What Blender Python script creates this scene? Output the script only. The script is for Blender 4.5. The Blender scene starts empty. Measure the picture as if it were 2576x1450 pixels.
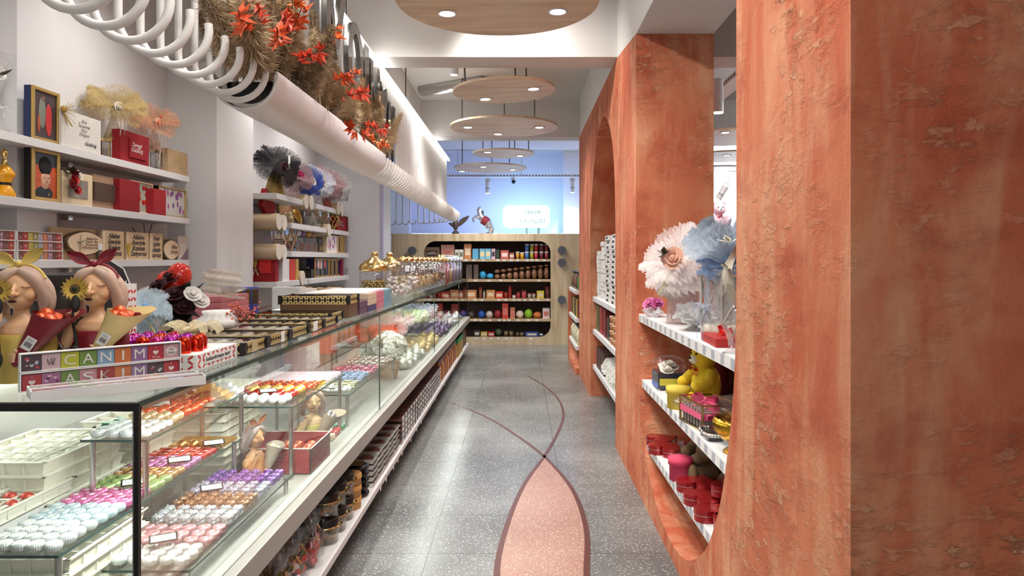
import bpy, math, random
from mathutils import Vector, Matrix
R = random.Random(7)
PI = math.pi
SC = bpy.context.scene
C = SC.collection
# ---------------------------------------------------------------- camera frame
CX, VY, F, H = 1312.0, 653.0, 1750.0, 1.5
def U(px, py, d): return Vector(((px-CX)/F*d, d, H+(VY-py)/F*d))      # a point of the place seen at (px,py), d metres ahead
def DX(px, X): return F*X/(px-CX)                                       # distance of a point on the lengthwise plane X
def UX(px, py, X): return U(px, py, DX(px, X))
def UZ(px, py, z): return U(px, py, F*(H-z)/(py-VY))
cam = bpy.data.cameras.new('camera'); camo = bpy.data.objects.new('camera', cam); C.objects.link(camo)
camo.location = (0, 0, H); camo.rotation_euler = (PI/2, 0, 0)
cam.sensor_fit = 'HORIZONTAL'; cam.sensor_width = 36; cam.lens = F/2576*36
cam.shift_x = (1288-CX)/2576; cam.shift_y = -(725-VY)/2576
cam.clip_start = .05
SC.camera = camo
SC.view_settings.view_transform = 'Standard'; SC.view_settings.look = 'None'
SC.view_settings.gamma = 1; SC.view_settings.exposure = 1.4
# ---------------------------------------------------------------- materials
def lin(c):
    o = []
    for v in c[:3]:
        v = v/255.0
        o.append(v/12.92 if v <= .04045 else ((v+.055)/1.055)**2.4)
    return (o[0], o[1], o[2], 1)
_mc = {}
def mat(col, rough=.5, metal=0, noise=0, scale=20, bump=0, bscale=60, emit=0, coat=0, stretch=None, alpha=1, trans=0, spec=.5):
    key = (tuple(col), rough, metal, noise, scale, bump, bscale, emit, coat, stretch, alpha, trans, spec)
    if key in _mc: return _mc[key]
    m = bpy.data.materials.new('surface'); m.use_nodes = True
    nt = m.node_tree; b = nt.nodes['Principled BSDF']; L = nt.links.new
    b.inputs['Base Color'].default_value = lin(col)
    b.inputs['Roughness'].default_value = rough; b.inputs['Metallic'].default_value = metal
    b.inputs['Coat Weight'].default_value = coat; b.inputs['Alpha'].default_value = alpha
    b.inputs['Transmission Weight'].default_value = trans
    b.inputs['Specular IOR Level'].default_value = spec
    if emit:
        b.inputs['Emission Color'].default_value = lin(col); b.inputs['Emission Strength'].default_value = emit
    if noise or bump:
        tc = nt.nodes.new('ShaderNodeTexCoord'); mp = nt.nodes.new('ShaderNodeMapping'); L(tc.outputs['Object'], mp.inputs[0])
        if stretch: mp.inputs['Scale'].default_value = stretch
    if noise:
        n = nt.nodes.new('ShaderNodeTexNoise'); n.inputs['Scale'].default_value = scale; n.inputs['Detail'].default_value = 5
        L(mp.outputs[0], n.inputs['Vector'])
        mx = nt.nodes.new('ShaderNodeMix'); mx.data_type = 'RGBA'
        c = lin(col)
        mx.inputs['A'].default_value = tuple(max(0, v*(1-noise)) for v in c[:3])+(1,)
        mx.inputs['B'].default_value = tuple(min(1, v*(1+noise)) for v in c[:3])+(1,)
        L(n.outputs['Fac'], mx.inputs['Factor']); L(mx.outputs['Result'], b.inputs['Base Color'])
    if bump:
        n2 = nt.nodes.new('ShaderNodeTexNoise'); n2.inputs['Scale'].default_value = bscale; n2.inputs['Detail'].default_value = 3
        L(mp.outputs[0], n2.inputs['Vector'])
        bp = nt.nodes.new('ShaderNodeBump'); bp.inputs['Strength'].default_value = bump; bp.inputs['Distance'].default_value = .01
        L(n2.outputs['Fac'], bp.inputs['Height']); L(bp.outputs[0], b.inputs['Normal'])
    _mc[key] = m
    return m
def emis(col, s):
    k = ('emis', tuple(col), s)
    if k in _mc: return _mc[k]
    m = bpy.data.materials.new('lit'); m.use_nodes = True; nt = m.node_tree; nt.nodes.clear()
    e = nt.nodes.new('ShaderNodeEmission'); o = nt.nodes.new('ShaderNodeOutputMaterial')
    e.inputs[0].default_value = lin(col); e.inputs[1].default_value = s; nt.links.new(e.outputs[0], o.inputs[0])
    _mc[k] = m; return m
def sheer(col, a=.5, gloss=0, scale=28, var=.35):
    """thin see-through cloth, film or tulle: part lets light straight through, part scatters it"""
    k = ('sheer', tuple(col), a, gloss, scale, var)
    if k in _mc: return _mc[k]
    m = bpy.data.materials.new('sheer'); m.use_nodes = True; nt = m.node_tree; nt.nodes.clear(); L = nt.links.new
    o = nt.nodes.new('ShaderNodeOutputMaterial'); t = nt.nodes.new('ShaderNodeBsdfTransparent')
    d = nt.nodes.new('ShaderNodeBsdfDiffuse'); tl = nt.nodes.new('ShaderNodeBsdfTranslucent'); g = nt.nodes.new('ShaderNodeBsdfGlossy')
    for n in (d, tl): n.inputs['Color'].default_value = lin(col)
    g.inputs['Roughness'].default_value = .12
    m1 = nt.nodes.new('ShaderNodeMixShader'); m1.inputs[0].default_value = .4; L(d.outputs[0], m1.inputs[1]); L(tl.outputs[0], m1.inputs[2])
    m3 = nt.nodes.new('ShaderNodeMixShader'); m3.inputs[0].default_value = gloss; L(m1.outputs[0], m3.inputs[1]); L(g.outputs[0], m3.inputs[2])
    tc = nt.nodes.new('ShaderNodeTexCoord'); n = nt.nodes.new('ShaderNodeTexNoise'); n.inputs['Scale'].default_value = scale
    L(tc.outputs['Object'], n.inputs['Vector'])
    mr = nt.nodes.new('ShaderNodeMapRange'); mr.inputs['From Min'].default_value = .3; mr.inputs['From Max'].default_value = .7
    mr.inputs['To Min'].default_value = max(0, a-var*a); mr.inputs['To Max'].default_value = min(1, a+var*a)
    L(n.outputs['Fac'], mr.inputs['Value'])
    m2 = nt.nodes.new('ShaderNodeMixShader'); L(mr.outputs[0], m2.inputs[0]); L(t.outputs[0], m2.inputs[1]); L(m3.outputs[0], m2.inputs[2])
    L(m2.outputs[0], o.inputs[0]); _mc[k] = m; return m
def glass(tint=(255, 255, 255), base=.05, edge=.55, rough=0.0):
    """a thin pane: mostly clear, mirrors more at grazing angles"""
    k = ('glass', tuple(tint), base, edge, rough)
    if k in _mc: return _mc[k]
    m = bpy.data.materials.new('pane_glass'); m.use_nodes = True; nt = m.node_tree; nt.nodes.clear(); L = nt.links.new
    o = nt.nodes.new('ShaderNodeOutputMaterial'); t = nt.nodes.new('ShaderNodeBsdfTransparent'); t.inputs[0].default_value = lin(tint)
    g = nt.nodes.new('ShaderNodeBsdfGlossy'); g.inputs['Roughness'].default_value = rough
    lw = nt.nodes.new('ShaderNodeLayerWeight'); lw.inputs['Blend'].default_value = .25
    mr = nt.nodes.new('ShaderNodeMapRange'); mr.inputs['To Min'].default_value = base; mr.inputs['To Max'].default_value = edge
    L(lw.outputs['Facing'], mr.inputs['Value'])
    mx = nt.nodes.new('ShaderNodeMixShader'); L(mr.outputs[0], mx.inputs[0]); L(t.outputs[0], mx.inputs[1]); L(g.outputs[0], mx.inputs[2])
    L(mx.outputs[0], o.inputs[0]); _mc[k] = m; return m
def wood(col, dark, scale=3, stretch=(1, 8, 8), rough=.45, knots=.25):
    k = ('wood', tuple(col), tuple(dark), scale, stretch)
    if k in _mc: return _mc[k]
    m = bpy.data.materials.new('wood'); m.use_nodes = True; nt = m.node_tree; b = nt.nodes['Principled BSDF']; L = nt.links.new
    tc = nt.nodes.new('ShaderNodeTexCoord'); mp = nt.nodes.new('ShaderNodeMapping'); mp.inputs['Scale'].default_value = stretch
    L(tc.outputs['Object'], mp.inputs[0])
    n = nt.nodes.new('ShaderNodeTexNoise'); n.inputs['Scale'].default_value = scale; n.inputs['Detail'].default_value = 8; n.inputs['Distortion'].default_value = .6
    L(mp.outputs[0], n.inputs['Vector'])
    cr = nt.nodes.new('ShaderNodeValToRGB'); e = cr.color_ramp.elements
    e[0].position = .3; e[0].color = lin(dark); e[1].position = .62; e[1].color = lin(col)
    L(n.outputs['Fac'], cr.inputs[0]); L(cr.outputs[0], b.inputs['Base Color']); b.inputs['Roughness'].default_value = rough
    _mc[k] = m; return m
def plaster():
    m = bpy.data.materials.new('terracotta_plaster'); m.use_nodes = True; nt = m.node_tree; b = nt.nodes['Principled BSDF']; L = nt.links.new
    N = nt.nodes.new
    tc = N('ShaderNodeTexCoord')
    def noise(scale, detail, st=None, dist=0, rough=.55, off=0):
        mp = N('ShaderNodeMapping'); L(tc.outputs['Object'], mp.inputs[0]); mp.inputs['Location'].default_value = (off, off*1.7, off*.6)
        if st: mp.inputs['Scale'].default_value = st
        n = N('ShaderNodeTexNoise'); n.inputs['Scale'].default_value = scale; n.inputs['Detail'].default_value = detail
        n.inputs['Distortion'].default_value = dist; n.inputs['Roughness'].default_value = rough; L(mp.outputs[0], n.inputs['Vector']); return n.outputs['Fac']
    def ramp(src, p0, p1, c0=(0, 0, 0, 1), c1=(1, 1, 1, 1)):
        r = N('ShaderNodeValToRGB'); r.color_ramp.elements[0].position = p0; r.color_ramp.elements[1].position = p1
        r.color_ramp.elements[0].color = c0; r.color_ramp.elements[1].color = c1; L(src, r.inputs[0]); return r.outputs[0]
    def mth(op, a, c):
        n = N('ShaderNodeMath'); n.operation = op
        for k, q in enumerate((a, c)):
            if hasattr(q, 'links'): L(q, n.inputs[k])
            else: n.inputs[k].default_value = q
        return n.outputs[0]
    def mix(f, a, c):
        n = N('ShaderNodeMix'); n.data_type = 'RGBA'; L(f, n.inputs['Factor']); L(a, n.inputs['A'])
        if hasattr(c, 'links'): L(c, n.inputs['B'])
        else: n.inputs['B'].default_value = c
        return n.outputs['Result']
    base = ramp(noise(1.5, 7, (1.4, 1.4, .9), .5), .3, .72, lin((184, 90, 62)), lin((206, 128, 93)))
    col = mix(mth('MULTIPLY', ramp(noise(2.6, 6, (2.4, 2.4, .55), .5, .6, 3), .46, .70), .75), base, lin((220, 168, 132)))
    col = mix(mth('MULTIPLY', ramp(noise(3.2, 5, (1.2, 1.2, 1.8), .3, .6, 9), .5, .72), .6), col, lin((160, 70, 50)))
    mask = ramp(noise(1.5, 3, (1.5, 1.5, 1.0), .4, .5, 5), .44, .64)
    ridge = noise(11, 8, (1, 1, 2.0), .25, .62, 2)
    chips = mth('MULTIPLY', mask, ramp(ridge, .5, .8))
    flake = mth('MULTIPLY', mask, ramp(noise(15, 7, (1, 1, 2.2), .3, .62, 7), .55, .61))
    col = mix(mth('MULTIPLY', flake, .42), col, lin((228, 186, 150)))
    L(col, b.inputs['Base Color'])
    h = mth('ADD', mth('MULTIPLY', chips, .95), mth('MULTIPLY', noise(45, 8, None, .2, .7), .28))
    h = mth('ADD', h, mth('MULTIPLY', flake, .3)); h = mth('ADD', h, mth('MULTIPLY', noise(4, 4, (2.2, 2.2, .8), .3), .5))
    bp = N('ShaderNodeBump'); bp.inputs['Strength'].default_value = .9; bp.inputs['Distance'].default_value = .014; L(h, bp.inputs['Height'])
    L(bp.outputs[0], b.inputs['Normal']); b.inputs['Roughness'].default_value = .8; b.inputs['Specular IOR Level'].default_value = .25
    return m
def terrazzo(base, dark, chip, grout=True, rough=.22, c2=(224, 222, 217)):
    m = bpy.data.materials.new('terrazzo'); m.use_nodes = True; nt = m.node_tree; b = nt.nodes['Principled BSDF']; L = nt.links.new; N = nt.nodes.new
    tc = N('ShaderNodeTexCoord')
    v = N('ShaderNodeTexVoronoi'); v.inputs['Scale'].default_value = 135; L(tc.outputs['Object'], v.inputs['Vector'])
    v.inputs['Randomness'].default_value = 1
    lt = N('ShaderNodeMath'); lt.operation = 'LESS_THAN'; L(v.outputs['Distance'], lt.inputs[0])
    sepc = N('ShaderNodeSeparateColor'); L(v.outputs['Color'], sepc.inputs[0])
    thr = N('ShaderNodeMapRange'); L(sepc.outputs[0], thr.inputs['Value']); thr.inputs['From Min'].default_value = .45; thr.inputs['To Min'].default_value = 0; thr.inputs['To Max'].default_value = .42
    L(thr.outputs[0], lt.inputs[1])
    n = N('ShaderNodeTexNoise'); n.inputs['Scale'].default_value = 1.1; n.inputs['Detail'].default_value = 5; L(tc.outputs['Object'], n.inputs['Vector'])
    cr = N('ShaderNodeValToRGB'); cr.color_ramp.elements[0].position = .35; cr.color_ramp.elements[1].position = .68
    cr.color_ramp.elements[0].color = lin(dark); cr.color_ramp.elements[1].color = lin(base); L(n.outputs['Fac'], cr.inputs[0])
    f = N('ShaderNodeTexNoise'); f.inputs['Scale'].default_value = 160; f.inputs['Detail'].default_value = 2; L(tc.outputs['Object'], f.inputs['Vector'])
    mf = N('ShaderNodeMix'); mf.data_type = 'RGBA'; mf.blend_type = 'OVERLAY'; mf.inputs['Factor'].default_value = .5; L(cr.outputs[0], mf.inputs['A']); L(f.outputs['Color'], mf.inputs['B'])
    mx = N('ShaderNodeMix'); mx.data_type = 'RGBA'; L(lt.outputs[0], mx.inputs['Factor']); L(mf.outputs['Result'], mx.inputs['A']); mx.inputs['B'].default_value = lin(c2)
    out = mx.outputs['Result']
    if grout:
        sx = N('ShaderNodeSeparateXYZ'); L(tc.outputs['Object'], sx.inputs[0])
        def line(sock, size, off):
            a = N('ShaderNodeMath'); a.operation = 'ADD'; L(sock, a.inputs[0]); a.inputs[1].default_value = off
            md = N('ShaderNodeMath'); md.operation = 'PINGPONG'; L(a.outputs[0], md.inputs[0]); md.inputs[1].default_value = size/2
            l2 = N('ShaderNodeMath'); l2.operation = 'LESS_THAN'; L(md.outputs[0], l2.inputs[0]); l2.inputs[1].default_value = .0022; return l2
        lx = line(sx.outputs['X'], .735, .475); ly = line(sx.outputs['Y'], .536, -.33)
        mxx = N('ShaderNodeMath'); mxx.operation = 'MAXIMUM'; L(lx.outputs[0], mxx.inputs[0]); L(ly.outputs[0], mxx.inputs[1])
        m3 = N('ShaderNodeMix'); m3.data_type = 'RGBA'; L(mxx.outputs[0], m3.inputs['Factor']); L(out, m3.inputs['A']); m3.inputs['B'].default_value = lin((70, 70, 70)); out = m3.outputs['Result']
    L(out, b.inputs['Base Color']); b.inputs['Roughness'].default_value = rough; b.inputs['Specular IOR Level'].default_value = .35
    return m
WHITE = mat((226, 224, 224), .55, noise=.03, scale=3)
WALLW = mat((222, 219, 219), .8, noise=.03, scale=1.5)
CEILW = mat((214, 211, 208), .85, noise=.05, scale=1.2)
PLASTER = plaster()
CHROME = mat((225, 225, 228), .12, 1)
STEEL = mat((200, 198, 195), .3, 1)
BLACK = mat((14, 14, 15), .4)
GOLD = mat((226, 194, 128), .2, 1)
OAK = wood((196, 172, 138), (160, 132, 98), 2.2, (1.2, 9, 9))
OAKV = wood((206, 188, 158), (178, 154, 120), 1.6, (7, 7, .8))
PAPER = mat((238, 237, 235), .6)
# ---------------------------------------------------------------- mesh collecting
class MB:
    def __init__(s): s.v = []; s.f = []; s.mi = []; s.sm = []; s.X = Matrix.Identity(4); s.mats = []
    def m(s, material):
        if material not in s.mats: s.mats.append(material)
        return s.mats.index(material)
    def add(s, vs, fs, material, smooth=False):
        o = len(s.v); k = s.m(material)
        for p in vs: s.v.append(tuple(s.X @ Vector(p)))
        for f in fs: s.f.append(tuple(i+o for i in f)); s.mi.append(k); s.sm.append(smooth)
        return s
    def box(s, x0, x1, y0, y1, z0, z1, m):
        v = [(x, y, z) for z in (z0, z1) for y in (y0, y1) for x in (x0, x1)]
        return s.add(v, [(0, 2, 3, 1), (4, 5, 7, 6), (0, 1, 5, 4), (2, 6, 7, 3), (0, 4, 6, 2), (1, 3, 7, 5)], m)
    def cb(s, c, sz, m, rz=0, rx=0, ry=0):
        old = s.X; s.X = old @ Matrix.Translation(c) @ Matrix.Rotation(rz, 4, 'Z') @ Matrix.Rotation(ry, 4, 'Y') @ Matrix.Rotation(rx, 4, 'X')
        s.box(-sz[0]/2, sz[0]/2, -sz[1]/2, sz[1]/2, -sz[2]/2, sz[2]/2, m); s.X = old; return s
    def cyl(s, p0, p1, r0, m, r1=None, n=16, smooth=True, caps=True):
        p0 = Vector(p0); p1 = Vector(p1); r1 = r0 if r1 is None else r1
        w = (p1-p0).normalized(); u = w.orthogonal().normalized(); t = w.cross(u)
        vs = []
        for p, r in ((p0, r0), (p1, r1)):
            for i in range(n):
                a = 2*PI*i/n; vs.append(p+u*(r*math.cos(a))+t*(r*math.sin(a)))
        s.add(vs, [(i, (i+1) % n, n+(i+1) % n, n+i) for i in range(n)], m, smooth)
        if caps: s.add(vs, [tuple(range(n-1, -1, -1)), tuple(range(n, 2*n))], m)
        return s
    def lathe(s, prof, m, c=(0, 0, 0), n=24, smooth=True, flute=0, fn=12, sx=1, sy=1):
        vs = []
        for r, z in prof:
            for i in range(n):
                a = 2*PI*i/n; rr = r*(1+flute*math.cos(a*fn))
                vs.append((c[0]+rr*math.cos(a)*sx, c[1]+rr*math.sin(a)*sy, c[2]+z))
        fs = []
        for k in range(len(prof)-1):
            for i in range(n):
                j = (i+1) % n; fs.append((k*n+i, k*n+j, (k+1)*n+j, (k+1)*n+i))
        s.add(vs, fs, m, smooth)
        if prof[0][0] > 1e-5: s.add(vs[:n], [tuple(range(n-1, -1, -1))], m)
        if prof[-1][0] > 1e-5: s.add(vs[-n:], [tuple(range(n))], m)
        return s
    def sph(s, c, r, m, nu=14, nv=8):
        if not isinstance(r, (tuple, list)): r = (r, r, r)
        vs = [(c[0], c[1], c[2]-r[2])]
        for k in range(1, nv):
            t = PI*k/nv
            for i in range(nu):
                a = 2*PI*i/nu; vs.append((c[0]+r[0]*math.sin(t)*math.cos(a), c[1]+r[1]*math.sin(t)*math.sin(a), c[2]-r[2]*math.cos(t)))
        vs.append((c[0], c[1], c[2]+r[2])); fs = []
        for i in range(nu): fs.append((0, 1+(i+1) % nu, 1+i)); fs.append((len(vs)-1, len(vs)-1-nu+i, len(vs)-1-nu+(i+1) % nu))
        for k in range(nv-2):
            for i in range(nu):
                a = 1+k*nu+i; b2 = 1+k*nu+(i+1) % nu; fs.append((a, b2, b2+nu, a+nu))
        return s.add(vs, fs, m, True)
    def tube(s, pts, r, m, n=8, caps=True):
        pts = [Vector(p) for p in pts]; rs = r if isinstance(r, (list, tuple)) else [r]*len(pts)
        vs = []; u = None
        for k, p in enumerate(pts):
            w = (pts[min(k+1, len(pts)-1)]-pts[max(k-1, 0)]).normalized()
            u = w.orthogonal().normalized() if u is None else (u-w*u.dot(w)).normalized()
            t = w.cross(u)
            for i in range(n):
                a = 2*PI*i/n; vs.append(p+u*(rs[k]*math.cos(a))+t*(rs[k]*math.sin(a)))
        fs = [(k*n+i, k*n+(i+1) % n, (k+1)*n+(i+1) % n, (k+1)*n+i) for k in range(len(pts)-1) for i in range(n)]
        s.add(vs, fs, m, True)
        if caps: s.add(vs[:n], [tuple(range(n-1, -1, -1))], m); s.add(vs[-n:], [tuple(range(n))], m)
        return s
    def prism(s, poly, h, m, o=(0, 0, 0), u=(1, 0, 0), v=(0, 1, 0), side=None):
        """a flat outline POLY [(a,b)] in the plane u,v pushed h along u x v"""
        o = Vector(o); u = Vector(u); v = Vector(v); w = u.cross(v); n = len(poly)
        a = [o+u*p+v*q for p, q in poly]; b2 = [p+w*h for p in a]
        s.add(a+b2, [tuple(range(n-1, -1, -1)), tuple(range(n, 2*n))], m)
        s.add(a+b2, [(i, (i+1) % n, n+(i+1) % n, n+i) for i in range(n)], side or m)
        return s
    def quad(s, a, b, c, d, m): return s.add([a, b, c, d], [(0, 1, 2, 3)], m)
    def grid(s, fn, nu, nv, m, smooth=True):
        vs = [fn(i/nu, j/nv) for j in range(nv+1) for i in range(nu+1)]
        return s.add(vs, [(j*(nu+1)+i, j*(nu+1)+i+1, (j+1)*(nu+1)+i+1, (j+1)*(nu+1)+i) for j in range(nv) for i in range(nu)], m, smooth)
    def mesh(s, name):
        me = bpy.data.meshes.new(name); me.from_pydata(s.v, [], s.f)
        for mm in s.mats: me.materials.append(mm)
        me.polygons.foreach_set('material_index', s.mi); me.polygons.foreach_set('use_smooth', s.sm); me.update(); return me
    def build(s, name, parent=None, loc=(0, 0, 0), rz=0, bev=0, label=None):
        o = bpy.data.objects.new(name, s.mesh(name)); C.objects.link(o); o.location = loc; o.rotation_euler = (0, 0, rz)
        if parent is not None: o.parent = parent
        if label: o['label'] = label
        if bev:
            b = o.modifiers.new('edge', 'BEVEL'); b.width = bev; b.segments = 2; b.limit_method = 'ANGLE'
        return o
def tag(o, label, cat, group=None, kind=None):
    if label: o['label'] = label
    if cat: o['category'] = cat
    if group: o['group'] = group
    if kind: o['kind'] = kind
    return o
def thing(name, label, cat, loc=(0, 0, 0), rz=0, group=None):
    o = bpy.data.objects.new(name, None); C.objects.link(o); o.location = loc; o.rotation_euler = (0, 0, rz); o.empty_display_size = .05
    return tag(o, label, cat, group)
def struct(mb, name, label=None, bev=0):
    o = mb.build(name, bev=bev); o['kind'] = 'structure'
    if label: o['label'] = label
    return o
KIDS = {}
def kids(o): return [c for c in o.children]
def dup(root, loc, rz=0, label=None, group=None, scale=None, rot=None):
    def cp(o, par):
        c = o.copy(); C.objects.link(c)
        if par is not None: c.parent = par
        for k in PARTS.get(o.name, ()): cp(k, c)
        return c
    r = cp(root, None); r.location = loc; r.rotation_euler = rot or (0, 0, rz)
    if scale: r.scale = (scale,)*3 if not isinstance(scale, (tuple, list)) else scale
    if label: r['label'] = label
    if group: r['group'] = group
    return r
PARTS = {}
def proto(root):
    """remember a finished thing's parts so that copies need no search"""
    def walk(o):
        PARTS[o.name] = list(o.children)
        for k in o.children: walk(k)
    walk(root); return root
# ---------------------------------------------------------------- lettering (made first, while the scene is small)
_txt = {}
def lettering(body, size, material, parent, o, u, v, ext=.0006, name='lettering', shear=0, fit=None, bold=0):
    """words lying in the plane u,v, their middle at o"""
    key = (body, shear, bold)
    if key not in _txt:
        cu = bpy.data.curves.new('lettering', 'FONT'); cu.body = body; cu.align_x = 'CENTER'; cu.align_y = 'CENTER'; cu.size = 1; cu.extrude = .01; cu.shear = shear
        cu.space_line = .85; cu.resolution_u = 3; cu.offset = bold
        ob = bpy.data.objects.new('lettering', cu); C.objects.link(ob)
        dg = bpy.context.evaluated_depsgraph_get()
        me = bpy.data.meshes.new_from_object(ob.evaluated_get(dg)); bpy.data.objects.remove(ob); bpy.data.curves.remove(cu)
        xs = [q.co.x for q in me.vertices] or [0]; ys = [q.co.y for q in me.vertices] or [0]
        _txt[key] = (me, max(xs)-min(xs), max(ys)-min(ys), (max(xs)+min(xs))/2, (max(ys)+min(ys))/2)
    me, w, h, cx, cy = _txt[key]; me = me.copy(); me.materials.clear(); me.materials.append(material)
    ob = bpy.data.objects.new(name, me); C.objects.link(ob); u = Vector(u).normalized(); v = Vector(v).normalized(); n = u.cross(v)
    sx = sy = size
    if fit: sx, sy = fit[0]/max(w, 1e-6), fit[1]/max(h, 1e-6)
    mt = Matrix((u, v, n)).transposed().to_4x4(); mt.translation = Vector(o)-u*cx*sx-v*cy*sy
    ob.matrix_local = mt @ Matrix.Diagonal((sx, sy, ext/.01, 1)); ob.parent = parent
    return ob
def light(kind, loc, power, col=(255, 251, 247), size=.1, size_y=None, rot=(0, 0, 0), spread=None, shape=None, name='lamp_light', spot=None, blend=.6):
    l = bpy.data.lights.new(name, kind); l.energy = power; l.color = lin(col)[:3]
    if kind == 'AREA':
        l.shape = shape or ('RECTANGLE' if size_y else 'DISK'); l.size = size
        if size_y: l.size_y = size_y
        if spread: l.spread = spread
    else: l.shadow_soft_size = size
    if kind == 'SPOT': l.spot_size = spot or 2.2; l.spot_blend = blend
    o = bpy.data.objects.new(name, l); C.objects.link(o); o.location = loc; o.rotation_euler = rot; return o
# ================================================================ the room
def arcpts(cx, cy, rx, ry, a0, a1, n): return [(cx+rx*math.cos(a0+(a1-a0)*i/n), cy+ry*math.sin(a0+(a1-a0)*i/n)) for i in range(n+1)]
def smooth(pts, k=4):
    out = []
    n = len(pts)
    for i in range(n-1):
        p0 = pts[max(i-1, 0)]; p1 = pts[i]; p2 = pts[i+1]; p3 = pts[min(i+2, n-1)]
        for j in range(k):
            t = j/k
            out.append(tuple(.5*((2*p1[q])+(-p0[q]+p2[q])*t+(2*p0[q]-5*p1[q]+4*p2[q]-p3[q])*t*t+(-p0[q]+3*p1[q]-3*p2[q]+p3[q])*t**3) for q in range(len(p1))))
    out.append(tuple(pts[-1])); return out
CEIL = 3.57
struct(MB().box(-3.2, 6.2, -3, 14, -.1, 0, terrazzo((134, 134, 133), (96, 96, 96), None, True, .24)), 'floor')
struct(MB().box(-3.2, 6.2, -3, 14, CEIL, CEIL+.1, CEILW), 'ceiling')
struct(MB().box(-3.2, -2.85, -3, 5.59, 0, CEIL, WALLW), 'wall_left')
struct(MB().box(-3.2, -2.75, 6.35, 9.3, 0, CEIL, WALLW), 'wall_left_alcove')
struct(MB().box(-2.85, -2.72, 3.75, 4.07, 0, CEIL, WALLW), 'wall_left_pier')
struct(MB().box(-3.2, -2.45, 5.59, 6.35, 0, CEIL, WALLW), 'wall_left_pillar')
struct(MB().box(-3.2, -1.9, 9.3, 10.1, 0, CEIL, mat((214, 214, 218), .8)), 'wall_left_return')
struct(MB().box(-1.9, -1.855, 9.31, 9.36, 0, CEIL, mat((180, 178, 205), .5)), 'trim_1')
struct(MB().box(-3.2, 6.2, 13.5, 13.7, 0, CEIL, mat((218, 222, 232), .8)), 'wall_back')
struct(MB().box(-3.2, -3.1, 10.1, 13.5, 0, CEIL, WALLW), 'wall_left_rear')
struct(MB().box(6.1, 6.2, -3, 14, 0, CEIL, WALLW), 'wall_right')
struct(MB().box(-2.52, -2.14, 13.2, 13.5, 0, CEIL, mat((236, 236, 240), .7)), 'wall_back_pier')
struct(MB().box(.80, 1.35, 13.25, 13.5, 0, CEIL, mat((236, 236, 240), .7)), 'wall_back_column')
struct(MB().box(-3.2, 6.2, 5.46, 5.77, 3.09, CEIL, CEILW), 'ceiling_beam_front')
struct(MB().box(-3.2, 6.2, 9.03, 9.3, 3.09, CEIL, CEILW), 'ceiling_beam_rear')
struct(MB().box(-1.62, -1.3, 5.77, 9.03, 3.12, CEIL, CEILW), 'ceiling_beam_long')
struct(MB().box(.752, 1.258, -3, 4.56, 2.98, CEIL, CEILW).prism([(4.56, 2.98), (9.03, 3.09), (9.03, CEIL), (4.56, CEIL)], .506, CEILW, (.752, 0, 0), (0, 1, 0), (0, 0, 1)), 'ceiling_beam_partition')
# ---- terracotta partition: pillar, open bay with a bowl-shaped foot, wall with an arched recess
bowl = smooth([(4.56, 1.25), (4.50, .94), (4.43, .73), (4.30, .43), (4.12, .245), (3.85, .125), (3.5, .08), (3.2, .12), (2.97, .225), (2.79, .36), (2.62, .59), (2.51, .86), (2.45, 1.1), (2.43, 1.35)], 4)
arch = [(5.56, 0), (5.56, 1.3)]+smooth([(5.56, 1.55), (5.57, 1.9), (5.63, 2.22), (5.80, 2.52), (6.1, 2.73), (6.45, 2.81), (6.85, 2.72), (7.2, 2.45), (7.45, 2.15), (7.58, 1.9), (7.63, 1.5)], 4)+[(7.63, 0)]
poly = [(1.585, 0)]+arch+[(9.05, 0), (9.05, 3.09), (5.5, 3.09), (4.56, 2.98)]+bowl+[(2.43, 2.99), (1.585, 2.99)]
pm = MB().prism(poly, .51, PLASTER, (.75, 0, 0), (0, 1, 0), (0, 0, 1))
o = struct(pm, 'partition_wall'); o['label'] = 'terracotta plastered partition with an open shelf bay and arched recess'
struct(MB().box(1.2, 1.258, 2.43, 4.56, .02, 1.08, PLASTER), 'partition_wall_bay_back')
struct(MB().box(1.2, 1.258, 5.5, 7.7, 0, 2.85, PLASTER), 'partition_wall_recess_back')
struct(MB().box(1.26, 2.9, 1.585, 2.0, 0, 3.0, PLASTER), 'partition_wall_end')
far = [(9.06, .0), (10.5, .0), (10.5, 1.08), (10.45, 1.08)]+smooth([(10.45, .8), (10.42, .45), (10.33, .22), (10.1, .1), (9.7, .08), (9.06, .08)], 3)
struct(MB().prism(far, .53, PLASTER, (.70, 0, 0), (0, 1, 0), (0, 0, 1)).box(1.17, 1.22, 9.06, 10.45, .08, 1.15, PLASTER), 'partition_wall_far_bay')
# ---- floor inlay
inl = lambda pts: [(UZ(px, py, 0).x, UZ(px, py, 0).y) for px, py in pts]
lf = inl([(1369.6, 1149.7), (1325, 1210), (1296, 1267), (1274, 1328), (1258, 1385), (1250, 1446)])
rt = inl([(1369.6, 1149.7), (1410, 1192), (1443, 1238), (1467, 1299), (1477.5, 1360), (1476, 1446)])
lf += [(lf[-1][0]+.03, 2.9), (lf[-1][0]+.12, 2.55), (lf[-1][0]+.24, 2.25)]; rt += [(rt[-1][0]-.02, 2.9), (rt[-1][0]-.07, 2.55), (lf[-1][0], 2.25)]
ca = inl([(1369.6, 1149.7), (1347, 1131), (1304.5, 1100), (1248, 1063.5), (1190.6, 1035), (1138, 1016)])
cb = inl([(1369.6, 1149.7), (1394, 1108), (1414, 1063.5), (1416.5, 1035), (1402, 1002), (1370, 972), (1328, 946.7)])
ls, rs, ca, cb = smooth(lf, 6), smooth(rt, 6), smooth(ca, 6), smooth(cb, 6)
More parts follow.
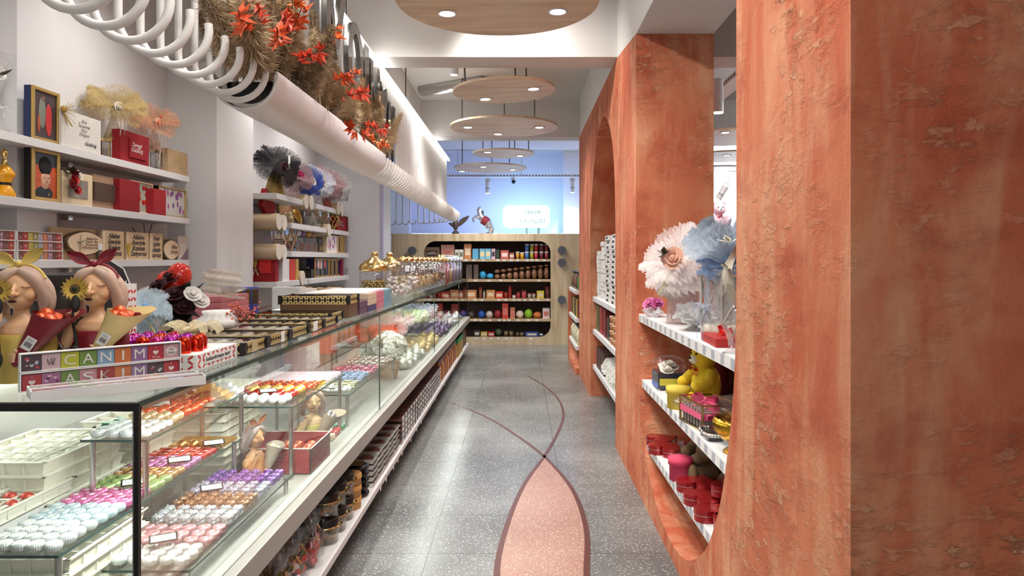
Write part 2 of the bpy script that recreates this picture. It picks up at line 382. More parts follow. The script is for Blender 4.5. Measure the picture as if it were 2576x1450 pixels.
def band(mb, pts, w0, w1, m, z=.003):
    n = len(pts); L_ = []; R_ = []
    for i, p in enumerate(pts):
        a = pts[max(i-1, 0)]; b = pts[min(i+1, n-1)]; dx, dy = b[0]-a[0], b[1]-a[1]; q = math.hypot(dx, dy) or 1
        w = (w0+(w1-w0)*i/(n-1))/2; L_.append((p[0]-dy/q*w, p[1]+dx/q*w)); R_.append((p[0]+dy/q*w, p[1]-dx/q*w))
    vs = [(a, b, z) for a, b in L_]+[(a, b, z) for a, b in R_]+[(a, b, 0) for a, b in L_]+[(a, b, 0) for a, b in R_]
    mb.add(vs, [(i, n+i, n+i+1, i+1) for i in range(n-1)]+[(i+1, 2*n+i+1, 2*n+i, i) for i in range(n-1)]+[(n+i, 3*n+i, 3*n+i+1, n+i+1) for i in range(n-1)], m)
BROWN = mat((88, 42, 32), .35, noise=.3, scale=60)
t = thing('floor_inlay', 'pink terrazzo leaf set into the grey floor with brown curved border lines', 'floor inlay', (0, 0, 0))
lp = ls+rs[::-1][1:-1]
MB().prism(lp, .0015, terrazzo((178, 138, 124), (158, 116, 102), None, False, .3, (244, 226, 214))).build('leaf_field', t)
b = MB(); band(b, ls, .024, .036, BROWN); band(b, rs, .024, .036, BROWN); b.build('leaf_border', t)
b = MB(); band(b, ca, .026, .018, BROWN); band(b, cb, .026, .016, BROWN); b.build('curved_line', t)
# ================================================================ ceiling disc lamps
DISCW = wood((228, 206, 174), (196, 168, 132), 1.4, (.9, 7, 7))
LENS = emis((255, 250, 240), 14)
PW = 13
def disc(cx, cy, r, z, spots, label, rods, tilt=(0, 0), power=PW):
    t = thing('ceiling_disc_lamp', label, 'ceiling lamp', (cx, cy, z), group='round wooden ceiling discs')
    t.rotation_euler = (tilt[0], tilt[1], 0)
    b = MB(); n = 64
    b.lathe([(0, 0), (r, 0), (r, .022), (0, .022)], DISCW, n=n, smooth=False); b.build('disc_panel', t)
    for x, y in spots:
        f = MB().lathe([(.062, -.001), (.062, -.006), (.05, -.008), (.043, -.003), (.043, -.0005)], WHITE, (x-cx, y-cy, 0), 24).build('spotlight_ring', t)
        MB().lathe([(0, -.004), (.042, -.004), (.042, -.001), (0, -.001)], LENS, (x-cx, y-cy, 0), 20, False).build('lens', f)
        light('SPOT', (x, y, z-.02), power, (255, 250, 244), .045, spot=2.5, blend=.8)
    for x, y in rods:
        MB().cyl((x-cx, y-cy, .02), (x-cx, y-cy, CEIL-z), .008, mat((120, 116, 112), .4, .6), n=8).build('rod', t)
    return t
def at_z(px, py, z): q = UZ(px, py, z); return (q.x, q.y)
ZD = 3.0
disc(-.14, 4.07, .592, ZD, [at_z(1125, 33, ZD), at_z(1403, 28, ZD), (-.14, 3.72)], 'big wooden ceiling disc with two lit spotlights nearest the camera', [(-.5, 4.0), (.25, 4.0)], power=PW*1.2)
disc(-.156, 6.22, .457, ZD, [at_z(1221, 247, ZD), at_z(1342, 226, ZD)], 'tilted wooden ceiling disc with two spotlights before the silver duct', [(-.5, 6.2), (.05, 6.35), (-.05, 6.25)], (0, math.radians(-2.2)))
disc(-.2, 7.93, .61, ZD, [at_z(1177, 320, ZD), at_z(1253, 337, ZD), at_z(1357, 320, ZD)], 'wooden ceiling disc with three spotlights under the rear beam', [(-.68, 7.95), (-.2, 8.1), (.15, 8.0)])
disc(-.255, 9.9, .436, ZD, [at_z(1227, 383, ZD), at_z(1308, 392, ZD)], 'smaller bluish lit ceiling disc with two spotlights behind the rear beam', [(-.55, 9.9), (-.1, 10), (.1, 9.95)], power=24)
disc(-.516, 11.5, .60, ZD, [at_z(1162, 431, ZD), at_z(1216, 420, ZD), at_z(1290, 427, ZD)], 'lowest looking ceiling disc with three spotlights nearest the back wall', [(-.98, 11.5), (-.5, 11.7), (-.2, 11.5)], power=24)
disc(2.55, 8.6, .6, ZD, [(2.4, 8.2), (2.9, 8.8)], 'ceiling disc beyond the partition closest to the gap', [(2.3, 8.6), (2.8, 8.6)])
disc(3.0, 10.2, .55, ZD, [(2.95, 10.0), (3.3, 10.4)], 'ceiling disc beyond the partition, middle of the gap', [(2.8, 10.2)])
disc(3.3, 11.8, .6, ZD, [(3.2, 11.7), (3.6, 11.9)], 'ceiling disc beyond the partition nearest the back wall', [(3.1, 11.8)])
disc(-.1, 1.6, .59, ZD, [(-.4, 1.7), (.3, 1.7), (-.1, 1.25)], 'added unseen wooden ceiling disc above the entrance', [(-.4, 1.6), (.2, 1.6)], power=PW*1.2)  # out-of-view disc added for extra light at the near end
# downlights over the shelves and over the counter, as the bright counter top shows
def downlight(x, y, power, label, z=CEIL, aim=None, col=(255, 251, 246)):
    t = thing('ceiling_spotlight', label, 'spotlight', (x, y, z), group='small ceiling spotlights')
    MB().lathe([(.05, 0), (.05, -.10), (.044, -.11), (.04, -.10), (.04, -.09)], WHITE, n=20).build('can', t)
    MB().lathe([(0, -.095), (.04, -.095), (.04, -.092), (0, -.092)], LENS, n=20, smooth=False).build('lens', t)
    rot = (0, 0, 0)
    if aim: d = Vector(aim)-Vector((x, y, z)); rot = d.to_track_quat('-Z', 'Y').to_euler()
    light('SPOT', (x, y, z-.13), power, col, .05, rot=rot, spot=2.3, blend=1)
for i, (x, y) in enumerate([(-2.0, 2.9), (-2.0, 4.4), (-1.9, 6.6), (-1.9, 8.2)]):
    downlight(x, y, 23, ['spotlight over the picture shelves, closest to the entrance', 'spotlight over the picture shelves, before the front beam', 'spotlight over the alcove shelves, behind the front beam', 'spotlight over the alcove shelves, before the rear beam'][i], aim=(-2.75, y-.1, 1.5))
for i, (x, y) in enumerate([(-.75, 2.35), (-.75, 4.9), (-.72, 7.4)]):
    downlight(x, y, 28, ['spotlight over the near counter end', 'spotlight over the lattice trays', 'spotlight over the tall jars'][i], aim=(-1.2, y+.1, 1.2))
downlight(-.2, 2.5, 55, 'spotlight aimed at the open shelf bay', aim=(1.0, 4.2, 1.0)); downlight(-.25, 5.0, 36, 'spotlight aimed at the arched recess', aim=(1.0, 6.7, .9))
# ================================================================ back of the shop
BZ = 1.95
bx0, bx1 = -2.45, 1.25
hx0, hx1, hz0, hz1, hr = -1.708, .509, .14, 1.82, .2
YB = 12.2
def rr(x0, x1, z0, z1, r, k=8):
    p = []
    for cx, cz, a in ((x1-r, z1-r, 0), (x0+r, z1-r, PI/2), (x0+r, z0+r, PI), (x1-r, z0+r, 3*PI/2)): p += arcpts(cx, cz, r, r, a, a+PI/2, k)
    return p
t = thing('wall_cabinet', 'pale wood wall unit with a rounded dark shelf niche at the end of the aisle', 'shelf unit', (0, YB, 0))
inn = rr(hx0, hx1, hz0, hz1, hr); mx_, mz_ = (hx0+hx1)/2, (hz0+hz1)/2
out = []
for x, z in inn:
    dx, dz = x-mx_, z-mz_; s = min(((bx1 if dx > 0 else bx0)-mx_)/dx if abs(dx) > 1e-6 else 9, ((BZ if dz > 0 else 0)-mz_)/dz if abs(dz) > 1e-6 else 9)
    out.append((mx_+dx*s, mz_+dz*s))
n = len(inn); b = MB()
vs = [(x, 0, z) for x, z in inn]+[(x, 0, z) for x, z in out]+[(x, .45, z) for x, z in inn]
b.add(vs, [(i, (i+1) % n, n+(i+1) % n, n+i) for i in range(n)], OAKV)
b.add(vs, [(i, 2*n+i, 2*n+(i+1) % n, (i+1) % n) for i in range(n)], mat((70, 56, 48), .7))
for cxx, czz in ((bx0, 0), (bx1, 0), (bx0, BZ), (bx1, BZ)):      # corner fillers of the front board
    q = sorted(range(n), key=lambda i: (out[i][0]-cxx)**2+(out[i][1]-czz)**2)[:2]
    b.add([(out[q[0]][0], 0, out[q[0]][1]), (out[q[1]][0], 0, out[q[1]][1]), (cxx, 0, czz)], [(0, 1, 2)], OAKV)
b.quad((bx0, 0, BZ), (bx1, 0, BZ), (bx1, .6, BZ), (bx0, .6, BZ), OAKV).quad((bx0, 0, 0), (bx0, .6, 0), (bx0, .6, BZ), (bx0, 0, BZ), OAKV)
b.quad((hx0, .45, hz0), (hx1, .45, hz0), (hx1, .45, hz1), (hx0, .45, hz1), mat((66, 52, 45), .8)); b.build('front_panel', t)
for xj in (-2.18, -1.4, .23):
    MB().box(xj, xj+.005, -.002, .002, hz1 if xj > -2 else .02, BZ-.01, mat((120, 100, 80), .7)).build('panel_joint', t)
SHZ = [1.5+(653-y)/1750*12.2 for y in (652, 703, 752, 803)]
for z in SHZ: MB().box(hx0, hx1, .01, .45, z-.045, z, OAK).build('shelf_board', t)
# round grey hooks
KN = [(1039, 631), (1040, 661), (1413, 630), (1413, 661), (1413, 754), (981, 653)]
KL = ['round slate hook, upper one beside the niche over the jars', 'round slate hook half hidden by the jar lids', 'round slate hook, top one of the column by the terracotta wall', 'round slate hook, second of the column by the terracotta wall', 'round slate hook, lowest of the column by the terracotta wall', 'round slate hook behind the golden lidded jar']
SLATE = mat((84, 86, 94), .6, noise=.25, scale=30)
for (px, py), lb in zip(KN, KL):
    p = U(px, py, YB); t = thing('wall_hook', lb, 'hook', p, group='round slate hooks')
    MB().cyl((0, -.11, 0), (0, -.03, 0), .072, SLATE, n=28).build('round_face', t); MB().cyl((0, -.03, 0), (0, 0, 0), .03, OAK, n=12).build('peg', t)
# sign, LED strip and statues on top of the unit
p0 = U(1265, 517, 12.5); p1 = U(1383, 574, 12.5)
t = thing('lit_sign', 'backlit white rounded sign with thin teal words on two posts', 'sign', ((p0.x+p1.x)/2, 12.5, BZ))
w2, zz0, zz1 = (p1.x-p0.x)/2, p1.z-BZ, p0.z-BZ
outl = rr(-w2, w2, zz0, zz1, .11)
MB().prism(outl, -.06, emis((240, 252, 255), 1.0), (0, 0, 0), (1, 0, 0), (0, 0, 1), emis((120, 215, 245), .45)).build('sign_face', t).location = (0, -.0, 0)
TEAL = mat((90, 190, 195), .5)
zc = (zz0+zz1)/2
lettering('ŞEKER', .1, TEAL, t, (.12, -.003, zc+.07), (1, 0, 0), (0, 0, 1), fit=(.29, .10)); lettering('ÜRÜNLERİ', .1, TEAL, t, (.12, -.003, zc-.07), (1, 0, 0), (0, 0, 1), fit=(.44, .105))
for px in (1325, 1355): q = U(px, 600, 12.5).x-t.location.x; MB().box(q-.02, q+.02, .01, .05, 0, zz0+.02, mat((150, 190, 205), .4)).build('post', t)
tag(MB().box(-2.0, 1.2, 12.70, 12.74, BZ, BZ+.025, emis((120, 170, 255), 3)).build('led_strip'), 'blue LED strip along the top of the wooden wall unit', 'light strip')
light('AREA', (-.2, 12.78, BZ+.06), 6, (165, 178, 255), 3.2, .06, (math.radians(150), 0, 0))
light('AREA', (.06, 12.66, 2.25), 3.6, (120, 205, 255), .8, .4, (math.radians(90), 0, 0))
light('AREA', (-2.62, 13.3, 2.4), 4, (150, 225, 255), .14, .9, (math.radians(90), 0, 0))
w = struct(MB().box(-2.75, -2.53, 13.46, 13.49, 1.9, 3.1, emis((190, 235, 255), 2.2)), 'glow_panel')  # luminous panel put in for the bright cyan strip, not a window
# ---- cable tray, spot lamps, security camera, duct
t = thing('cable_tray', 'perforated white cable tray under the ceiling before the back wall', 'cable tray', (0, 13.0, 3.04))
b = MB(); b.box(-1.75, 1.4, 0, .1, 0, .008, WHITE).box(-1.75, 1.4, -.004, 0, 0, .05, WHITE)
for i in range(52): b.box(-1.72+i*.06, -1.69+i*.06, -.006, -.003, .016, .034, mat((70, 70, 80), .6))
b.build('tray', t)
for x in (-1.2, 0, 1.1): MB().cyl((x, .05, 0), (x, .05, CEIL-3.04), .006, STEEL, n=6).build('rod', t)
def track_spot(p, lb, aim, power=10):
    t = thing('track_spotlight', lb, 'spotlight', p, group='white cylinder spotlights')
    b = MB(); b.cyl((0, 0, 0), (0, 0, .06), .008, WHITE, n=8).box(-.045, .045, -.006, .006, -.06, 0, WHITE); b.build('bracket', t)
    b = MB(); b.cyl((0, 0, -.05), (0, 0, -.27), .045, WHITE, n=20).cyl((0, 0, -.17), (0, 0, -.2), .0465, mat((180, 180, 185), .4), n=20); b.build('lamp_can', t)
    MB().lathe([(0, -.272), (.038, -.272), (.038, -.266), (0, -.266)], LENS, n=18, smooth=False).build('lens', t)
    d = Vector(aim); light('SPOT', Vector(p)+Vector((0, 0, -.3)), power, (250, 250, 255), .04, rot=d.to_track_quat('-Z', 'Y').to_euler(), spot=1.6, blend=.8)
    return t
track_spot((U(1227, 450, 12.9)), 'white cylinder spotlight under the cable tray above the horse statue', (0, .1, -1), 6)
track_spot((U(1440, 448, 12.9)), 'white cylinder spotlight beside the far end of the terracotta wall', (0, .25, -1), 22)
ts = track_spot((U(1830, 462, 10.5)), 'tilted white spotlight seen through the gap in the partition', (-.4, .5, -1), 8); ts.rotation_euler = (.2, .5, 0)
t = thing('ceiling_spotlight', 'large white ceiling lamp seen at the top of the gap in the partition', 'spotlight', U(1806, 200, 6.3)); MB().cyl((0, 0, 0), (0, 0, -.3), .05, WHITE, n=20).build('can', t); MB().cyl((0, 0, -.30), (0, 0, -.305), .045, LENS, n=20).build('lens', t)
light('SPOT', Vector(t.location)+Vector((0, 0, -.33)), 20, size=.05, spot=2.4)
t = thing('cable_tray', 'perforated cable tray crossing the gap in the partition', 'cable tray', (0, 0, 3.2)); b = MB(); b.box(2.0, 2.15, 5.8, 9.0, 0, .008, WHITE).box(1.99, 2.0, 5.8, 9.0, 0, .06, WHITE)
for i in range(40): b.box(1.986, 1.991, 5.85+i*.08, 5.89+i*.08, .02, .04, mat((90, 85, 85), .6))
b.build('tray', t)
for yy in (6.2, 8.5): MB().cyl((2.07, yy, 0), (2.07, yy, CEIL-3.2), .006, STEEL, n=6).build('rod', t)
p = U(1292, 455, 12.9); t = thing('security_camera', 'black lens security camera under the cable tray', 'security camera', p)
MB().cyl((0, 0, .06), (0, 0, .0), .05, WHITE, n=20).build('mount', t); MB().sph((.0, -.02, -.02), (.04, .045, .04), BLACK).build('lens', t)
t = thing('air_duct', 'silver flexible air duct behind the tilted ceiling disc', 'duct', (0, 0, 0))
a, c_ = U(1062, 224, 8.4), U(1212, 207, 7.9)
b = MB(); N_ = 46
b.tube([a.lerp(c_, i/N_) for i in range(N_+1)], [.085+.004*(i % 2) for i in range(N_+1)], mat((205, 203, 200), .25, .9, bump=.4, bscale=40), 16); b.build('duct_hose', t)
MB().cyl(c_, c_+(c_-a).normalized()*.05, .095, STEEL, n=20).build('collar', t)
for x, y in ((2.4, 6.6), (3.4, 5.0), (3.2, 7.4)): downlight(x, y, 90, {2.4: 'added unseen spotlight beyond the partition, by the tray', 3.4: 'added unseen spotlight beyond the partition, nearest', 3.2: 'added unseen spotlight beyond the partition, before the discs'}[x])  # unseen spotlights added to lighten the view through the gap
t = thing('added_linear_lamp', 'added unseen linear lamp brightening the ceiling beyond the partition', 'ceiling lamp', (3.4, 6.9, 3.0)); MB().box(-.03, .03, -1.1, 1.1, .045, .06, WHITE).build('housing', t); MB().box(-.028, .028, -1.1, 1.1, 0, .045, emis((250, 250, 255), 14)).build('diffuser', t)  # unseen lamp added to brighten the ceiling behind the gap
for yy in (-.9, .9): MB().cyl((0, yy, .06), (0, yy, CEIL-3.0), .005, STEEL, n=6).build('rod', t)
# ---- beyond the gap: white lit sign, pink teddy, shelf they stand on
struct(MB().box(2.6, 4.8, 12.4, 13.5, 0, 1.95, OAKV), 'wall_back_plinth')
t = thing('lit_sign', 'white rounded sign seen through the gap in the partition', 'sign', (4.05, 12.6, 1.95)); MB().prism(rr(-.4, .4, .05, .65, .12), -.06, emis((240, 248, 255), 2.2), (0, 0, 0), (1, 0, 0), (0, 0, 1)).build('sign_face', t)
for q in (-.2, .2): MB().box(q-.02, q+.02, .01, .05, 0, .08, STEEL).build('post', t)
light('AREA', (3.8, 12.9, 2.2), 40, (215, 235, 255), 2, .3, (math.radians(120), 0, 0))
# ================================================================ hook sculpture over the counter
XS, RC = -1.165, .105
XC, ZC, ZT = XS+RC, 2.2, 3.045
HOOKM = mat((236, 234, 231), .3)
sc = thing('tube_hook_sculpture', 'white row of bent tubes hung over the counter from a lit ceiling rail', 'ceiling sculpture', (0, 0, 0))
def hookmesh(full):
    b = MB(); pts = [(XS, 0, ZT), (XS, 0, ZC+.3), (XS, 0, ZC)]
    if full: pts += [(XC+RC*math.cos(a), 0, ZC+RC*math.sin(a)) for a in [PI+(PI*1.06)*i/16 for i in range(1, 17)]]
    b.tube(pts, .0125, HOOKM, 8); return b.mesh('hook')
hm, sm_ = hookmesh(True), hookmesh(False)
y = 1.30; YE = 10.75
while y < YE:
    inside = 2.72 < y < 4.72
    o = bpy.data.objects.new('hook_tube' if not inside else 'straight_tube', sm_ if inside else hm); C.objects.link(o); o.location = (0, y, 0); o.parent = sc
    y += .118 if y < 4.8 else .105
LED = emis((255, 252, 246), 4.5)
MB().box(XS-.03, XS+.02, 1.2, YE+.1, ZT, ZT+.03, WHITE).build('rail', sc)
MB().box(XS+.022, XS+.045, 1.2, YE+.1, ZT-.012, ZT+.018, LED).build('led_tube', sc)
for yy in (2.2, 4.63, 7.0, 9.2): MB().cyl((XS+.0, yy, ZT+.03), (XS+.0, yy, CEIL), .006, mat((90, 86, 84), .4, .6), n=6).build('hanging_rod', sc)
MB().cyl((XC+.0, 2.85, ZC+.2), (XC+.0, 2.85, ZC+.2), .001, STEEL) if False else None
# trough with its black liner
b = MB(); Y0, Y1 = 2.66, 4.78; NA = 24; A0, A1 = PI*.97, PI*2.05
def tr(r, mtl, yy0, yy1): b.grid(lambda u, v: (XC+r*math.cos(A0+(A1-A0)*u), yy0+(yy1-yy0)*v, ZC+r*math.sin(A0+(A1-A0)*u)), NA, 12, mtl)
TRM = mat((232, 228, 226), .38)
tr(.128, TRM, Y0, Y1); tr(.12, TRM, Y0, Y1)
for yy in (Y0, Y1): b.grid(lambda u, v: (XC+(.12+.008*v)*math.cos(A0+(A1-A0)*u), yy, ZC+(.12+.008*v)*math.sin(A0+(A1-A0)*u)), NA, 1, TRM, False)
for a in (A0, A1): b.quad((XC+.12*math.cos(a), Y0, ZC+.12*math.sin(a)), (XC+.128*math.cos(a), Y0, ZC+.128*math.sin(a)), (XC+.128*math.cos(a), Y1, ZC+.128*math.sin(a)), (XC+.12*math.cos(a), Y1, ZC+.12*math.sin(a)), TRM)
b.build('trough', sc)
half = [(XC+.118*math.cos(a), ZC+.118*math.sin(a)) for a in [PI*1.0+PI*i/20 for i in range(21)]]
MB().prism(half, 2.0, mat((16, 15, 15), .35), (0, 2.74, 0), (1, 0, 0), (0, 0, 1)).build('black_liner', sc).location = (0, 2.0, 0)
# ---- second row of hooks by the back wall
HK2 = [(979, 566), (997, 565), (1013, 565), (1031, 564), (1052, 563), (1067, 562), (1081, 561), (1093, 560), (1104, 559), (1113, 558)]
t = thing('tube_hook_rail', 'thin hook tubes hanging in a row before the blue back wall', 'hook rail', (0, 11.4, 0))
for px, py in HK2:
    p = U(px, py, 11.4); r = .05; b = MB()
    b.tube([(p.x, 0, ZT), (p.x, 0, p.z+.3), (p.x, 0, p.z+r)]+[(p.x+r+r*math.cos(a), 0, p.z+r+r*math.sin(a)) for a in [PI+PI*1.1*i/10 for i in range(1, 11)]], .011, mat((196, 196, 205), .35), 8); b.build('hook_tube', t)
MB().box(U(970, 500, 11.4).x, U(1120, 500, 11.4).x, -.02, .02, ZT, ZT+.03, WHITE).build('rail', t)
MB().cyl((-1.7, 0, ZT+.03), (-1.7, 0, CEIL), .006, STEEL, n=6).build('hanging_rod', t)
# ---- mirror letters fixed to the tubes
MIR = mat((150, 148, 146), .05, 1); MIRS = mat((120, 118, 116), .2, 1)
def letter(px0, px1, z0, z1, polys, lb):
    XL = -1.10; ya, yb = DX(px0, XL), DX(px1, XL); w = yb-ya; hh = z1-z0
    t = thing('mirror_letter', lb, 'letter', (XL, ya, z0), group='mirror letters on the hook tubes')
    for p in polys: MB().prism([(a*w, c*hh) for a, c in p], .03, MIR, (0, 0, 0), (0, 1, 0), (0, 0, 1), MIRS).build('letter_body', t)
    return t
ring = [(.5+.5*math.cos(a), .5+.5*math.sin(a)) for a in [2*PI*i/32 for i in range(33)]]+[(.5+.28*math.cos(a), .5+.36*math.sin(a)) for a in [2*PI*i/32 for i in range(32, -1, -1)]]
bar = lambda a, w: [(a, 0), (a+w, 0), (a+w, 1), (a, 1)]
letter(780, 806, 2.66, 3.25, [[(0, 0), (.35, 0), (.35, 1), (0, 1)]], 'mirror letter piece with a single upright, nearest the camera')
letter(808, 862, 2.60, 3.18, [[(0, 0), (.25, 0), (.75, .6), (.75, 1), (1, 1), (.25, .0)][:0] or [(0, 0), (.2, 0), (.2, .5), (.5, .1), (1, .95), (.8, 1), (.42, .35), (.2, 1), (0, 1)]], 'mirror letter with a steep diagonal stroke')
letter(864, 904, 2.52, 3.03, [ring], 'tall mirror letter shaped as an oval ring')
letter(906, 918, 2.58, 2.98, [bar(0, 1)], 'slim mirror upright beside the oval letter')
letter(922, 946, 2.42, 2.93, [bar(0, .28), bar(.72, .28), [(.2, .4), (.8, .4), (.8, .58), (.2, .58)]], 'mirror letter with two uprights and a crossbar')
letter(950, 966, 2.38, 2.86, [[(0, 0), (.3, 0), (1, .8), (.8, 1), (.3, .9), (0, 1)]], 'dark mirror letter with a slanted top')
letter(968, 986, 2.2, 2.78, [bar(0, .3), bar(.7, .3)], 'twin upright mirror letter at the far end')
# ---- pampas plumes and maple sprays in the trough
PAMP = [mat((184, 158, 124), .9, noise=.45, scale=14), mat((150, 124, 94), .9, noise=.5, scale=14), mat((204, 180, 146), .9, noise=.4, scale=14)]
def plume_mesh(seed, L, m, ns=900):
    r = random.Random(seed); b = MB(); bend = r.uniform(.1, .3)
    def ax(t): return Vector((bend*L*t*t, 0, L*t))
    b.tube([ax(i/8) for i in range(9)], [.003]*9, m, 5)
    for k in range(ns):
        t = r.uniform(.22, 1); p = ax(t); a = r.uniform(0, 2*PI); s = math.sin(PI*min(1, (t-.15)/.85)**.8)*.048+.012
        d = Vector((math.cos(a), math.sin(a), r.uniform(.7, 1.7))).normalized()
        q = p+d*(s*r.uniform(.9, 1.7)); mid = p+d*s*.7+Vector((0, 0, .006)); w = Vector((-d.y, d.x, r.uniform(-.5, .5)))*r.uniform(.0013, .0028)
        b.add([p, mid+w, q+Vector((r.uniform(-.01, .01), r.uniform(-.01, .01), -.008)), mid-w], [(0, 1, 2, 3)], m)
        for e in range(2):
            u2 = Vector((r.uniform(-1, 1), r.uniform(-1, 1), r.uniform(0, 1.4)))*.011; b.add([mid, mid+u2+w*.6, mid+u2*1.1-w*.6], [(0, 1, 2)], m)
    return b.mesh('plume')
PM = [plume_mesh(11+i, [.46, .55, .62, .5][i % 4], PAMP[i % 3]) for i in range(6)]
PL_ = [(478, 12, -.95, -.25), (500, 60, -.9, -.1), (540, 20, -.7, -.2), (560, 90, -.5, -.1), (600, 0, -.5, .3), (640, 40, -.2, .0), (600, 130, -.2, -.3), (560, 150, -.7, -.3), (700, 10, 0, .2), (760, 0, .2, .1), (690, 60, .0, -.2), (820, 60, .6, 0), (800, 110, .7, -.1), (760, 120, .4, .1), (720, 170, .6, -.2), (830, 130, .8, .1), (800, 190, .8, -.1), (840, 180, .9, .1),
       (850, 230, .9, -.2), (890, 250, .8, .3), (880, 280, 1, 0), (920, 230, .8, .6), (960, 255, 1, .6), (930, 290, 1, .4), (985, 265, 1, .9), (960, 310, .9, .8), (985, 350, .9, .9), (650, 120, .1, .1), (740, 60, .3, 0), (620, 60, -.3, .1)]
WH = ['feathery pampas plume reaching out over the open hook rings', 'feathery pampas plume standing up in the middle of the trough', 'feathery pampas plume leaning out towards the aisle', 'feathery pampas plume at the far end of the trough']
PL_ = PL_+[(px+R.uniform(-22, 22), py+R.uniform(0, 46), ox, oy) for px, py, ox, oy in PL_ if px > 530]
for i, (px, py, ox, oy) in enumerate(PL_):
    me = PM[i % 6]; fr = (px-478)/510.0
    dd = DX(px, -.98+R.uniform(-.1, .12)-(.16 if px < 570 else 0)); by = max(2.8, min(4.72, dd+R.uniform(-.15, .12)))
    base = Vector((XC+R.uniform(-.04, .06), by, ZC+R.uniform(-.02, .05))); tip = U(px, py, dd); d = tip-base; L0 = [.46, .55, .62, .5, .46, .55][i % 6]
    s = max(.6, min(1.3, d.length/L0)); o = bpy.data.objects.new('pampas_plume', me); C.objects.link(o); o.location = base; o.scale = (1.25, 1.25, s)
    q = d.to_track_quat('Z', 'X'); o.rotation_euler = q.to_euler()
    w_ = 0 if px < 575 else 3 if px > 870 else 2 if px > 775 else 1
    tag(o, WH[w_], 'dried grass', ['plumes over the hook rings', 'plumes in the middle of the trough', 'plumes leaning to the aisle', 'plumes at the far end'][w_])
LEAFM = [mat((222, 92, 44), .6, noise=.3, scale=30), mat((204, 66, 38), .6, noise=.3, scale=30), mat((228, 112, 50), .6, noise=.3, scale=30)]
def spray(seed, m):
    r = random.Random(seed); b = MB(); b.tube([(0, 0, 0), (.02, 0, .1), (.05, .01, .2)], .0025, mat((90, 50, 30), .7), 5)
    for k in range(11):
        t = r.uniform(.2, 1); c0 = Vector((.05*t*t, 0, .2*t)); a = r.uniform(0, 2*PI); d = Vector((math.cos(a), math.sin(a), r.uniform(-.3, .7))).normalized(); n = d.orthogonal().normalized(); s = d.cross(n); L0 = r.uniform(.05, .085)
        for ang, f in ((-.75, .72), (0, 1), (.75, .72)):
            e = d*math.cos(ang)+s*math.sin(ang); g = s*math.cos(ang)-d*math.sin(ang); L1 = L0*f
            b.add([c0, c0+e*L1*.42+g*L1*.2+n*.008, c0+e*L1-n*.012, c0+e*L1*.42-g*L1*.2+n*.008], [(0, 1, 2), (0, 2, 3)], m)
    return b.mesh('maple_spray')
SPM = [spray(31+i, LEAFM[i % 3]) for i in range(5)]
SPL = [(600, 50, 2.95, 'spray of orange leaves among the plumes nearest the rings'), (640, 25, 3.1, 'orange leaf spray at the top edge beside a standing plume'), (735, 25, 3.3, 'upright bright orange leaf spray at the top of the trough'), (745, 65, 3.25, 'orange leaf spray hanging before the mirror letters'), (715, 85, 3.1, 'spray of orange leaves in the heart of the plumes'), (700, 105, 3.0, 'pale underside orange leaf spray over the trough'), (760, 150, 3.4, 'long red leaf spray trailing out over the aisle'), (835, 110, 3.7, 'small dark red leaves below the oval letter'), (850, 205, 3.9, 'red leaf spray halfway along the trough'), (865, 245, 4.1, 'long trailing orange leaf pair near the oval letter'),
       (880, 325, 4.35, 'orange leaf spray hanging low over the trough lip'), (925, 320, 4.5, 'large orange leaf spray at the far end of the trough'), (935, 350, 4.75, 'orange leaves drooping past the trough end')]
for i, (px, py, d_, lb) in enumerate(SPL):
    o = bpy.data.objects.new('leaf_spray', SPM[i % 5]); C.objects.link(o); d_ = DX(px, -.86); p = U(px, py, d_); base = Vector((XC+.05, min(4.7, max(2.8, d_)), ZC+.1)); v = p-base
    o.location = base.lerp(p, .75); o.rotation_euler = v.to_track_quat('Z', 'X').to_euler(); o.scale = (.72,)*3
    tag(o, lb, 'autumn leaves', 'orange leaf sprays in the trough')
# ================================================================ more lights
light('AREA', (0, -2.2, 2.2), 14, (255, 250, 245), 3.5, 2.2, (math.radians(80), 0, 0), name='front_fill_light')  # added fill light behind the camera, no window stands there
wd = bpy.data.worlds.new('world'); SC.world = wd; wd.use_nodes = True
wd.node_tree.nodes['Background'].inputs[0].default_value = lin((255, 250, 246)); wd.node_tree.nodes['Background'].inputs[1].default_value = .12
SC.cycles.transparent_max_bounces = 16; SC.cycles.max_bounces = 5; SC.cycles.diffuse_bounces = 3; SC.cycles.glossy_bounces = 3; SC.cycles.use_adaptive_sampling = True; SC.cycles.adaptive_threshold = .09; SC.cycles.caustics_reflective = False; SC.cycles.caustics_refractive = False
SC.cycles.sample_clamp_indirect = 4
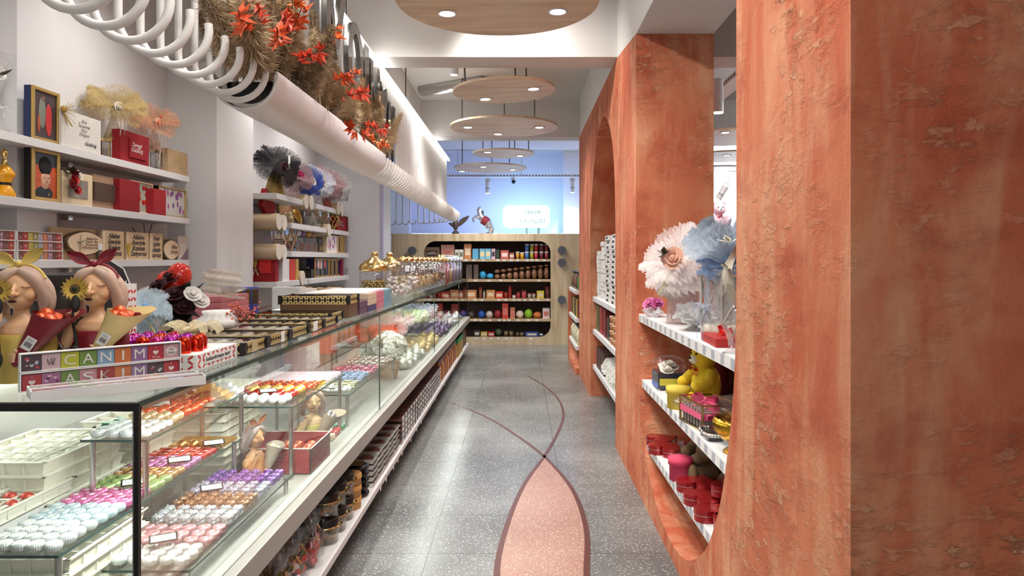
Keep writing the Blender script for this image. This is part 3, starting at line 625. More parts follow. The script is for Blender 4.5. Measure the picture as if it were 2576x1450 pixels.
# ================================================================ small makers
VELVET = mat((150, 24, 34), .9, noise=.25, scale=60); VELD = mat((120, 16, 28), .9, noise=.25, scale=60)
KRAFT = mat((186, 156, 120), .8, noise=.15, scale=40); NAVY = mat((30, 38, 84), .6); CREAM = mat((226, 206, 168), .6, noise=.1, scale=30)
GOLDF = mat((198, 164, 98), .35, .6); LEAFG = mat((58, 62, 40), .7); RED = mat((190, 28, 34), .5); GREEN = mat((40, 120, 70), .6)
PINK = mat((226, 120, 170), .5); ORANGE = mat((226, 96, 48), .5); SILV = mat((210, 210, 214), .22, .95, bump=.5, bscale=60)
INK = mat((24, 20, 22), .6); LIGHTP = mat((222, 196, 202), .6)
FILM = sheer((235, 235, 240), .14, .7, 30, .8)
def puff(b, c, r, m, d=(0, 0, 1), n=40, layers=3, seed=1, open_=.55, jag=.07):
    """a gathered fan of pleated tulle opening around direction d"""
    rr_ = random.Random(seed); d = Vector(d).normalized(); u = d.orthogonal().normalized(); v = d.cross(u); c = Vector(c); n = int(n*1.6)//2*2
    for l in range(layers):
        op = open_+l*.7/layers; ph = rr_.uniform(0, 6); vs = [c+d*(.02*r)]; rings = [[], [], []]
        for i in range(n):
            a = 2*PI*(i+.3*rr_.random())/n; q = r*(1-jag*rr_.random())*(1+.08*math.sin(a*3+ph)); pl = 1 if i % 2 else -1; k = op+.12*math.sin(a*4+ph)
            for t_, ring in zip((.3, .68, 1.0), rings):
                kk = (k+pl*.07*t_+.15*t_*t_)*1.2
                e = (u*math.cos(a)+v*math.sin(a))*math.sin(kk)+d*math.cos(kk); ring.append(c+e*q*t_)
        for ring in rings: vs += ring
        fs = []
        for i in range(n):
            j = (i+1) % n; fs.append((0, 1+i, 1+j))
            for k in range(2): fs.append((1+k*n+i, 1+(k+1)*n+i, 1+(k+1)*n+j, 1+k*n+j))
        b.add(vs, fs, m, True)
    return b
def rose(b, c, r, m, d=(0, 0, 1), seed=3):
    rr_ = random.Random(seed); d = Vector(d).normalized(); u = d.orthogonal().normalized(); v = d.cross(u); c = Vector(c)
    for k, (n, rad, up) in enumerate(((3, .35, .75), (5, .62, .5), (7, .95, .2))):
        for i in range(n):
            a = 2*PI*i/n+k*.5+rr_.uniform(-.2, .2); e = u*math.cos(a)+v*math.sin(a); s = v*math.cos(a)-u*math.sin(a); w = r*(.45+.1*k)
            p0 = c; p1 = c+e*r*rad*.7+d*r*(up*.6); p2 = c+e*r*rad*1.05+d*r*(up*.9)
            b.add([p0-s*w*.3, p0+s*w*.3, p1+s*w*.9, p1-s*w*.9, p2+s*w*.55+d*r*.02, p2-s*w*.55, (p2+e*r*.08)], [(0, 1, 2, 3), (3, 2, 4, 5), (5, 4, 6)], m, True)
    b.sph(c+d*r*.35, r*.3, m, 8, 6); return b
def leafs(b, c, r, m, n=5, seed=5, flat=.3):
    rr_ = random.Random(seed)
    for i in range(n):
        a = 2*PI*i/n+rr_.uniform(-.4, .4); e = Vector((math.cos(a), math.sin(a), rr_.uniform(-flat, flat+.5))).normalized(); s = e.cross(Vector((0, 0, 1))).normalized(); c0 = Vector(c); q = r*rr_.uniform(.7, 1.2)
        b.add([c0, c0+e*q*.5+s*q*.22, c0+e*q, c0+e*q*.5-s*q*.22], [(0, 1, 2, 3)], m)
    return b
def ribbon_bow(b, c, s, m, d=(1, 0, 0)):
    c = Vector(c); d = Vector(d).normalized(); u = Vector((0, 0, 1)).cross(d); u = u.normalized() if u.length > .1 else Vector((0, 1, 0)); v = d.cross(u)
    for sg in (-1, 1):
        loop = [c+u*sg*s*.05, c+u*sg*s*.5+v*s*.28+d*s*.1, c+u*sg*s*.85+v*s*.2+d*s*.15, c+u*sg*s*.8-v*s*.1+d*s*.12, c+u*sg*s*.4-v*s*.12+d*s*.08, c+u*sg*s*.05]
        for i in range(5):
            w = d*s*.16; b.quad(loop[i]-w, loop[i]+w, loop[i+1]+w, loop[i+1]-w, m)
        b.quad(c, c+u*sg*s*.12, c+u*sg*s*.55-v*s*.8, c+u*sg*s*.33-v*s*.85, m)
    b.sph(c+d*s*.06, (s*.14,)*3, m, 8, 6); return b
def facing_box(name, lb, cat, px0, px1, pyt, z0, XF, dep, m, front=None, group=None, bev=.003, inset=.0, refpx=None):
    """a box on a wall shelf, its broad face on the plane X=XF turned to the aisle"""
    y0, y1 = DX(px0, XF), DX(px1, XF); yr = DX(refpx or px0, XF); h = H+(VY-pyt)/F*yr-z0
    t = thing(name, lb, cat, (XF-dep, y0, z0), group=group); w = y1-y0
    MB().box(0, dep, 0, w, 0, h, m).build('body', t, bev=bev)
    return t, w, h, dep
def panel(t, dep, y0, y1, z0, z1, m, th=.004, name='panel'):
    return MB().box(dep-.001, dep+th, y0, y1, z0, z1, m).build(name, t)
def frame(name, lb, cat, px0, px1, pyt, z0, XF, dep, fm, back, picfn=None, fw=.021, group=None):
    y0, y1 = DX(px0, XF), DX(px1, XF); h = H+(VY-pyt)/F*y0-z0; w = y1-y0
    t = thing(name, lb, cat, (XF-dep, y0, z0), group=group)
    MB().box(0, dep-.014, .002, w-.002, .002, h-.002, back).build('back_box', t)
    b = MB()
    def side(a0, a1, c0, c1): b.box(dep-.014, dep, a0, a1, c0, c1, fm)
    side(0, fw, 0, h); side(w-fw, w, 0, h); side(fw, w-fw, 0, fw); side(fw, w-fw, h-fw, h); b.build('frame', t, bev=.005)
    if picfn: picfn(t, dep-.0135, fw, w-fw, fw, h-fw)
    return t, w, h
def writing(t, dep, w, h, s, m, cy=.5, cz=.5, fy=.7, fz=.6, shear=.2, name='lettering', bold=0):
    return lettering(s, .1, m, t, (dep+.0012, w*cy, h*cz), (0, 1, 0), (0, 0, 1), fit=(w*fy, h*fz), shear=shear, name=name, bold=bold)
# ================================================================ wall shelves on the left wall
SZ = [2.148, 1.82, 1.497]
for z, lb in zip(SZ, ('top white wall shelf with the tulle lanterns', 'middle white wall shelf with framed pictures and red boxes', 'lowest white wall shelf with wooden plaques and letter chocolate boxes')):
    t = thing('wall_shelf', lb, 'shelf', (0, 0, z)); MB().box(-2.719, -2.6, 1.5, 5.45, -.045, 0, WHITE).box(-2.85, -2.719, 1.5, 3.749, -.045, 0, WHITE).box(-2.85, -2.719, 4.071, 5.45, -.045, 0, WHITE).build('board', t, bev=.002)
    MB().box(-2.848, -2.80, 4.3, 4.34, -.075, -.0455, STEEL).build('bracket', t); MB().box(-2.84, -2.80, 3.4, 3.45, -.085, -.0455, mat((170, 170, 172), .5)).build('bracket', t)
z = SZ[0]
def pic_dancers(t, x, y0, y1, z0, z1):
    b = MB(); b.box(x, x+.002, y0, y1, z0, z1, mat((70, 56, 58), .35, noise=.5, scale=18)); w, h = y1-y0, z1-z0
    b.sph((x+.002, y0+w*.38, z0+h*.55), (.002, w*.16, h*.34), mat((128, 130, 120), .5), 12, 8); b.sph((x+.003, y0+w*.66, z0+h*.42), (.003, w*.15, h*.36), mat((196, 52, 54), .5), 12, 8)
    b.sph((x+.003, y0+w*.42, z0+h*.86), (.003, w*.07, h*.05), mat((140, 92, 70), .5)); b.sph((x+.003, y0+w*.22, z0+h*.3), (.002, w*.06, h*.2), mat((176, 84, 50), .5)); b.build('picture', t)
frame('picture_box', 'navy gift box with gold framed dancing couple picture on the top shelf', 'picture box', 83, 152, 212, z, -2.625, .05, GOLDF, NAVY, pic_dancers)
t, w, h, d = facing_box('gift_box', 'white vine patterned gift box with writing on the top shelf', 'gift box', 155, 254, 305, z, -2.61, .06, mat((226, 222, 214), .6, noise=.12, scale=45), refpx=254)
writing(t, d, w, h, 'Gülüş', INK, .72, .2, .3, .12); writing(t, d, w, h, 'Kız\nİsteme\nSöz\nNişan', mat((150, 140, 130), .5), .55, .62, .3, .5)
b = MB()
for i in range(34): a = R.uniform(0, 2*PI); b.tube([(d+.004, .0, h*.95), (d+.02+.02*R.random(), .04*math.cos(a)+.03, h*.95+.07*math.sin(a)-.02)], .0012, mat((190, 160, 90), .8), 4)
b.sph((d+.012, 0, h*.98), (.014, .02, .02), mat((186, 150, 70), .8)); b.build('dried_flower', t)
def tulle_lantern(lb, px, py, X, pr, tm, bodyc, wd, hh, flower, zs, ddir, fl2=None, name='tulle_lantern', group=None, clear=True):
    d = DX(px, X); t = thing(name, lb, 'tulle gift', (X, d, zs), group=group)
    b = MB(); e = .006
    for sx in (-1, 1):
        for sy in (-1, 1): b.box(sx*wd/2-e, sx*wd/2+e, sy*wd/2-e, sy*wd/2+e, 0, hh, bodyc)
    for zz in (0, hh-.02): b.box(-wd/2-e, wd/2+e, -wd/2-e, wd/2+e, zz, zz+.02, bodyc)
    b.build('lantern_frame', t)
    MB().box(-wd/2+.001, wd/2-.001, -wd/2+.001, wd/2-.001, .021, hh-.021, glass(base=.1)).build('lantern_glass', t)
    b = MB(); b.lathe([(wd*.5, 0), (wd*.3, .02), (.012, .045)], bodyc, (0, 0, hh), 4, False); b.build('lantern_top', t)
    b = MB(); cz = (.03, -.03, .345); b.lathe([(wd*.62, hh*.9-.345), (wd*.4, hh-.30), (.016, -.05), (.02, .0)], tm, (.015, -.015, .345), 18, flute=.1, fn=9); puff(b, cz, pr, tm, ddir, 44, 4, 5+int(px), .7); b.build('tulle', t)
    b = MB(); fc = Vector(cz)+Vector((.05, -.035, .0)); rose(b, fc, .036, flower, (1, -.4, .3)); leafs(b, fc-Vector((.01, 0, 0)), .06, LEAFG, 6)
    if fl2:
        for q in range(7): b.sph(fc+Vector((.01, R.uniform(-.04, .04), R.uniform(-.02, .05))), (.008, .008, .012), fl2, 6, 5)
    b.build('flower', t)
    b = MB()
    for q in (-.02, .015): b.tube([fc, fc+Vector((.03, q, -.06)), (wd*.6, q*1.5, hh*.3), (wd*.62, q*2, .04)], .004, sheer(( 232, 222, 205), .7), 5)
    b.build('ribbon', t); return t
tulle_lantern('golden tulle puff with a white rose over a gold lantern', 283, 290, -2.71, .19, sheer((206, 182, 128), .42), GOLD, .10, .15, mat((240, 236, 228), .7), z, (.35, -.5, .8))
t, w, h, d = facing_box('gift_box', 'red velvet gift box with silver writing on the top shelf', 'gift box', 304, 375, 347, z, -2.62, .06, VELVET, refpx=375)
panel(t, d, w*.25, w*.85, h*.18, h*.78, VELVET, .012, 'raised_panel'); writing(t, d+.012, w, h, 'Sevgi\nGülüş', mat((230, 220, 214), .4), .5, .5, .4, .35)
tulle_lantern('peach tulle puff with an orange flower over a silver lantern', 385, 330, -2.71, .165, sheer((236, 184, 150), .42), CHROME, .10, .15, mat((240, 180, 150), .7), z, (.35, -.5, .8), mat((220, 84, 50), .6))
t, w, h, d = facing_box('gift_box', 'plain kraft gift box with gold writing at the end of the top shelf', 'gift box', 424, 472, 372, z, -2.61, .06, KRAFT); writing(t, d, w, h, 'Söz\nNişan', GOLD, .5, .5, .6, .6)
# tall wrapped flower at the picture's edge
t = thing('tulle_bouquet', 'white rose in clear film at the near end of the top shelf', 'bouquet', (-2.74, 3.62, z)); b = MB(); b.lathe([(.03, 0), (.05, .05), (.02, .18), (.09, .42)], FILM, n=14); b.build('film_wrap', t)
b = MB(); rose(b, (0, 0, .33), .05, mat((240, 236, 230), .7), (1, -.3, .4)); leafs(b, (0, 0, .3), .09, LEAFG, 5); b.tube([(0, 0, 0), (0, 0, .3)], .004, LEAFG, 5); b.build('flower', t)
b = MB(); ribbon_bow(b, (.03, 0, .14), .07, sheer((235, 235, 235), .7)); b.build('bow', t)
# ---- middle shelf
z = SZ[1]
t = thing('perfume_bottle', 'yellow hourglass bottle with a gold stopper on the middle shelf', 'bottle', (-2.68, 3.605, z))
MB().lathe([(.0, 0), (.05, .0), (.052, .02), (.03, .06), (.026, .075), (.046, .11), (.05, .125), (.03, .155), (.013, .17), (.012, .175)], mat((236, 164, 20), .15, noise=.15, scale=120, coat=.5), n=24).build('bottle_body', t)
MB().lathe([(.014, .172), (.014, .2), (.008, .205), (.018, .225), (.012, .25), (0, .258)], GOLD, n=16).build('stopper', t); MB().lathe([(.031, .065), (.031, .078)], BLACK, n=20).build('band_label', t)
def pic_portrait(t, x, y0, y1, z0, z1):
    w, h = y1-y0, z1-z0; q = lambda a, c: (x+.0022, y0+w*a, z0+h*c)
    b = MB(); b.box(x, x+.002, y0, y1, z0, z1, mat((196, 84, 38), .4, noise=.6, scale=14, stretch=(1, 1, 4))); b.box(x+.0005, x+.0022, y0, y1, z0+h*.72, z1, mat((52, 60, 74), .4, noise=.4, scale=14))
    b.sph(q(.45, .1), (.002, w*.4, h*.16), mat((34, 40, 44), .6), 14, 8); b.sph(q(.48, .27), (.002, w*.15, h*.12), mat((190, 140, 112), .6)); b.sph(q(.52, .43), (.003, w*.21, h*.17), mat((214, 168, 140), .6), 16, 10)
    b.prism([(-.24, .5), (.26, .5), (.24, .86), (.1, .95), (-.14, .94), (-.3, .84)], .003, mat((22, 22, 24), .9, noise=.5, scale=60), (x+.003, y0+w*.5, z0), (0, w, 0), (0, 0, h)) if False else b.sph(q(.5, .72), (.004, w*.3, h*.22), mat((20, 20, 22), .9), 14, 8)
    for a in (.44, .62): b.sph((x+.0055, y0+w*a, z0+h*.45), (.001, w*.035, h*.012), INK, 8, 5)
    b.sph((x+.0055, y0+w*.55, z0+h*.345), (.001, w*.05, h*.01), mat((150, 90, 76), .6), 8, 5); b.sph((x+.006, y0+w*.55, z0+h*.41), (.0014, w*.025, h*.05), mat((206, 156, 126), .6), 8, 6)
    b.prism([(.3, .14), (.42, .06), (.52, .13), (.42, .2)], .001, GOLD, (x+.004, y0+w*.2, z0), (0, w*.8, 0), (0, 0, h*.9)) if False else b.sph(q(.66, .08), (.003, w*.07, h*.05), GOLD, 4, 3); b.build('picture', t)
frame('picture_box', 'black gift box with gold framed portrait of a man in a fur hat', 'picture box', 83, 153, 369, z, -2.625, .05, GOLDF, mat((20, 18, 18), .4), pic_portrait, .022)
t = thing('rose_corsage', 'small red and white rose bunch beside the gold framed portrait', 'flowers', (-2.60, 4.05, z+.145)); b = MB()
for i, (yy, zz, mm) in enumerate([(0, 0, RED), (.03, .03, mat((232, 222, 208), .7)), (-.02, -.035, VELD), (.02, -.06, RED), (-.01, .04, VELD)]): rose(b, (-.0, yy, zz), .028, mm, (1, -.2, .3), i)
b.build('roses', t); b = MB(); leafs(b, (-.02, 0, .03), .09, LEAFG, 7, 3); leafs(b, (-.02, 0, -.05), .07, LEAFG, 5, 4); b.build('leaves', t)
t, w, h, d = facing_box('gift_box', 'cream velvet box with a glitter window on the middle shelf', 'gift box', 157, 233, 442, z, -2.635, .07, CREAM, refpx=233)
panel(t, d, w*.2, w*.82, h*.22, h*.78, mat((176, 166, 152), .25, .6, noise=.6, scale=260, bump=.9, bscale=300), .003, 'glitter_panel')
t, w, h, d = facing_box('gift_box', 'bronze velvet box with a dark brown raised panel', 'gift box', 234, 300, 450, z, -2.64, .07, mat((166, 134, 106), .7, noise=.2, scale=40), refpx=300); panel(t, d, w*.0, w*.82, h*.24, h*.76, mat((84, 62, 48), .8), .012, 'raised_panel')
t, w, h, d = facing_box('gift_box', 'plain red velvet box before the poppy picture', 'gift box', 301, 352, 459, z, -2.60, .08, VELVET, refpx=352)
def pic_flowers(cols, bg, k, sx, sz):
    def fn(t, x, y0, y1, z0, z1):
        b = MB(); b.box(x, x+.002, y0, y1, z0, z1, bg); r_ = random.Random(k)
        for i in range(k):
            c = cols[i % len(cols)]; yy = r_.uniform(y0+.02, y1-.02); zz = r_.uniform(z0+.02, z1-.02)
            b.sph((x+.002, yy, zz), (.0015+.0002*i/k, sx, sz), c, 10, 6); b.box(x+.0015, x+.0021, yy-.0012, yy+.0012, max(z0, zz-.045), zz, GREEN)
        b.build('picture', t)
    return fn
frame('picture_box', 'poppy picture in a cream frame between two red boxes', 'picture box', 330, 386, 452, z, -2.645, .05, CREAM, CREAM, pic_flowers([mat((206, 52, 40), .5), mat((180, 34, 30), .5)], mat((180, 186, 168), .5, noise=.4, scale=40), 16, .02, .018), .012)
t, w, h, d = facing_box('gift_box', 'plain red velvet box before the tulip picture', 'gift box', 387, 418, 474, z, -2.60, .08, mat((168, 34, 42), .9, noise=.2, scale=60))
frame('picture_box', 'purple tulip picture in a gold frame at the end of the middle shelf', 'picture box', 402, 470, 466, z, -2.645, .05, GOLDF, BLACK, pic_flowers([mat((140, 70, 150), .5), mat((176, 90, 150), .5), mat((112, 60, 140), .5)], mat((206, 202, 196), .5, noise=.2, scale=40), 24, .014, .022), .012)
# ---- lowest shelf: letter chocolate boxes
SQC = {'C': (196, 200, 58), 'A': (116, 152, 72), 'N': (138, 176, 206), 'I': (214, 122, 66), 'M': (150, 116, 168), 'S': (206, 150, 160), 'K': (176, 42, 50)}
LETW = mat((240, 236, 230), .5); HEARTW = mat((240, 230, 228), .5)
def heart(b, x, yc, zc, s, m):
    p = []
    for i in range(24):
        a = 2*PI*i/24; p.append((.9*s*math.sin(a)**3, s*(.72*math.cos(a)-.28*math.cos(2*a)-.11*math.cos(3*a)-.05*math.cos(4*a))))
    b.prism(p, .0006, m, (x, yc, zc), (0, 1, 0), (0, 0, 1)); return b
def letter_box(t, L0, hh, dep, word, texts, detail=True):
    """a clear fronted carton of printed square chocolates: front on +X, length along Y"""
    e = .0025; b = MB(); b.box(-dep, 0, 0, L0, 0, e, PAPER).box(-dep, 0, 0, L0, hh-e, hh, PAPER).box(-dep, 0, 0, e, e, hh-e, PAPER).box(-dep, 0, L0-e, L0, e, hh-e, PAPER).box(-dep, -dep+e, e, L0-e, e, hh-e, PAPER); b.build('carton', t)
    n = len(word); s = (L0-2*e-.004)/n; h2 = hh-2*e-.003
    for i, ch in enumerate(word):
        y0 = e+.002+i*s; col = SQC.get(ch, (70, 44, 56) if ch == '#' else (214, 186, 190) if ch == 'l' else (186, 48, 62) if ch == 'h' else (206, 168, 172) if ch == 'm' else (176, 110, 160))
        q = MB().box(-dep+.006, -.004, y0+.0006, y0+s-.0006, e, e+h2, mat(col, .5)).build('chocolate', t)
        b = MB(); x = -.0039
        if ch in 'h': heart(b, x, y0+s*.5, e+h2*.5, s*.2, HEARTW)
        if ch == 'm': b.prism([(s*.36*math.cos(a)*(1+.08*math.sin(5*a)), h2*.32*math.sin(a)) for a in [2*PI*j/20 for j in range(20)]], .0005, HEARTW, (x, y0+s*.5, e+h2*.5), (0, 1, 0), (0, 0, 1))
        if ch == '#':
            for k in range(7): heart(b, x, y0+s*(.18+.64*R.random()), e+h2*(.15+.7*R.random()), s*R.uniform(.07, .13), [mat((200, 200, 216), .5), mat((206, 60, 74), .5), mat((226, 160, 170), .5)][k % 3])
        if ch == 'p':
            for k in range(6): heart(b, x, y0+s*(.18+.64*R.random()), e+h2*(.15+.7*R.random()), s*R.uniform(.07, .15), [mat((120, 50, 110), .5), mat((226, 190, 214), .5)][k % 2])
        if b.v: b.build('print', q)
        tx = None
        if ch.isupper(): tx, f_ = ch, (s*(.12 if ch == 'I' else .62), h2*.66)
        elif detail and ch == 'l': tx, f_ = 'LO\nVE', (s*.42, h2*.42)
        elif detail and ch == 'm': tx, f_ = 'my\nlove', (s*.4, h2*.4)
        if tx: lettering(tx, .03, LETW if ch.isupper() else INK, q, (x+.0006, y0+s*.5, e+h2*.5), (0, 1, 0), (0, 0, 1), fit=f_, ext=.0003, bold=0)
        if detail and ch == 'h': lettering('I', .01, HEARTW, q, (x+.0006, y0+s*.5, e+h2*.84), (0, 1, 0), (0, 0, 1), fit=(s*.04, h2*.15), ext=.0003); lettering('You', .01, HEARTW, q, (x+.0006, y0+s*.5, e+h2*.18), (0, 1, 0), (0, 0, 1), fit=(s*.5, h2*.17), ext=.0003)
    MB().box(-.003, -.0022, e, L0-e, e, hh-e, glass(base=.04, edge=.35)).build('clear_window', t)
    return t
z = SZ[2]
t0 = proto(letter_box(thing('chocolate_box', 'rainbow CANIM chocolate box, bottom of the full stack on the lowest shelf', 'chocolate box', (-2.605, 3.60, z), group='letter chocolate boxes on the shelf'), .352, .05, .05, '#hCANIM#h', 0, False))
for i in (1, 2): dup(t0, (-2.605, 3.60-.004*(i-1), z+.0505*i), 0, ['', 'rainbow CANIM chocolate box, middle of the full stack on the lowest shelf', 'rainbow CANIM chocolate box, top of the full stack on the lowest shelf'][i])
for i in range(3): dup(t0, (-2.605, 3.225+.003*i, z+.0505*i), 0, ['rainbow chocolate box, bottom of the cut off stack beside the yellow bow figurine', 'rainbow chocolate box, middle of the cut off stack beside the yellow bow figurine', 'rainbow chocolate box, top of the cut off stack beside the yellow bow figurine'][i])
BARK = mat((96, 72, 48), .9, noise=.5, scale=50, bump=.6, bscale=60); SLICE = mat((226, 200, 168), .7, noise=.1, scale=20)
def slice_plaque(lb, px0, px1, py0, py1, X, boardpx, txt):
    y0, y1 = DX(px0, X), DX(px1, X); yc = (y0+y1)/2; zc = H+(VY-(py0+py1)/2)/F*yc; a, c = (y1-y0)/2, (py1-py0)/2/F*yc
    t = thing('wooden_plaque', lb, 'plaque', (X, yc, z)); pts = [(a*math.cos(q)*(1+.03*math.sin(3*q)), c*math.sin(q)*(1+.04*math.cos(4*q))) for q in [2*PI*i/40 for i in range(40)]]
    if boardpx:
        b0, b1, bt = boardpx; MB().box(-.06, -.04, DX(b0, X)-yc, DX(b1, X)-yc, 0, bt, KRAFT).build('back_board', t)
    o_ = MB().prism(pts, .03, BARK, (-.032, 0, zc-z), (0, 1, 0), (0, 0, 1)).build('wood_slice', t); MB().prism([(p*.93, q*.92) for p, q in pts], .002, SLICE, (-.002, 0, zc-z), (0, 1, 0), (0, 0, 1)).build('cut_face', o_)
    lettering(txt, .02, mat((120, 84, 60), .6), t, (.0012, a*.3, zc-z), (0, 1, 0), (0, 0, 1), fit=(a*.8, c*1.05), shear=.15)
    return t, a, c, zc-z
t, a, c, zz = slice_plaque('oval bark edged wood slice plaque with a dried leaf and price sticker', 168, 262, 583, 642, -2.64, (146, 262, .19), "Allah'ın\nEmri ile\nKızınızı\nİstiyoruz")
b = MB(); leafs(b, (.004, -a*.35, zz), .04, mat((60, 110, 104), .7), 4, 2); leafs(b, (.004, -a*.25, zz-.03), .035, mat((140, 60, 60), .7), 3, 3); b.tube([(.003, -a*.35, zz-c*.8), (.004, -a*.32, zz+c*.7)], .002, KRAFT, 4); b.build('dried_leaf', t)
MB().box(.003, .005, a*.62, a*.95, zz-c*.55, zz-.0, PAPER).build('price_sticker', t)
for i, (p0, p1, tx, lb) in enumerate([(258, 312, 579, 'kraft card with four lines of black writing closest to the wood slice'), (318, 374, 583, 'kraft card with black writing and dried wheat, middle of three'), (377, 409, 587, 'half hidden kraft card with black writing, last of three')]):
    t, w, h, d = facing_box('writing_card', lb, 'card', p0, p1, tx, z, -2.635-.005*i, .02, mat((206, 178, 140), .8, noise=.08, scale=40), bev=.001); panel(t, d, 0, .022, 0, h, CREAM, .002, 'lace_edge')
    lettering('Allahın\nEmriyle\nKızınızı\nİstiyoruz' if i < 2 else 'hın\niyle\nınızı\noruz', .03, INK, t, (d+.0012, w*.54, h*.5), (0, 1, 0), (0, 0, 1), fit=(w*.72, h*.82), shear=.25, bold=.012)
    if i == 1:
        b = MB()
        for k in range(9): b.tube([(d+.004, .02, .02), (d+.008, .0+.008*k-.02, .10+.01*(k % 3))], .0018, mat((206, 170, 70), .7), 4)
        b.build('dried_wheat', t)
slice_plaque('smaller oval wood slice with writing at the end of the lowest shelf', 411, 453, 604, 654, -2.64, (408, 440, .16), 'Allahın\nEmriyle')[0]
t, w, h, d = facing_box('gift_box', 'pale marbled gift box with a mauve corner, last on the lowest shelf', 'gift box', 448, 472, 594, z, -2.655, .05, mat((222, 212, 198), .5, noise=.15, scale=20)); MB().prism([(w*.2, 0), (w, 0), (w, h*.5)], .003, mat((150, 120, 136), .6), (d, 0, 0), (0, 1, 0), (0, 0, 1)).build('corner_panel', t)
t = thing('dried_twigs', 'thin dried twigs rising behind the wooden plaques', 'dried twigs', (-2.77, 5.1, z)); b = MB()
for yy, hh in ((-.15, .23), (0, .27), (.12, .28), (.16, .19)): b.tube([(0, 0, 0), (.01, yy*.4, hh*.6), (0, yy, hh)], .003, mat((90, 66, 70), .8), 5)
b.build('twigs', t)
# ================================================================ the glass display counter
GT = 1.18; SL = .58                         # top glass and slab heights
EDGE = mat((40, 68, 62), .45)
GCL = glass((244, 250, 247), .05, .55)
STONE = mat((164, 160, 154), .35, noise=.1, scale=5, stretch=(1, 1, 6))
ct = thing('display_counter', 'long glass display counter on a pale stone ledge running down the aisle', 'counter', (0, 0, 0))
YA, YZ = 1.575, 11.2
XB = -1.75
MB().box(XB-.02, -.83, YA-.03, YZ, .50, SL, STONE).build('stone_ledge', ct, bev=.003)
MB().box(XB, -1.22, YA, YZ, 0, .50, WHITE).build('base_cabinet', ct)
MB().box(-1.219, -.83, YA, YZ-.3, .155, .19, WHITE).box(-1.219, -1.15, YA, YZ-.3, 0, .155, mat((120, 118, 116), .7)).build('lower_shelf', ct, bev=.002)
ys = [YA, 4.26, 6.95, 9.65, YZ]
for a, b_ in zip(ys, ys[1:]):
    q = MB().box(-.872, -.866, a+.003, b_-.003, SL, GT, GCL).build('front_pane', ct)
    MB().box(-.8725, -.8655, b_-.003, b_+.001, SL, GT, mat((60, 72, 70), .3)).build('pane_edge', q)
MB().box(XB, -.875, YA, YA+.006, SL, GT-.02, GCL).build('end_pane', ct)
b = MB()
b.quad((XB, YA-.01, GT), (-.86, YA-.01, GT), (-.86, YZ, GT), (XB, YZ, GT), GCL); b.quad((XB, YA-.01, GT-.012), (-.86, YA-.01, GT-.012), (-.86, YZ, GT-.012), (XB, YZ, GT-.012), GCL)
b.quad((-.8599, YA-.01, GT-.012), (-.8599, YZ, GT-.012), (-.8599, YZ, GT), (-.8599, YA-.01, GT), EDGE)
b.build('top_pane', ct)
MB().box(XB, -.862, YA-.012, YA+.004, GT-.022, GT-.004, BLACK).build('black_end_rail', ct)
MB().box(-.876, -.8655, YA-.004, YA+.008, SL, GT-.02, BLACK).box(-.881, -.876, YA, YA+.008, SL, GT-.02, CHROME).build('corner_post', ct)
MB().box(XB, XB+.01, YA+.01, YZ, SL, GT-.015, mat((206, 205, 202), .3)).build('sliding_back_panel', ct)
for yy in (1.95, 3.3, 4.7, 6.1, 7.5): MB().box(XB+.01, XB+.016, yy, yy+.02, SL, GT-.02, STEEL).build('panel_stile', ct)
MB().box(-.884, -.880, YA+.02, YZ-.05, GT-.03, GT-.0125, EDGE).box(-.90, -.885, YA+.05, YZ-.05, GT-.024, GT-.013, WHITE).box(-.899, -.886, YA+.06, YZ-.06, GT-.026, GT-.024, emis((255, 252, 246), 5)).build('led_profile', ct)
MB().box(XB+.012, XB+.03, YA+.05, YZ-.05, GT-.03, GT-.013, WHITE).build('led_profile', ct)
for a, b_ in ((1.65, 4.2), (4.3, 7.6), (7.7, 11.0)):
    light('AREA', (-.895, (a+b_)/2, GT-.03), (6.5 if a < 2 else 3.6)*(b_-a), (255, 252, 248), .02, b_-a, (0, math.radians(-8), 0))
    light('AREA', (XB+.04, (a+b_)/2, GT-.035), 1.6*(b_-a), (255, 252, 248), .02, b_-a, (0, math.radians(22), 0))
def gshelf(lb, x0, x1, y0, y1, z, posts=True, leg=None):
    t = thing('glass_shelf', lb, 'shelf', (0, 0, z), group='glass shelves in the display counter')
    b = MB(); b.quad((x0, y0, 0), (x1, y0, 0), (x1, y1, 0), (x0, y1, 0), glass((246, 250, 248), .04, .4))
    b.box(x1-.001, x1+.0005, y0, y1, -.007, 0, EDGE).box(x0, x1, y0-.0005, y0+.001, -.007, 0, EDGE); b.build('pane', t)
    zb = SL if leg is None else leg
    for x in (x0+.02, x1-.02):
        for y in (y0+.03, y1-.03): MB().cyl((x, y, zb-z), (x, y, -.007), .009, STEEL, n=12).build('post', t)
    return t
gshelf('lowest glass shelf with white, pink, silver, brown and purple candies', -1.21, -.905, 1.9, 2.76, .65)
gshelf('middle glass shelf with white, blue, pink and green pleated candies', -1.36, -1.125, 1.69, 2.80, .78)
gshelf('short upper glass shelf with orange candies and gold bars', -1.32, -1.12, 2.08, 2.86, .96, leg=.78)
gshelf('glass shelf over the figurines with white and red candies', -1.32, -.945, 2.88, 3.72, .89)
gshelf('glass shelf behind the figurines with blue, pink and olive candies', -1.25, -.94, 3.80, 5.2, .76)
gshelf('back glass shelf with the white gift box and tray', -1.66, -1.36, 3.9, 6.2, .78)
gshelf('far glass shelf with tulle sweets and flower favours', -1.5, -.97, 5.4, 8.6, .82)
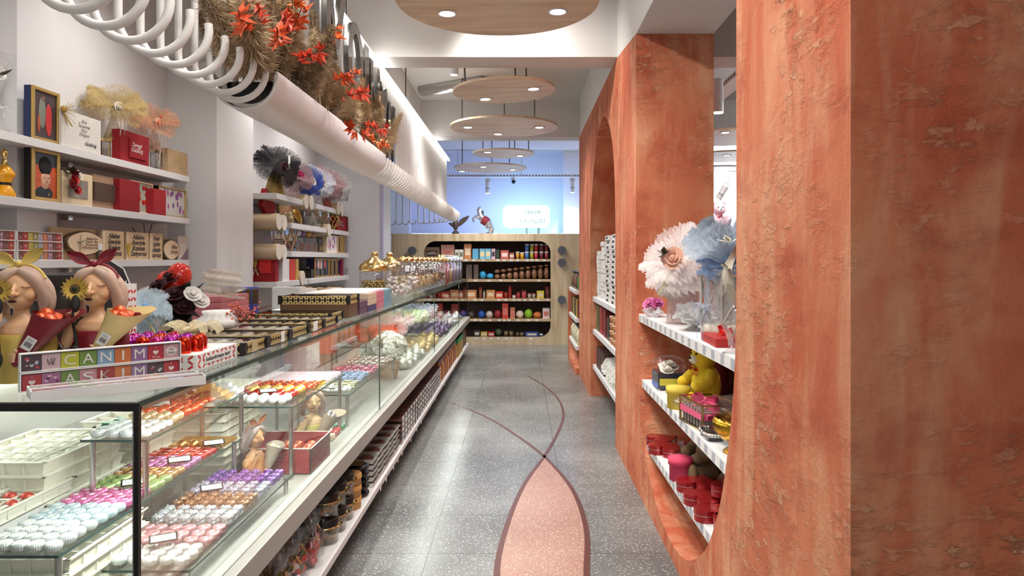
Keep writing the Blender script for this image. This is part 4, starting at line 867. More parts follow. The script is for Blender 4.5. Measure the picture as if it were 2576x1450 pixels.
# ---- candies
def foil(col, r=.3, met=None, bump=.2): return mat(col, r, (.25 if min(col) > 170 else .45) if met is None else met, bump=min(bump, .35), bscale=160, coat=.5)
def candy_mesh(kind, m, top=None):
    b = MB()
    if kind == 'pleat': b.lathe([(0, 0), (.016, 0), (.0195, .005), (.0205, .013), (.0175, .0195), (.0095, .0205), (0, .0155)], m, n=72, flute=.05, fn=24)
    if kind == 'pleat' and top: b.lathe([(0, .017), (.0075, .0195)], top, n=10)
    if kind == 'cube':
        r_ = random.Random(5); k0 = len(b.v); b.sph((0, 0, .015), (.0195, .0195, .0165), m, 14, 9)
        for q in range(k0, len(b.v)):
            x, y, z = b.v[q]; f = 1/max(.55, (abs(x/.0195)**4+abs(y/.0195)**4)**.25+.12)*r_.uniform(.86, 1.1); f = min(1.2, f); b.v[q] = (x*f, y*f, z*r_.uniform(.96, 1.06))
        b.sm = [False]*len(b.sm)
        for a in range(6): b.add([(.0165*math.cos(a), .0165*math.sin(a), .02), (.024*math.cos(a+.2), .024*math.sin(a+.2), .03), (.0165*math.cos(a+.5), .0165*math.sin(a+.5), .022)], [(0, 1, 2)], m)
    if kind == 'ball': b.sph((0, 0, .02), .02, m, 16, 10)
    if kind == 'egg': b.sph((0, 0, .0155), (.019, .017, .0155), m, 14, 9)
    if kind == 'dome': b.lathe([(.019, 0), (.02, .02), (.0195, .034), (.014, .046), (0, .05)], m, n=20)
    if kind == 'bar': b.box(-.03, .03, -.016, .016, 0, .012, m)
    if kind == 'square': b.box(-.019, .019, -.019, .019, 0, .014, m).box(-.02, .02, -.006, .006, .0141, .0146, LIGHTP)
    if kind == 'heart':
        p = [(.019*math.sin(a)**3, .019*(.8*math.cos(a)-.3*math.cos(2*a)-.12*math.cos(3*a)-.05*math.cos(4*a))) for a in [2*PI*i/20 for i in range(20)]]; b.prism(p, .013, m)
    if kind == 'twist':
        b.sph((0, 0, .012), (.016, .011, .011), m, 12, 8)
        for s in (-1, 1): b.add([(s*.015, 0, .012), (s*.03, .011, .018), (s*.032, 0, .01), (s*.03, -.011, .016)], [(0, 1, 2), (0, 2, 3)], m)
    if kind == 'carrot':
        b.lathe([(.0, 0), (.005, .004), (.013, .035), (.0145, .05), (.008, .06), (0, .062)], m, n=12)
    return b.mesh('candy')
_cm = {}
def field(kind, m, x0, x1, nx, y0, y1, ny, z, lb, group, name='foil_candy', cat='candy', top=None, jit=.003, skip=0, heap=0, sc=1):
    key = (kind, m.name, top and top.name)
    if key not in _cm: _cm[key] = candy_mesh(kind, m, top)
    for j in range(ny):
        for i in range(nx):
            if R.random() < skip: continue
            o = bpy.data.objects.new(name, _cm[key]); C.objects.link(o)
            o.location = (x0+(x1-x0)*(i+.5)/nx+R.uniform(-jit, jit), y0+(y1-y0)*(j+.5)/ny+R.uniform(-jit, jit), z+(heap*R.random() if heap else 0))
            o.rotation_euler = (R.uniform(-.12, .12) if kind in ('pleat', 'cube') else 0, 0, R.uniform(0, 6.3) if kind in ('pleat', 'ball', 'dome', 'egg') else R.uniform(-.12, .12)); o.scale = (sc,)*3
            tag(o, lb, cat, group)
Z1 = .7805
rows = [(1.70, 1.88, 4, (232, 234, 236), 'white pleated foil candy at the near end of the middle glass shelf', 'white pleated candies'),
        (1.88, 2.01, 3, (196, 214, 224), 'pale blue pleated foil candy on the middle glass shelf', 'pale blue pleated candies'),
        (2.01, 2.14, 3, (232, 120, 176), 'bright pink pleated foil candy on the middle glass shelf', 'pink pleated candies'),
        (2.14, 2.27, 3, (176, 200, 128), 'light green pleated foil candy on the middle glass shelf', 'green pleated candies'),
        (2.27, 2.36, 2, (196, 146, 92), 'golden brown pleated foil candy on the middle glass shelf', 'golden brown pleated candies'),
        (2.36, 2.49, 3, (202, 126, 186), 'lilac pink foil candy behind the golden brown ones', 'lilac candies'),
        (2.49, 2.60, 3, (206, 48, 40), 'red foil candy behind the lilac ones under the upper shelf', 'red candies')]
for y0, y1, ny, col, lb, g in rows: field('pleat', foil(col), -1.345, -1.135, 5, y0, y1, ny, Z1, lb, g, 'pleated_candy', top=mat((230, 226, 220), .5) if col[0] > 190 else None)
field('ball', foil((214, 168, 92), .25, .9), -1.30, -1.135, 4, 2.60, 2.645, 1, Z1, 'gold foil ball before the gold bars under the upper shelf', 'gold foil balls', 'foil_ball')
field('bar', mat((206, 152, 60), .35, .7), -1.345, -1.14, 4, 2.65, 2.79, 6, Z1, 'small gold bar lying in the flat rows under the upper shelf', 'flat rows of gold bars', 'gold_bar', sc=.8, jit=.001)
Z2 = .6505
rows = [(1.92, 2.04, 3, (234, 236, 236), 'white foil candy at the near end of the lowest glass shelf', 'white candies on the lowest shelf', 'pleat'),
        (2.05, 2.19, 3, (226, 172, 180), 'pink striped foil candy on the lowest glass shelf', 'pink striped candies', 'pleat'),
        (2.21, 2.33, 3, (206, 212, 220), 'shiny silver foil candy on the lowest glass shelf', 'silver candies', 'cube'),
        (2.34, 2.46, 3, (160, 116, 84), 'brown foil candy on the lowest glass shelf', 'brown candies', 'cube'),
        (2.47, 2.58, 3, (186, 180, 200), 'lilac silver foil candy on the lowest glass shelf', 'lilac silver candies', 'cube'),
        (2.59, 2.73, 3, (140, 92, 176), 'purple foil candy before the red velvet box', 'purple candies', 'cube')]
for y0, y1, ny, col, lb, g, k in rows: field(k, foil(col, .24, .5, .2), -1.19, -.92, 6, y0, y1, ny, Z2, lb, g, 'wrapped_candy')
Z3 = .9605
field('pleat', foil((236, 237, 238)), -1.31, -1.13, 4, 2.10, 2.27, 4, Z3, 'white silver foil candy on the short upper shelf', 'white candies on the upper shelf', 'upper_candy')
field('egg', foil((232, 206, 160), .3, .5), -1.31, -1.13, 4, 2.28, 2.36, 2, Z3, 'cream gold candy on the short upper shelf', 'cream gold candies', 'upper_candy')
field('egg', foil((228, 84, 44), .28, .5), -1.31, -1.13, 4, 2.37, 2.50, 3, Z3, 'orange foil candy on the short upper shelf', 'orange candies', 'upper_candy', sc=1.1)
for i in range(9):
    t = thing('rose_candy', 'orange wrapped sweet topped with a dried red rose on the upper shelf', 'candy', (-1.295+.055*(i % 3)+R.uniform(-.008, .008), 2.53+.045*(i//3), Z3), group='sweets topped with dried roses')
    b = MB(); b.sph((0, 0, .013), (.026, .015, .013), foil((226, 92, 50), .28, .5), 12, 8); b.build('sweet', t); b = MB(); rose(b, (-.01, 0, .036), .013, VELD, (R.uniform(-.5, .5), -.5, 1), i); b.tube([(-.01, 0, .02), (.0, .0, .03), (.012, .0, .036)], .0015, LEAFG, 4); b.build('dried_rose', t)
bars = [(x, y, k) for k, (nx, ny) in enumerate(((4, 3), (3, 2), (2, 2), (1, 1))) for x in range(nx) for y in range(ny) for nx_, ny_ in ((nx, ny),)]
def pyramid(m, cx, cy, lv, name, lb, group, sz=(.042, .036, .014)):
    me = MB().box(-sz[0]/2+.001, sz[0]/2-.001, -sz[1]/2+.001, sz[1]/2-.001, 0, sz[2]-.0005, m).mesh(name)
    for k, (nx, ny) in enumerate(lv):
        for i in range(nx):
            for j in range(ny):
                o = bpy.data.objects.new(name, me); C.objects.link(o); o.location = (cx+(i-(nx-1)/2)*sz[0], cy+(j-(ny-1)/2)*sz[1], Z3+k*sz[2]); o.rotation_euler = (0, 0, R.uniform(-.05, .05)); tag(o, lb, 'candy', group)
pyramid(mat((214, 168, 84), .35, .5), -1.22, 2.715, ((4, 2), (3, 2), (2, 1), (1, 1)), 'gold_bar', 'gold wrapped bar in the small pyramid on the upper shelf', 'gold bar pyramid')
pyramid(mat((226, 226, 228), .35, .2), -1.22, 2.815, ((4, 2), (3, 1), (2, 1)), 'white_bar', 'white wrapped bar in the pile behind the gold pyramid', 'white bar pile')
# shelf over the figurines
Z4 = .8905
field('ball', mat((232, 232, 232), .45), -1.3, -.98, 7, 2.90, 2.99, 2, Z4, 'white ball candy at the near edge of the shelf over the figurines', 'white balls', 'ball_candy')
field('egg', foil((186, 40, 36), .25, .4), -1.25, -.98, 5, 3.0, 3.10, 2, Z4, 'dark red candy behind the white balls', 'dark red candies', 'egg_candy', sc=1.2)
field('egg', foil((224, 186, 96), .3, .4), -1.25, -.98, 5, 3.11, 3.21, 2, Z4, 'yellow gold candy behind the dark red ones', 'yellow gold candies', 'egg_candy', sc=1.2)
field('twist', foil((216, 84, 44), .3, .4), -1.3, -.97, 6, 3.22, 3.40, 4, Z4, 'orange twist candy on the shelf over the figurines', 'orange twist candies', 'twist_candy')
field('square', mat((228, 206, 212), .45), -1.31, -.96, 8, 3.41, 3.70, 6, Z4, 'pink and white square chocolate on the shelf over the figurines', 'pink white squares', 'square_chocolate', jit=.001)
# floor of the case behind the velvet box
for y0, y1, ny, col, lb, g in [(3.58, 3.70, 3, (186, 58, 52), 'red wrapped sweet on the counter floor', 'red sweets on the counter floor'), (3.71, 3.79, 2, (70, 140, 96), 'green wrapped sweet on the counter floor', 'green sweets on the counter floor'), (3.50, 3.57, 2, (216, 200, 164), 'cream wrapped sweet on the counter floor', 'cream sweets on the counter floor')]:
    field('cube', foil(col, .35, .3), -1.2, -.95, 6, y0, y1, ny, SL+.0005, lb, g, 'wrapped_candy')
Z5 = .7605
for y0, y1, ny, col, lb, g, k in [(3.82, 3.96, 3, (236, 236, 232), 'white twist sweet at the near end of the shelf behind the figurines', 'white twists', 'twist'), (3.98, 4.14, 3, (176, 184, 124), 'olive green sweet on the shelf behind the figurines', 'olive sweets', 'square'), (4.16, 4.42, 4, (150, 172, 206), 'blue foil sweet on the shelf behind the figurines', 'blue sweets', 'cube'), (4.44, 4.72, 4, (206, 110, 136), 'rose pink sweet on the shelf behind the figurines', 'rose pink sweets', 'twist'), (4.74, 5.16, 6, (186, 170, 160), 'grey beige sweet at the far end of the shelf', 'grey beige sweets', 'twist')]:
    field(k, foil(col, .35, .3), -1.23, -.96, 6, y0, y1, ny, Z5, lb, g, 'wrapped_sweet', heap=.012)
Z6 = .8205
for y0, y1, nx, ny, col, lb, g in [(5.42, 6.0, 5, 5, (216, 96, 70), 'orange red wrapped favour on the far glass shelf', 'orange red favours'), (6.0, 6.6, 5, 5, (238, 214, 214), 'pale pink favour on the far glass shelf', 'pale pink favours'), (6.6, 7.4, 5, 6, (226, 232, 206), 'pale green favour on the far glass shelf', 'pale green favours'), (7.4, 8.5, 5, 6, (216, 216, 230), 'silver white favour at the end of the far glass shelf', 'silver white favours')]:
    m = mat(col, .4, .2, noise=.3, scale=60); b = MB(); b.sph((0, 0, .03), (.035, .035, .03), m, 12, 8); puff(b, (0, 0, .05), .06, sheer(col, .7), (0, -.2, 1), 14, 2, 3); leafs(b, (0, 0, .055), .03, m, 5)
    _cm[('fav', m.name, None)] = b.mesh('favour'); field('fav', m, -1.48, -1.0, nx, y0, y1, ny, Z6, lb, g, 'tulle_favour', 'favour', heap=.05, jit=.03, sc=1.2)
for y0, y1, ny, col, lb, g in [(5.7, 6.7, 5, (226, 220, 206), 'cream sweet pouch on the counter floor beyond the flower ball', 'cream sweet pouches'), (6.7, 7.9, 5, (206, 176, 120), 'gold sweet pouch on the counter floor before the far pane', 'gold sweet pouches'), (7.9, 9.3, 6, (120, 96, 130), 'purple grey sweet pouch far along the counter floor', 'purple grey sweet pouches'), (9.3, 10.8, 6, (200, 196, 200), 'silver sweet pouch at the far end of the counter floor', 'silver sweet pouches')]:
    m = mat(col, .35, .3, noise=.4, scale=60, bump=.6, bscale=60); b = MB(); b.sph((0, 0, .04), (.045, .05, .04), m, 12, 8); b.sph((.04, .03, .03), (.03, .03, .025), m, 8, 6); leafs(b, (0, 0, .075), .05, m, 6)
    _cm[('pouch', m.name, None)] = b.mesh('pouch'); field('pouch', m, -1.42, -.93, 4, y0, y1, ny, SL+.001, lb, g, 'sweet_pouch', 'sweets', jit=.02, sc=1.25)
# ---- trays
TRAY = mat((238, 234, 220), .5)
def tray(w, l, h, cells, m=TRAY, fill=None, fillc=None):
    b = MB(); b.box(-w/2, w/2, -l/2, l/2, 0, .004, m)
    for s in (-1, 1):
        b.add([(s*w/2*.93, -l/2*.95, .004), (s*w/2*.93, l/2*.95, .004), (s*w/2, l/2, h), (s*w/2, -l/2, h)], [(0, 1, 2, 3)], m); b.add([(-w/2*.93, s*l/2*.95, .004), (w/2*.93, s*l/2*.95, .004), (w/2, s*l/2, h), (-w/2, s*l/2, h)], [(0, 1, 2, 3)], m)
        b.box(s*w/2-.006, s*w/2+.006, -l/2-.006, l/2+.006, h-.003, h, m).box(-w/2-.006, w/2+.006, s*l/2-.006, s*l/2+.006, h-.003, h, m)
    for i in range(1, cells[0]): x = -w/2+w*i/cells[0]; b.box(x-.002, x+.002, -l/2, l/2, .004, h-.006, m)
    for j in range(1, cells[1]): y = -l/2+l*j/cells[1]; b.box(-w/2, w/2, y-.002, y+.002, .004, h-.006, m)
    return b
def tray_stack(x, y, z, w, l, h, n, cells, lb, group, topfill=None, step=None, rz=0):
    me = tray(w, l, h, cells).mesh('tray'); st = step or h*.98
    for k in range(n):
        o = bpy.data.objects.new('candy_tray', me); C.objects.link(o); o.location = (x+R.uniform(-.004, .004), y+R.uniform(-.004, .004), z+k*st); o.rotation_euler = (0, 0, rz+R.uniform(-.015, .015)); tag(o, lb if k < n-1 else lb.replace('tray in', 'top tray of'), 'tray', group)
    if topfill:
        kind, m, l2, g2 = topfill; field(kind, m, x-w/2+.01, x+w/2-.01, cells[0], y-l/2+.01, y+l/2-.01, cells[1], z+(n-1)*st+.006, l2, g2, 'tray_sweet')
CREAMC = mat((236, 232, 214), .5)
tray_stack(-1.535, 2.22, SL, .30, .40, .042, 8, (5, 6), 'cream tray in the tall stack by the back panel', 'tall tray stack', ('egg', CREAMC, 'cream sweet in the top tray of the tall stack', 'cream tray sweets'))
tray_stack(-1.56, 1.80, SL, .30, .30, .042, 6, (4, 4), 'cream tray in the stack nearest the glass end', 'near tray stack', ('cube', foil((226, 228, 234), .25, .7), 'silver sweet in the top tray nearest the glass end', 'silver tray sweets'))
tray_stack(-1.24, 1.93, SL, .20, .36, .042, 4, (4, 6), 'white tray in the stack under the middle glass shelf', 'trays under the middle shelf')
tray_stack(-1.20, 3.06, SL+.0, .2, .22, .036, 8, (2, 2), 'white tray in the stack under the shelf over the figurines', 'white trays under the figurine shelf') if False else tray_stack(-1.36, 2.98, SL, .26, .22, .036, 8, (3, 3), 'white tray in the stack behind the figurine with the brown bow', 'white trays behind the figurine')
tray_stack(-1.44, 3.28, SL, .3, .3, .042, 8, (1, 4), 'white tray in the stack of almond trays', 'almond trays', ('egg', mat((232, 222, 190), .6), 'almond sweet in a top tray', 'almond sweets'))
tray_stack(-1.46, 2.60, SL, .2, .26, .05, 7, (2, 3), 'white tray in the stack behind the gold bars', 'trays behind the gold bars')
tray_stack(-1.40, 1.94, .58, .001, .001, .01, 0, (1, 1), '', '') if False else None
t = thing('candy_tray', 'white tray of green wrapped sticks behind the candies', 'tray', (-1.40, 2.46, .885)); tray(.13, .14, .04, (1, 2)).build('tray', t)
field('bar', foil((30, 130, 84), .3, .5), -1.455, -1.35, 2, 2.40, 2.52, 6, .90, 'green wrapped stick in the small white tray', 'green sticks', 'wrapped_stick', heap=.02)
t = thing('candy_tray', 'white tray with a few red sweets beside the middle glass shelf', 'tray', (-1.43, 1.96, .80)); tray(.12, .34, .035, (2, 5)).build('tray', t); field('egg', foil((206, 62, 40), .3, .4), -1.48, -1.385, 2, 1.82, 2.08, 4, .806, 'red sweet in the narrow white tray', 'red tray sweets', 'tray_sweet')
MB().box(-1.49, -1.37, 1.79, 2.13, .0, .2, PAPER) if False else None
b = MB().box(-.05, .05, -.15, .15, 0, .218, PAPER); tag(b.build('white_riser', None, (-1.432, 1.96, SL)), 'white riser box under the narrow tray of red sweets', 'riser')
tag(MB().box(-.05, .05, -.05, .05, 0, .303, PAPER).build('white_riser', None, (-1.41, 2.47, SL)), 'white riser box under the tray of green sticks', 'riser') if False else None
t = thing('candy_tray', 'white tray of pink heart sweets at the bottom of the glass end', 'tray', (-1.22, 1.66, SL)); tray(.36, .12, .03, (8, 3)).build('tray', t); field('heart', mat((226, 150, 196), .35), -1.39, -1.05, 8, 1.605, 1.715, 3, SL+.005, 'pink heart sweet in the tray at the glass end', 'pink heart sweets', 'heart_sweet')
field('ball', foil((34, 120, 72), .3, .5), -1.12, -.98, 4, 1.955, 1.99, 1, SL+.0, 'x', 'x') if False else None
field('cube', foil((30, 120, 74), .3, .5), -1.30, -1.215, 2, 2.24, 2.40, 4, SL+.0, 'green foil sweet on the counter floor under the middle shelf', 'green foil sweets', 'floor_sweet', heap=.02)
# price cards lying on the candies
def card(x, y, z, lb, rz=.5, w=.075, l=.04, tilt=-.25):
    t = thing('price_card', lb, 'price card', (x, y, z), rz, group='price cards on the candies'); t.rotation_euler = (tilt*-1, 0, rz)
    MB().box(-w/2, w/2, -l/2, l/2, 0, .0015, BLACK).build('black_border', t); MB().box(-w/2+.005, w/2-.005, -l/2+.005, l/2-.005, .0015, .002, PAPER).build('card_face', t)
    b = MB()
    for k in range(2):
        for q in range(6): x0 = -w*.34+q*w*.115+R.uniform(-.002, .002); b.cb((x0, .007-k*.013, .0022), (.0012, .008+R.uniform(0, .004), .0004), INK, rz=R.uniform(-.8, .8))
    b.build('handwriting', t)
for x, y, z, lb in [(-1.19, 2.14, .815, 'black edged price card between the pink and green candies'), (-1.17, 2.38, .815, 'price card between the golden brown and lilac candies'), (-1.15, 2.60, .815, 'price card leaning before the gold bars'), (-1.27, 2.44, .992, 'price card on the orange candies of the upper shelf'), (-1.1, 2.47, .69, 'price card between brown and lilac silver candies'), (-1.04, 2.02, .69, 'price card on the white candies at the glass corner'), (-1.1, 3.02, .93, 'price card on the white balls'), (-1.02, 3.62, .61, 'price card before the green sweets on the counter floor')]: card(x, y, z, lb)
# ================================================================ on top of the counter
TZ = GT+.0008
SKIN = mat((222, 176, 134), .45, noise=.06, scale=40); HAIRM = mat((196, 168, 150), .5, noise=.12, scale=60); YEL = mat((206, 180, 92), .5, noise=.12, scale=40); WINE = mat((126, 22, 36), .45, noise=.15, scale=60)
def figurine(name, lb, loc, rz, s, dress, bow, cone, skin=SKIN, hair=HAIRM, sunflower=True, filling=ORANGE, sticker=True):
    t = thing(name, lb, 'figurine', loc, rz)
    def E(b, c, r, m, nu=20, nv=12): b.sph(tuple(v*s for v in c), tuple(v*s for v in r), m, nu, nv)
    def Tb(b, pts, rs, m, n=10):
        q4 = smooth([tuple(p)+(r,) for p, r in zip(pts, rs)], 4); b.tube([tuple(v*s for v in p[:3]) for p in q4], [max(.0003, p[3])*s for p in q4], m, n)
    # bare shoulders, neck, head, arms and hands as one skin
    b = MB(); b.lathe([(r*s, z*s) for r, z in [(.046, .105), (.05, .125), (.043, .143), (.026, .158), (.0185, .17), (.0175, .185), (.02, .2), (.0, .21)]], skin, n=24, sy=.72)
    E(b, (0, -.006, .236), (.0405, .041, .046), skin, 26, 16); E(b, (0, -.012, .212), (.031, .031, .032), skin); E(b, (.017, -.0235, .22), (.019, .017, .02), skin); E(b, (-.017, -.0235, .22), (.019, .017, .02), skin)
    Tb(b, [(-.003, -.044, .246), (-.004, -.051, .233), (-.005, -.059, .222), (-.004, -.05, .217)], [.004, .0055, .0075, .004], skin, 10); E(b, (-.010, -.050, .2205), (.005, .005, .004), skin, 8, 6); E(b, (.003, -.050, .2205), (.005, .005, .004), skin, 8, 6)
    Tb(b, [(-.05, 0, .13), (-.062, -.015, .09), (-.058, -.04, .10), (-.043, -.055, .15)], [.017, .015, .013, .0095], skin, 12)
    Tb(b, [(.05, 0, .13), (.062, -.015, .085), (.045, -.045, .062), (.02, -.066, .066)], [.017, .015, .013, .0095], skin, 12)
    for k in range(4): Tb(b, [(-.043, -.058, .153+.006*k), (-.033, -.071, .156+.0065*k), (-.024, -.068, .158+.0055*k), (-.026, -.060, .157+.0055*k)], [.0042, .004, .0036, .003], skin, 6)
    Tb(b, [(-.046, -.052, .15), (-.052, -.062, .164), (-.045, -.068, .172)], [.0045, .004, .003], skin, 6); E(b, (-.042, -.056, .157), (.01, .009, .014), skin)
    for k in range(4): Tb(b, [(.018, -.066, .058+.006*k), (.004, -.073, .058+.006*k), (-.006, -.066, .058+.005*k)], [.0042, .0038, .003], skin, 6)
    Tb(b, [(.018, -.066, .075), (.01, -.075, .084), (.004, -.076, .088)], [.0045, .004, .003], skin, 6); E(b, (.017, -.066, .068), (.011, .009, .014), skin)
    o_ = b.build('body', t); q = o_.modifiers.new('blend', 'REMESH'); q.mode = 'VOXEL'; q.voxel_size = .0021*s; q.use_smooth_shade = True; q = o_.modifiers.new('soft', 'SMOOTH'); q.factor = .5; q.iterations = 4
    b = MB(); b.lathe([(r*s, z*s) for r, z in [(.062, 0), (.066, .03), (.06, .07), (.052, .1), (.053, .118), (.0505, .1195)]], dress, n=28, sy=.78)
    Tb(b, [(-.052, .004, .118), (-.064, -.014, .09), (-.061, -.034, .098)], [.0195, .0185, .0165], dress, 12); Tb(b, [(.052, .004, .118), (.064, -.014, .085), (.05, -.04, .064)], [.0195, .0185, .0165], dress, 12); b.build('dress', t)
    b = MB(); E(b, (0, .012, .243), (.051, .047, .05), hair, 26, 16)
    for sg in (-1, 1):
        Tb(b, [(0, -.030, .283), (sg*.026, -.030, .268), (sg*.043, -.018, .236), (sg*.047, .004, .2), (sg*.044, .01, .168)], [.008, .015, .0125, .014, .007], hair, 12); Tb(b, [(sg*.02, .02, .27), (sg*.05, .022, .23), (sg*.05, .026, .185), (sg*.036, .03, .155)], [.02, .017, .017, .006], hair, 12)
    o_ = b.build('hair', t); q = o_.modifiers.new('blend', 'REMESH'); q.mode = 'VOXEL'; q.voxel_size = .0024*s; q.use_smooth_shade = True; q = o_.modifiers.new('soft', 'SMOOTH'); q.factor = .5; q.iterations = 6
    dark = mat((66, 24, 28), .4); b = MB()
    E(b, (-.008, -.0405, .2035), (.0105, .0042, .0034), mat((70, 14, 24), .35), 12, 6); b.build('lips', t)
    b = MB()
    for sg in (-1, 1): Tb(b, [(sg*.011, -.0452, .2415), (sg*.018, -.0445, .2385), (sg*.026, -.0405, .2385), (sg*.032, -.0355, .2415)], [.0005, .0011, .0011, .0004], mat((120, 80, 60), .6), 5)
    b.build('eyelids', t)
    b = MB(); b.tube([(.051*s*math.cos(a), (.006+.006*math.sin(a))*s, (.243+.052*math.sin(a))*s) for a in [PI*.1+PI*.8*i/14 for i in range(15)]], .0045*s, bow, 8)
    for sg in (-1, 1):
        d = Vector((sg*.72, -.08, .62 if sg > 0 else .42)).normalized(); w = Vector((0, -1, 0)).cross(d).normalized(); c0 = Vector((sg*.006, -.02, .296)); L0 = .066
        pts = [(0, .12), (.15, .45), (.35, .8), (.52, .88), (.7, .68), (.87, .3), (1, 0)]
        q = [c0+d*L0*a+w*.017*k_ for a, k_ in pts]+[c0+d*L0*a-w*.017*k_ for a, k_ in pts[::-1]]
        q2 = [p+Vector((0, -.006, 0)) for p in q]; cc = c0+d*L0*.5+Vector((0, .004, 0)); n = len(q)
        b.add([tuple(p*s) for p in q+q2], [(i, (i+1) % n, n+(i+1) % n, n+i) for i in range(n)], bow, True); b.add([tuple(p*s) for p in q2]+[tuple(cc*s)], [(i, (i+1) % n, n) for i in range(n)], bow, True); b.add([tuple(p*s) for p in q]+[tuple((cc+Vector((0, .005, 0)))*s)], [((i+1) % n, i, n) for i in range(n)], bow, True)
    E(b, (0, -.024, .297), (.009, .008, .009), bow, 10, 8); b.build('headband_bow', t)
    # paper cone of sweets
    ax = Vector((.56, .05, .83)).normalized(); o = Vector((.004, -.066, .05)); u = Vector((0, -1, 0)); u = (u-ax*u.dot(ax)).normalized(); v = ax.cross(u)
    def cp(a, r, z): return tuple((o+ax*z+(u*math.cos(a)+v*math.sin(a))*r)*s)
    prof = [(.008, 0), (.021, .05), (.033, .10), (.043, .130)]; b = MB()
    def cone_pt(U_, V_):
        a = 2*PI*U_; k = V_*(len(prof)-1); i = min(int(k), len(prof)-2); f = k-i; r = prof[i][0]*(1-f)+prof[i+1][0]*f; z = prof[i][1]*(1-f)+prof[i+1][1]*f
        side_ = .5+.5*math.cos(a-2.0); z += (side_**2)*.06*V_**4; r *= 1+.3*side_**2*V_**4
        return cp(a, r, z)
    b.grid(cone_pt, 30, 14, cone); b.grid(lambda U_, V_: tuple(Vector(cone_pt(U_, .55+.44*V_))*.97+Vector(cp(0, 0, .11))*.03), 30, 6, cone); b.sph(cp(0, 0, .003), .009*s, cone, 10, 6); b.build('paper_cone', t)
    f = MB(); cm = foil((226, 86, 40), .25, .6, .9) if filling == ORANGE else filling
    for a, r, z, q in ((.3, .017, .126, .021), (2.5, .018, .132, .022), (4.4, .014, .134, .02), (5.4, .02, .122, .017)): f.sph(cp(a, r, z), (q*s, q*s*.9, q*s), cm, 12, 8)
    f.build('wrapped_sweets', t)
    if sunflower:
        f = MB(); rose(f, cp(2.0, .026, .142), .017*s, VELD, (-.3, -.5, .8)); leafs(f, cp(2.3, .026, .13), .03*s, LEAFG, 5); f.build('dried_rose', t)
        f = MB(); c = Vector((-.031, -.066, .232)); petal = mat((198, 166, 70), .5, noise=.2, scale=80)
        for ring_, (n, L1, off) in enumerate(((17, .034, 0), (15, .028, .2))):
            for i in range(n):
                a = 2*PI*i/n+off; d = Vector((math.cos(a), -.12-.18*ring_, math.sin(a))); w = Vector((-math.sin(a), 0, math.cos(a))); p = [c+d*.011+w*.003, c+d*L1*.6+w*.0058+Vector((0, -.003, 0)), c+d*L1, c+d*L1*.6-w*.0058+Vector((0, -.003, 0)), c+d*.011-w*.003]
                f.add([tuple(k*s) for k in p], [(0, 1, 2, 3, 4)], petal, True); f.add([tuple((k+Vector((0, .002, 0)))*s) for k in p], [(4, 3, 2, 1, 0)], petal, True)
        f.build('sunflower_petals', t)
        f = MB(); E(f, (-.031, -.068, .232), (.0135, .006, .0135), mat((104, 84, 44), .8, bump=.6, bscale=300)); E(f, (-.031, -.0715, .232), (.007, .004, .007), mat((22, 40, 30), .7)); f.build('sunflower_centre', t)
        f = MB(); dk = mat((26, 28, 24), .5); Tb(f, [(-.03, -.062, .225), (-.032, -.07, .19), (-.034, -.073, .15), (-.026, -.074, .09), (-.03, -.076, .02)], [.004, .004, .004, .004, .003], dk, 8); E(f, (-.028, -.075, .195), (.011, .004, .022), dk); E(f, (-.03, -.077, .065), (.013, .004, .024), dk); f.build('sunflower_stem', t)
    if sticker:
        a = PI*1.9; n_ = (u*math.cos(0)).normalized(); cen = o+ax*.062+u*.0255+v*.0; ww = ax*.02; hh_ = v*.0115; q = MB(); e = u*.0012+ax*0
        sl = u*-.0
        P_ = lambda i, j, k: tuple((cen+ax*.019*i*.9+v*.012*j+u*(k+.0045*i))*s)
        q.add([P_(-1, -1, .001), P_(1, -1, .001), P_(1, 1, .001), P_(-1, 1, .001)], [(0, 1, 2, 3)], PAPER); q.build('price_sticker', t)
        q = MB()
        for k in range(9): c0 = -.7+k*.16; q.add([P_(-.5, c0, .0016), P_(.2, c0, .0016), P_(.2, c0+.06+.05*(k % 2), .0016), P_(-.5, c0+.06+.05*(k % 2), .0016)], [(0, 1, 2, 3)], INK)
        for k in range(3): q.add([P_(.4+.15*k, -.7, .0016), P_(.4+.15*k, .5, .0016), P_(.45+.15*k, .5, .0016), P_(.45+.15*k, -.7, .0016)], [(0, 1, 2, 3)], mat((120, 120, 124), .6))
        q.build('barcode', t)
    return t
figurine('girl_figurine', 'girl figurine with yellow bow, sunflower over one eye and dark red cone', (-1.315, 1.83, TZ), math.radians(20), 1.035, YEL, YEL, WINE)
figurine('girl_figurine', 'girl figurine with wine red bow, sunflower over one eye and cream cone', (-1.178, 1.93, TZ), math.radians(16), 1.035, WINE, WINE, mat((224, 200, 140), .5, noise=.08, scale=30))
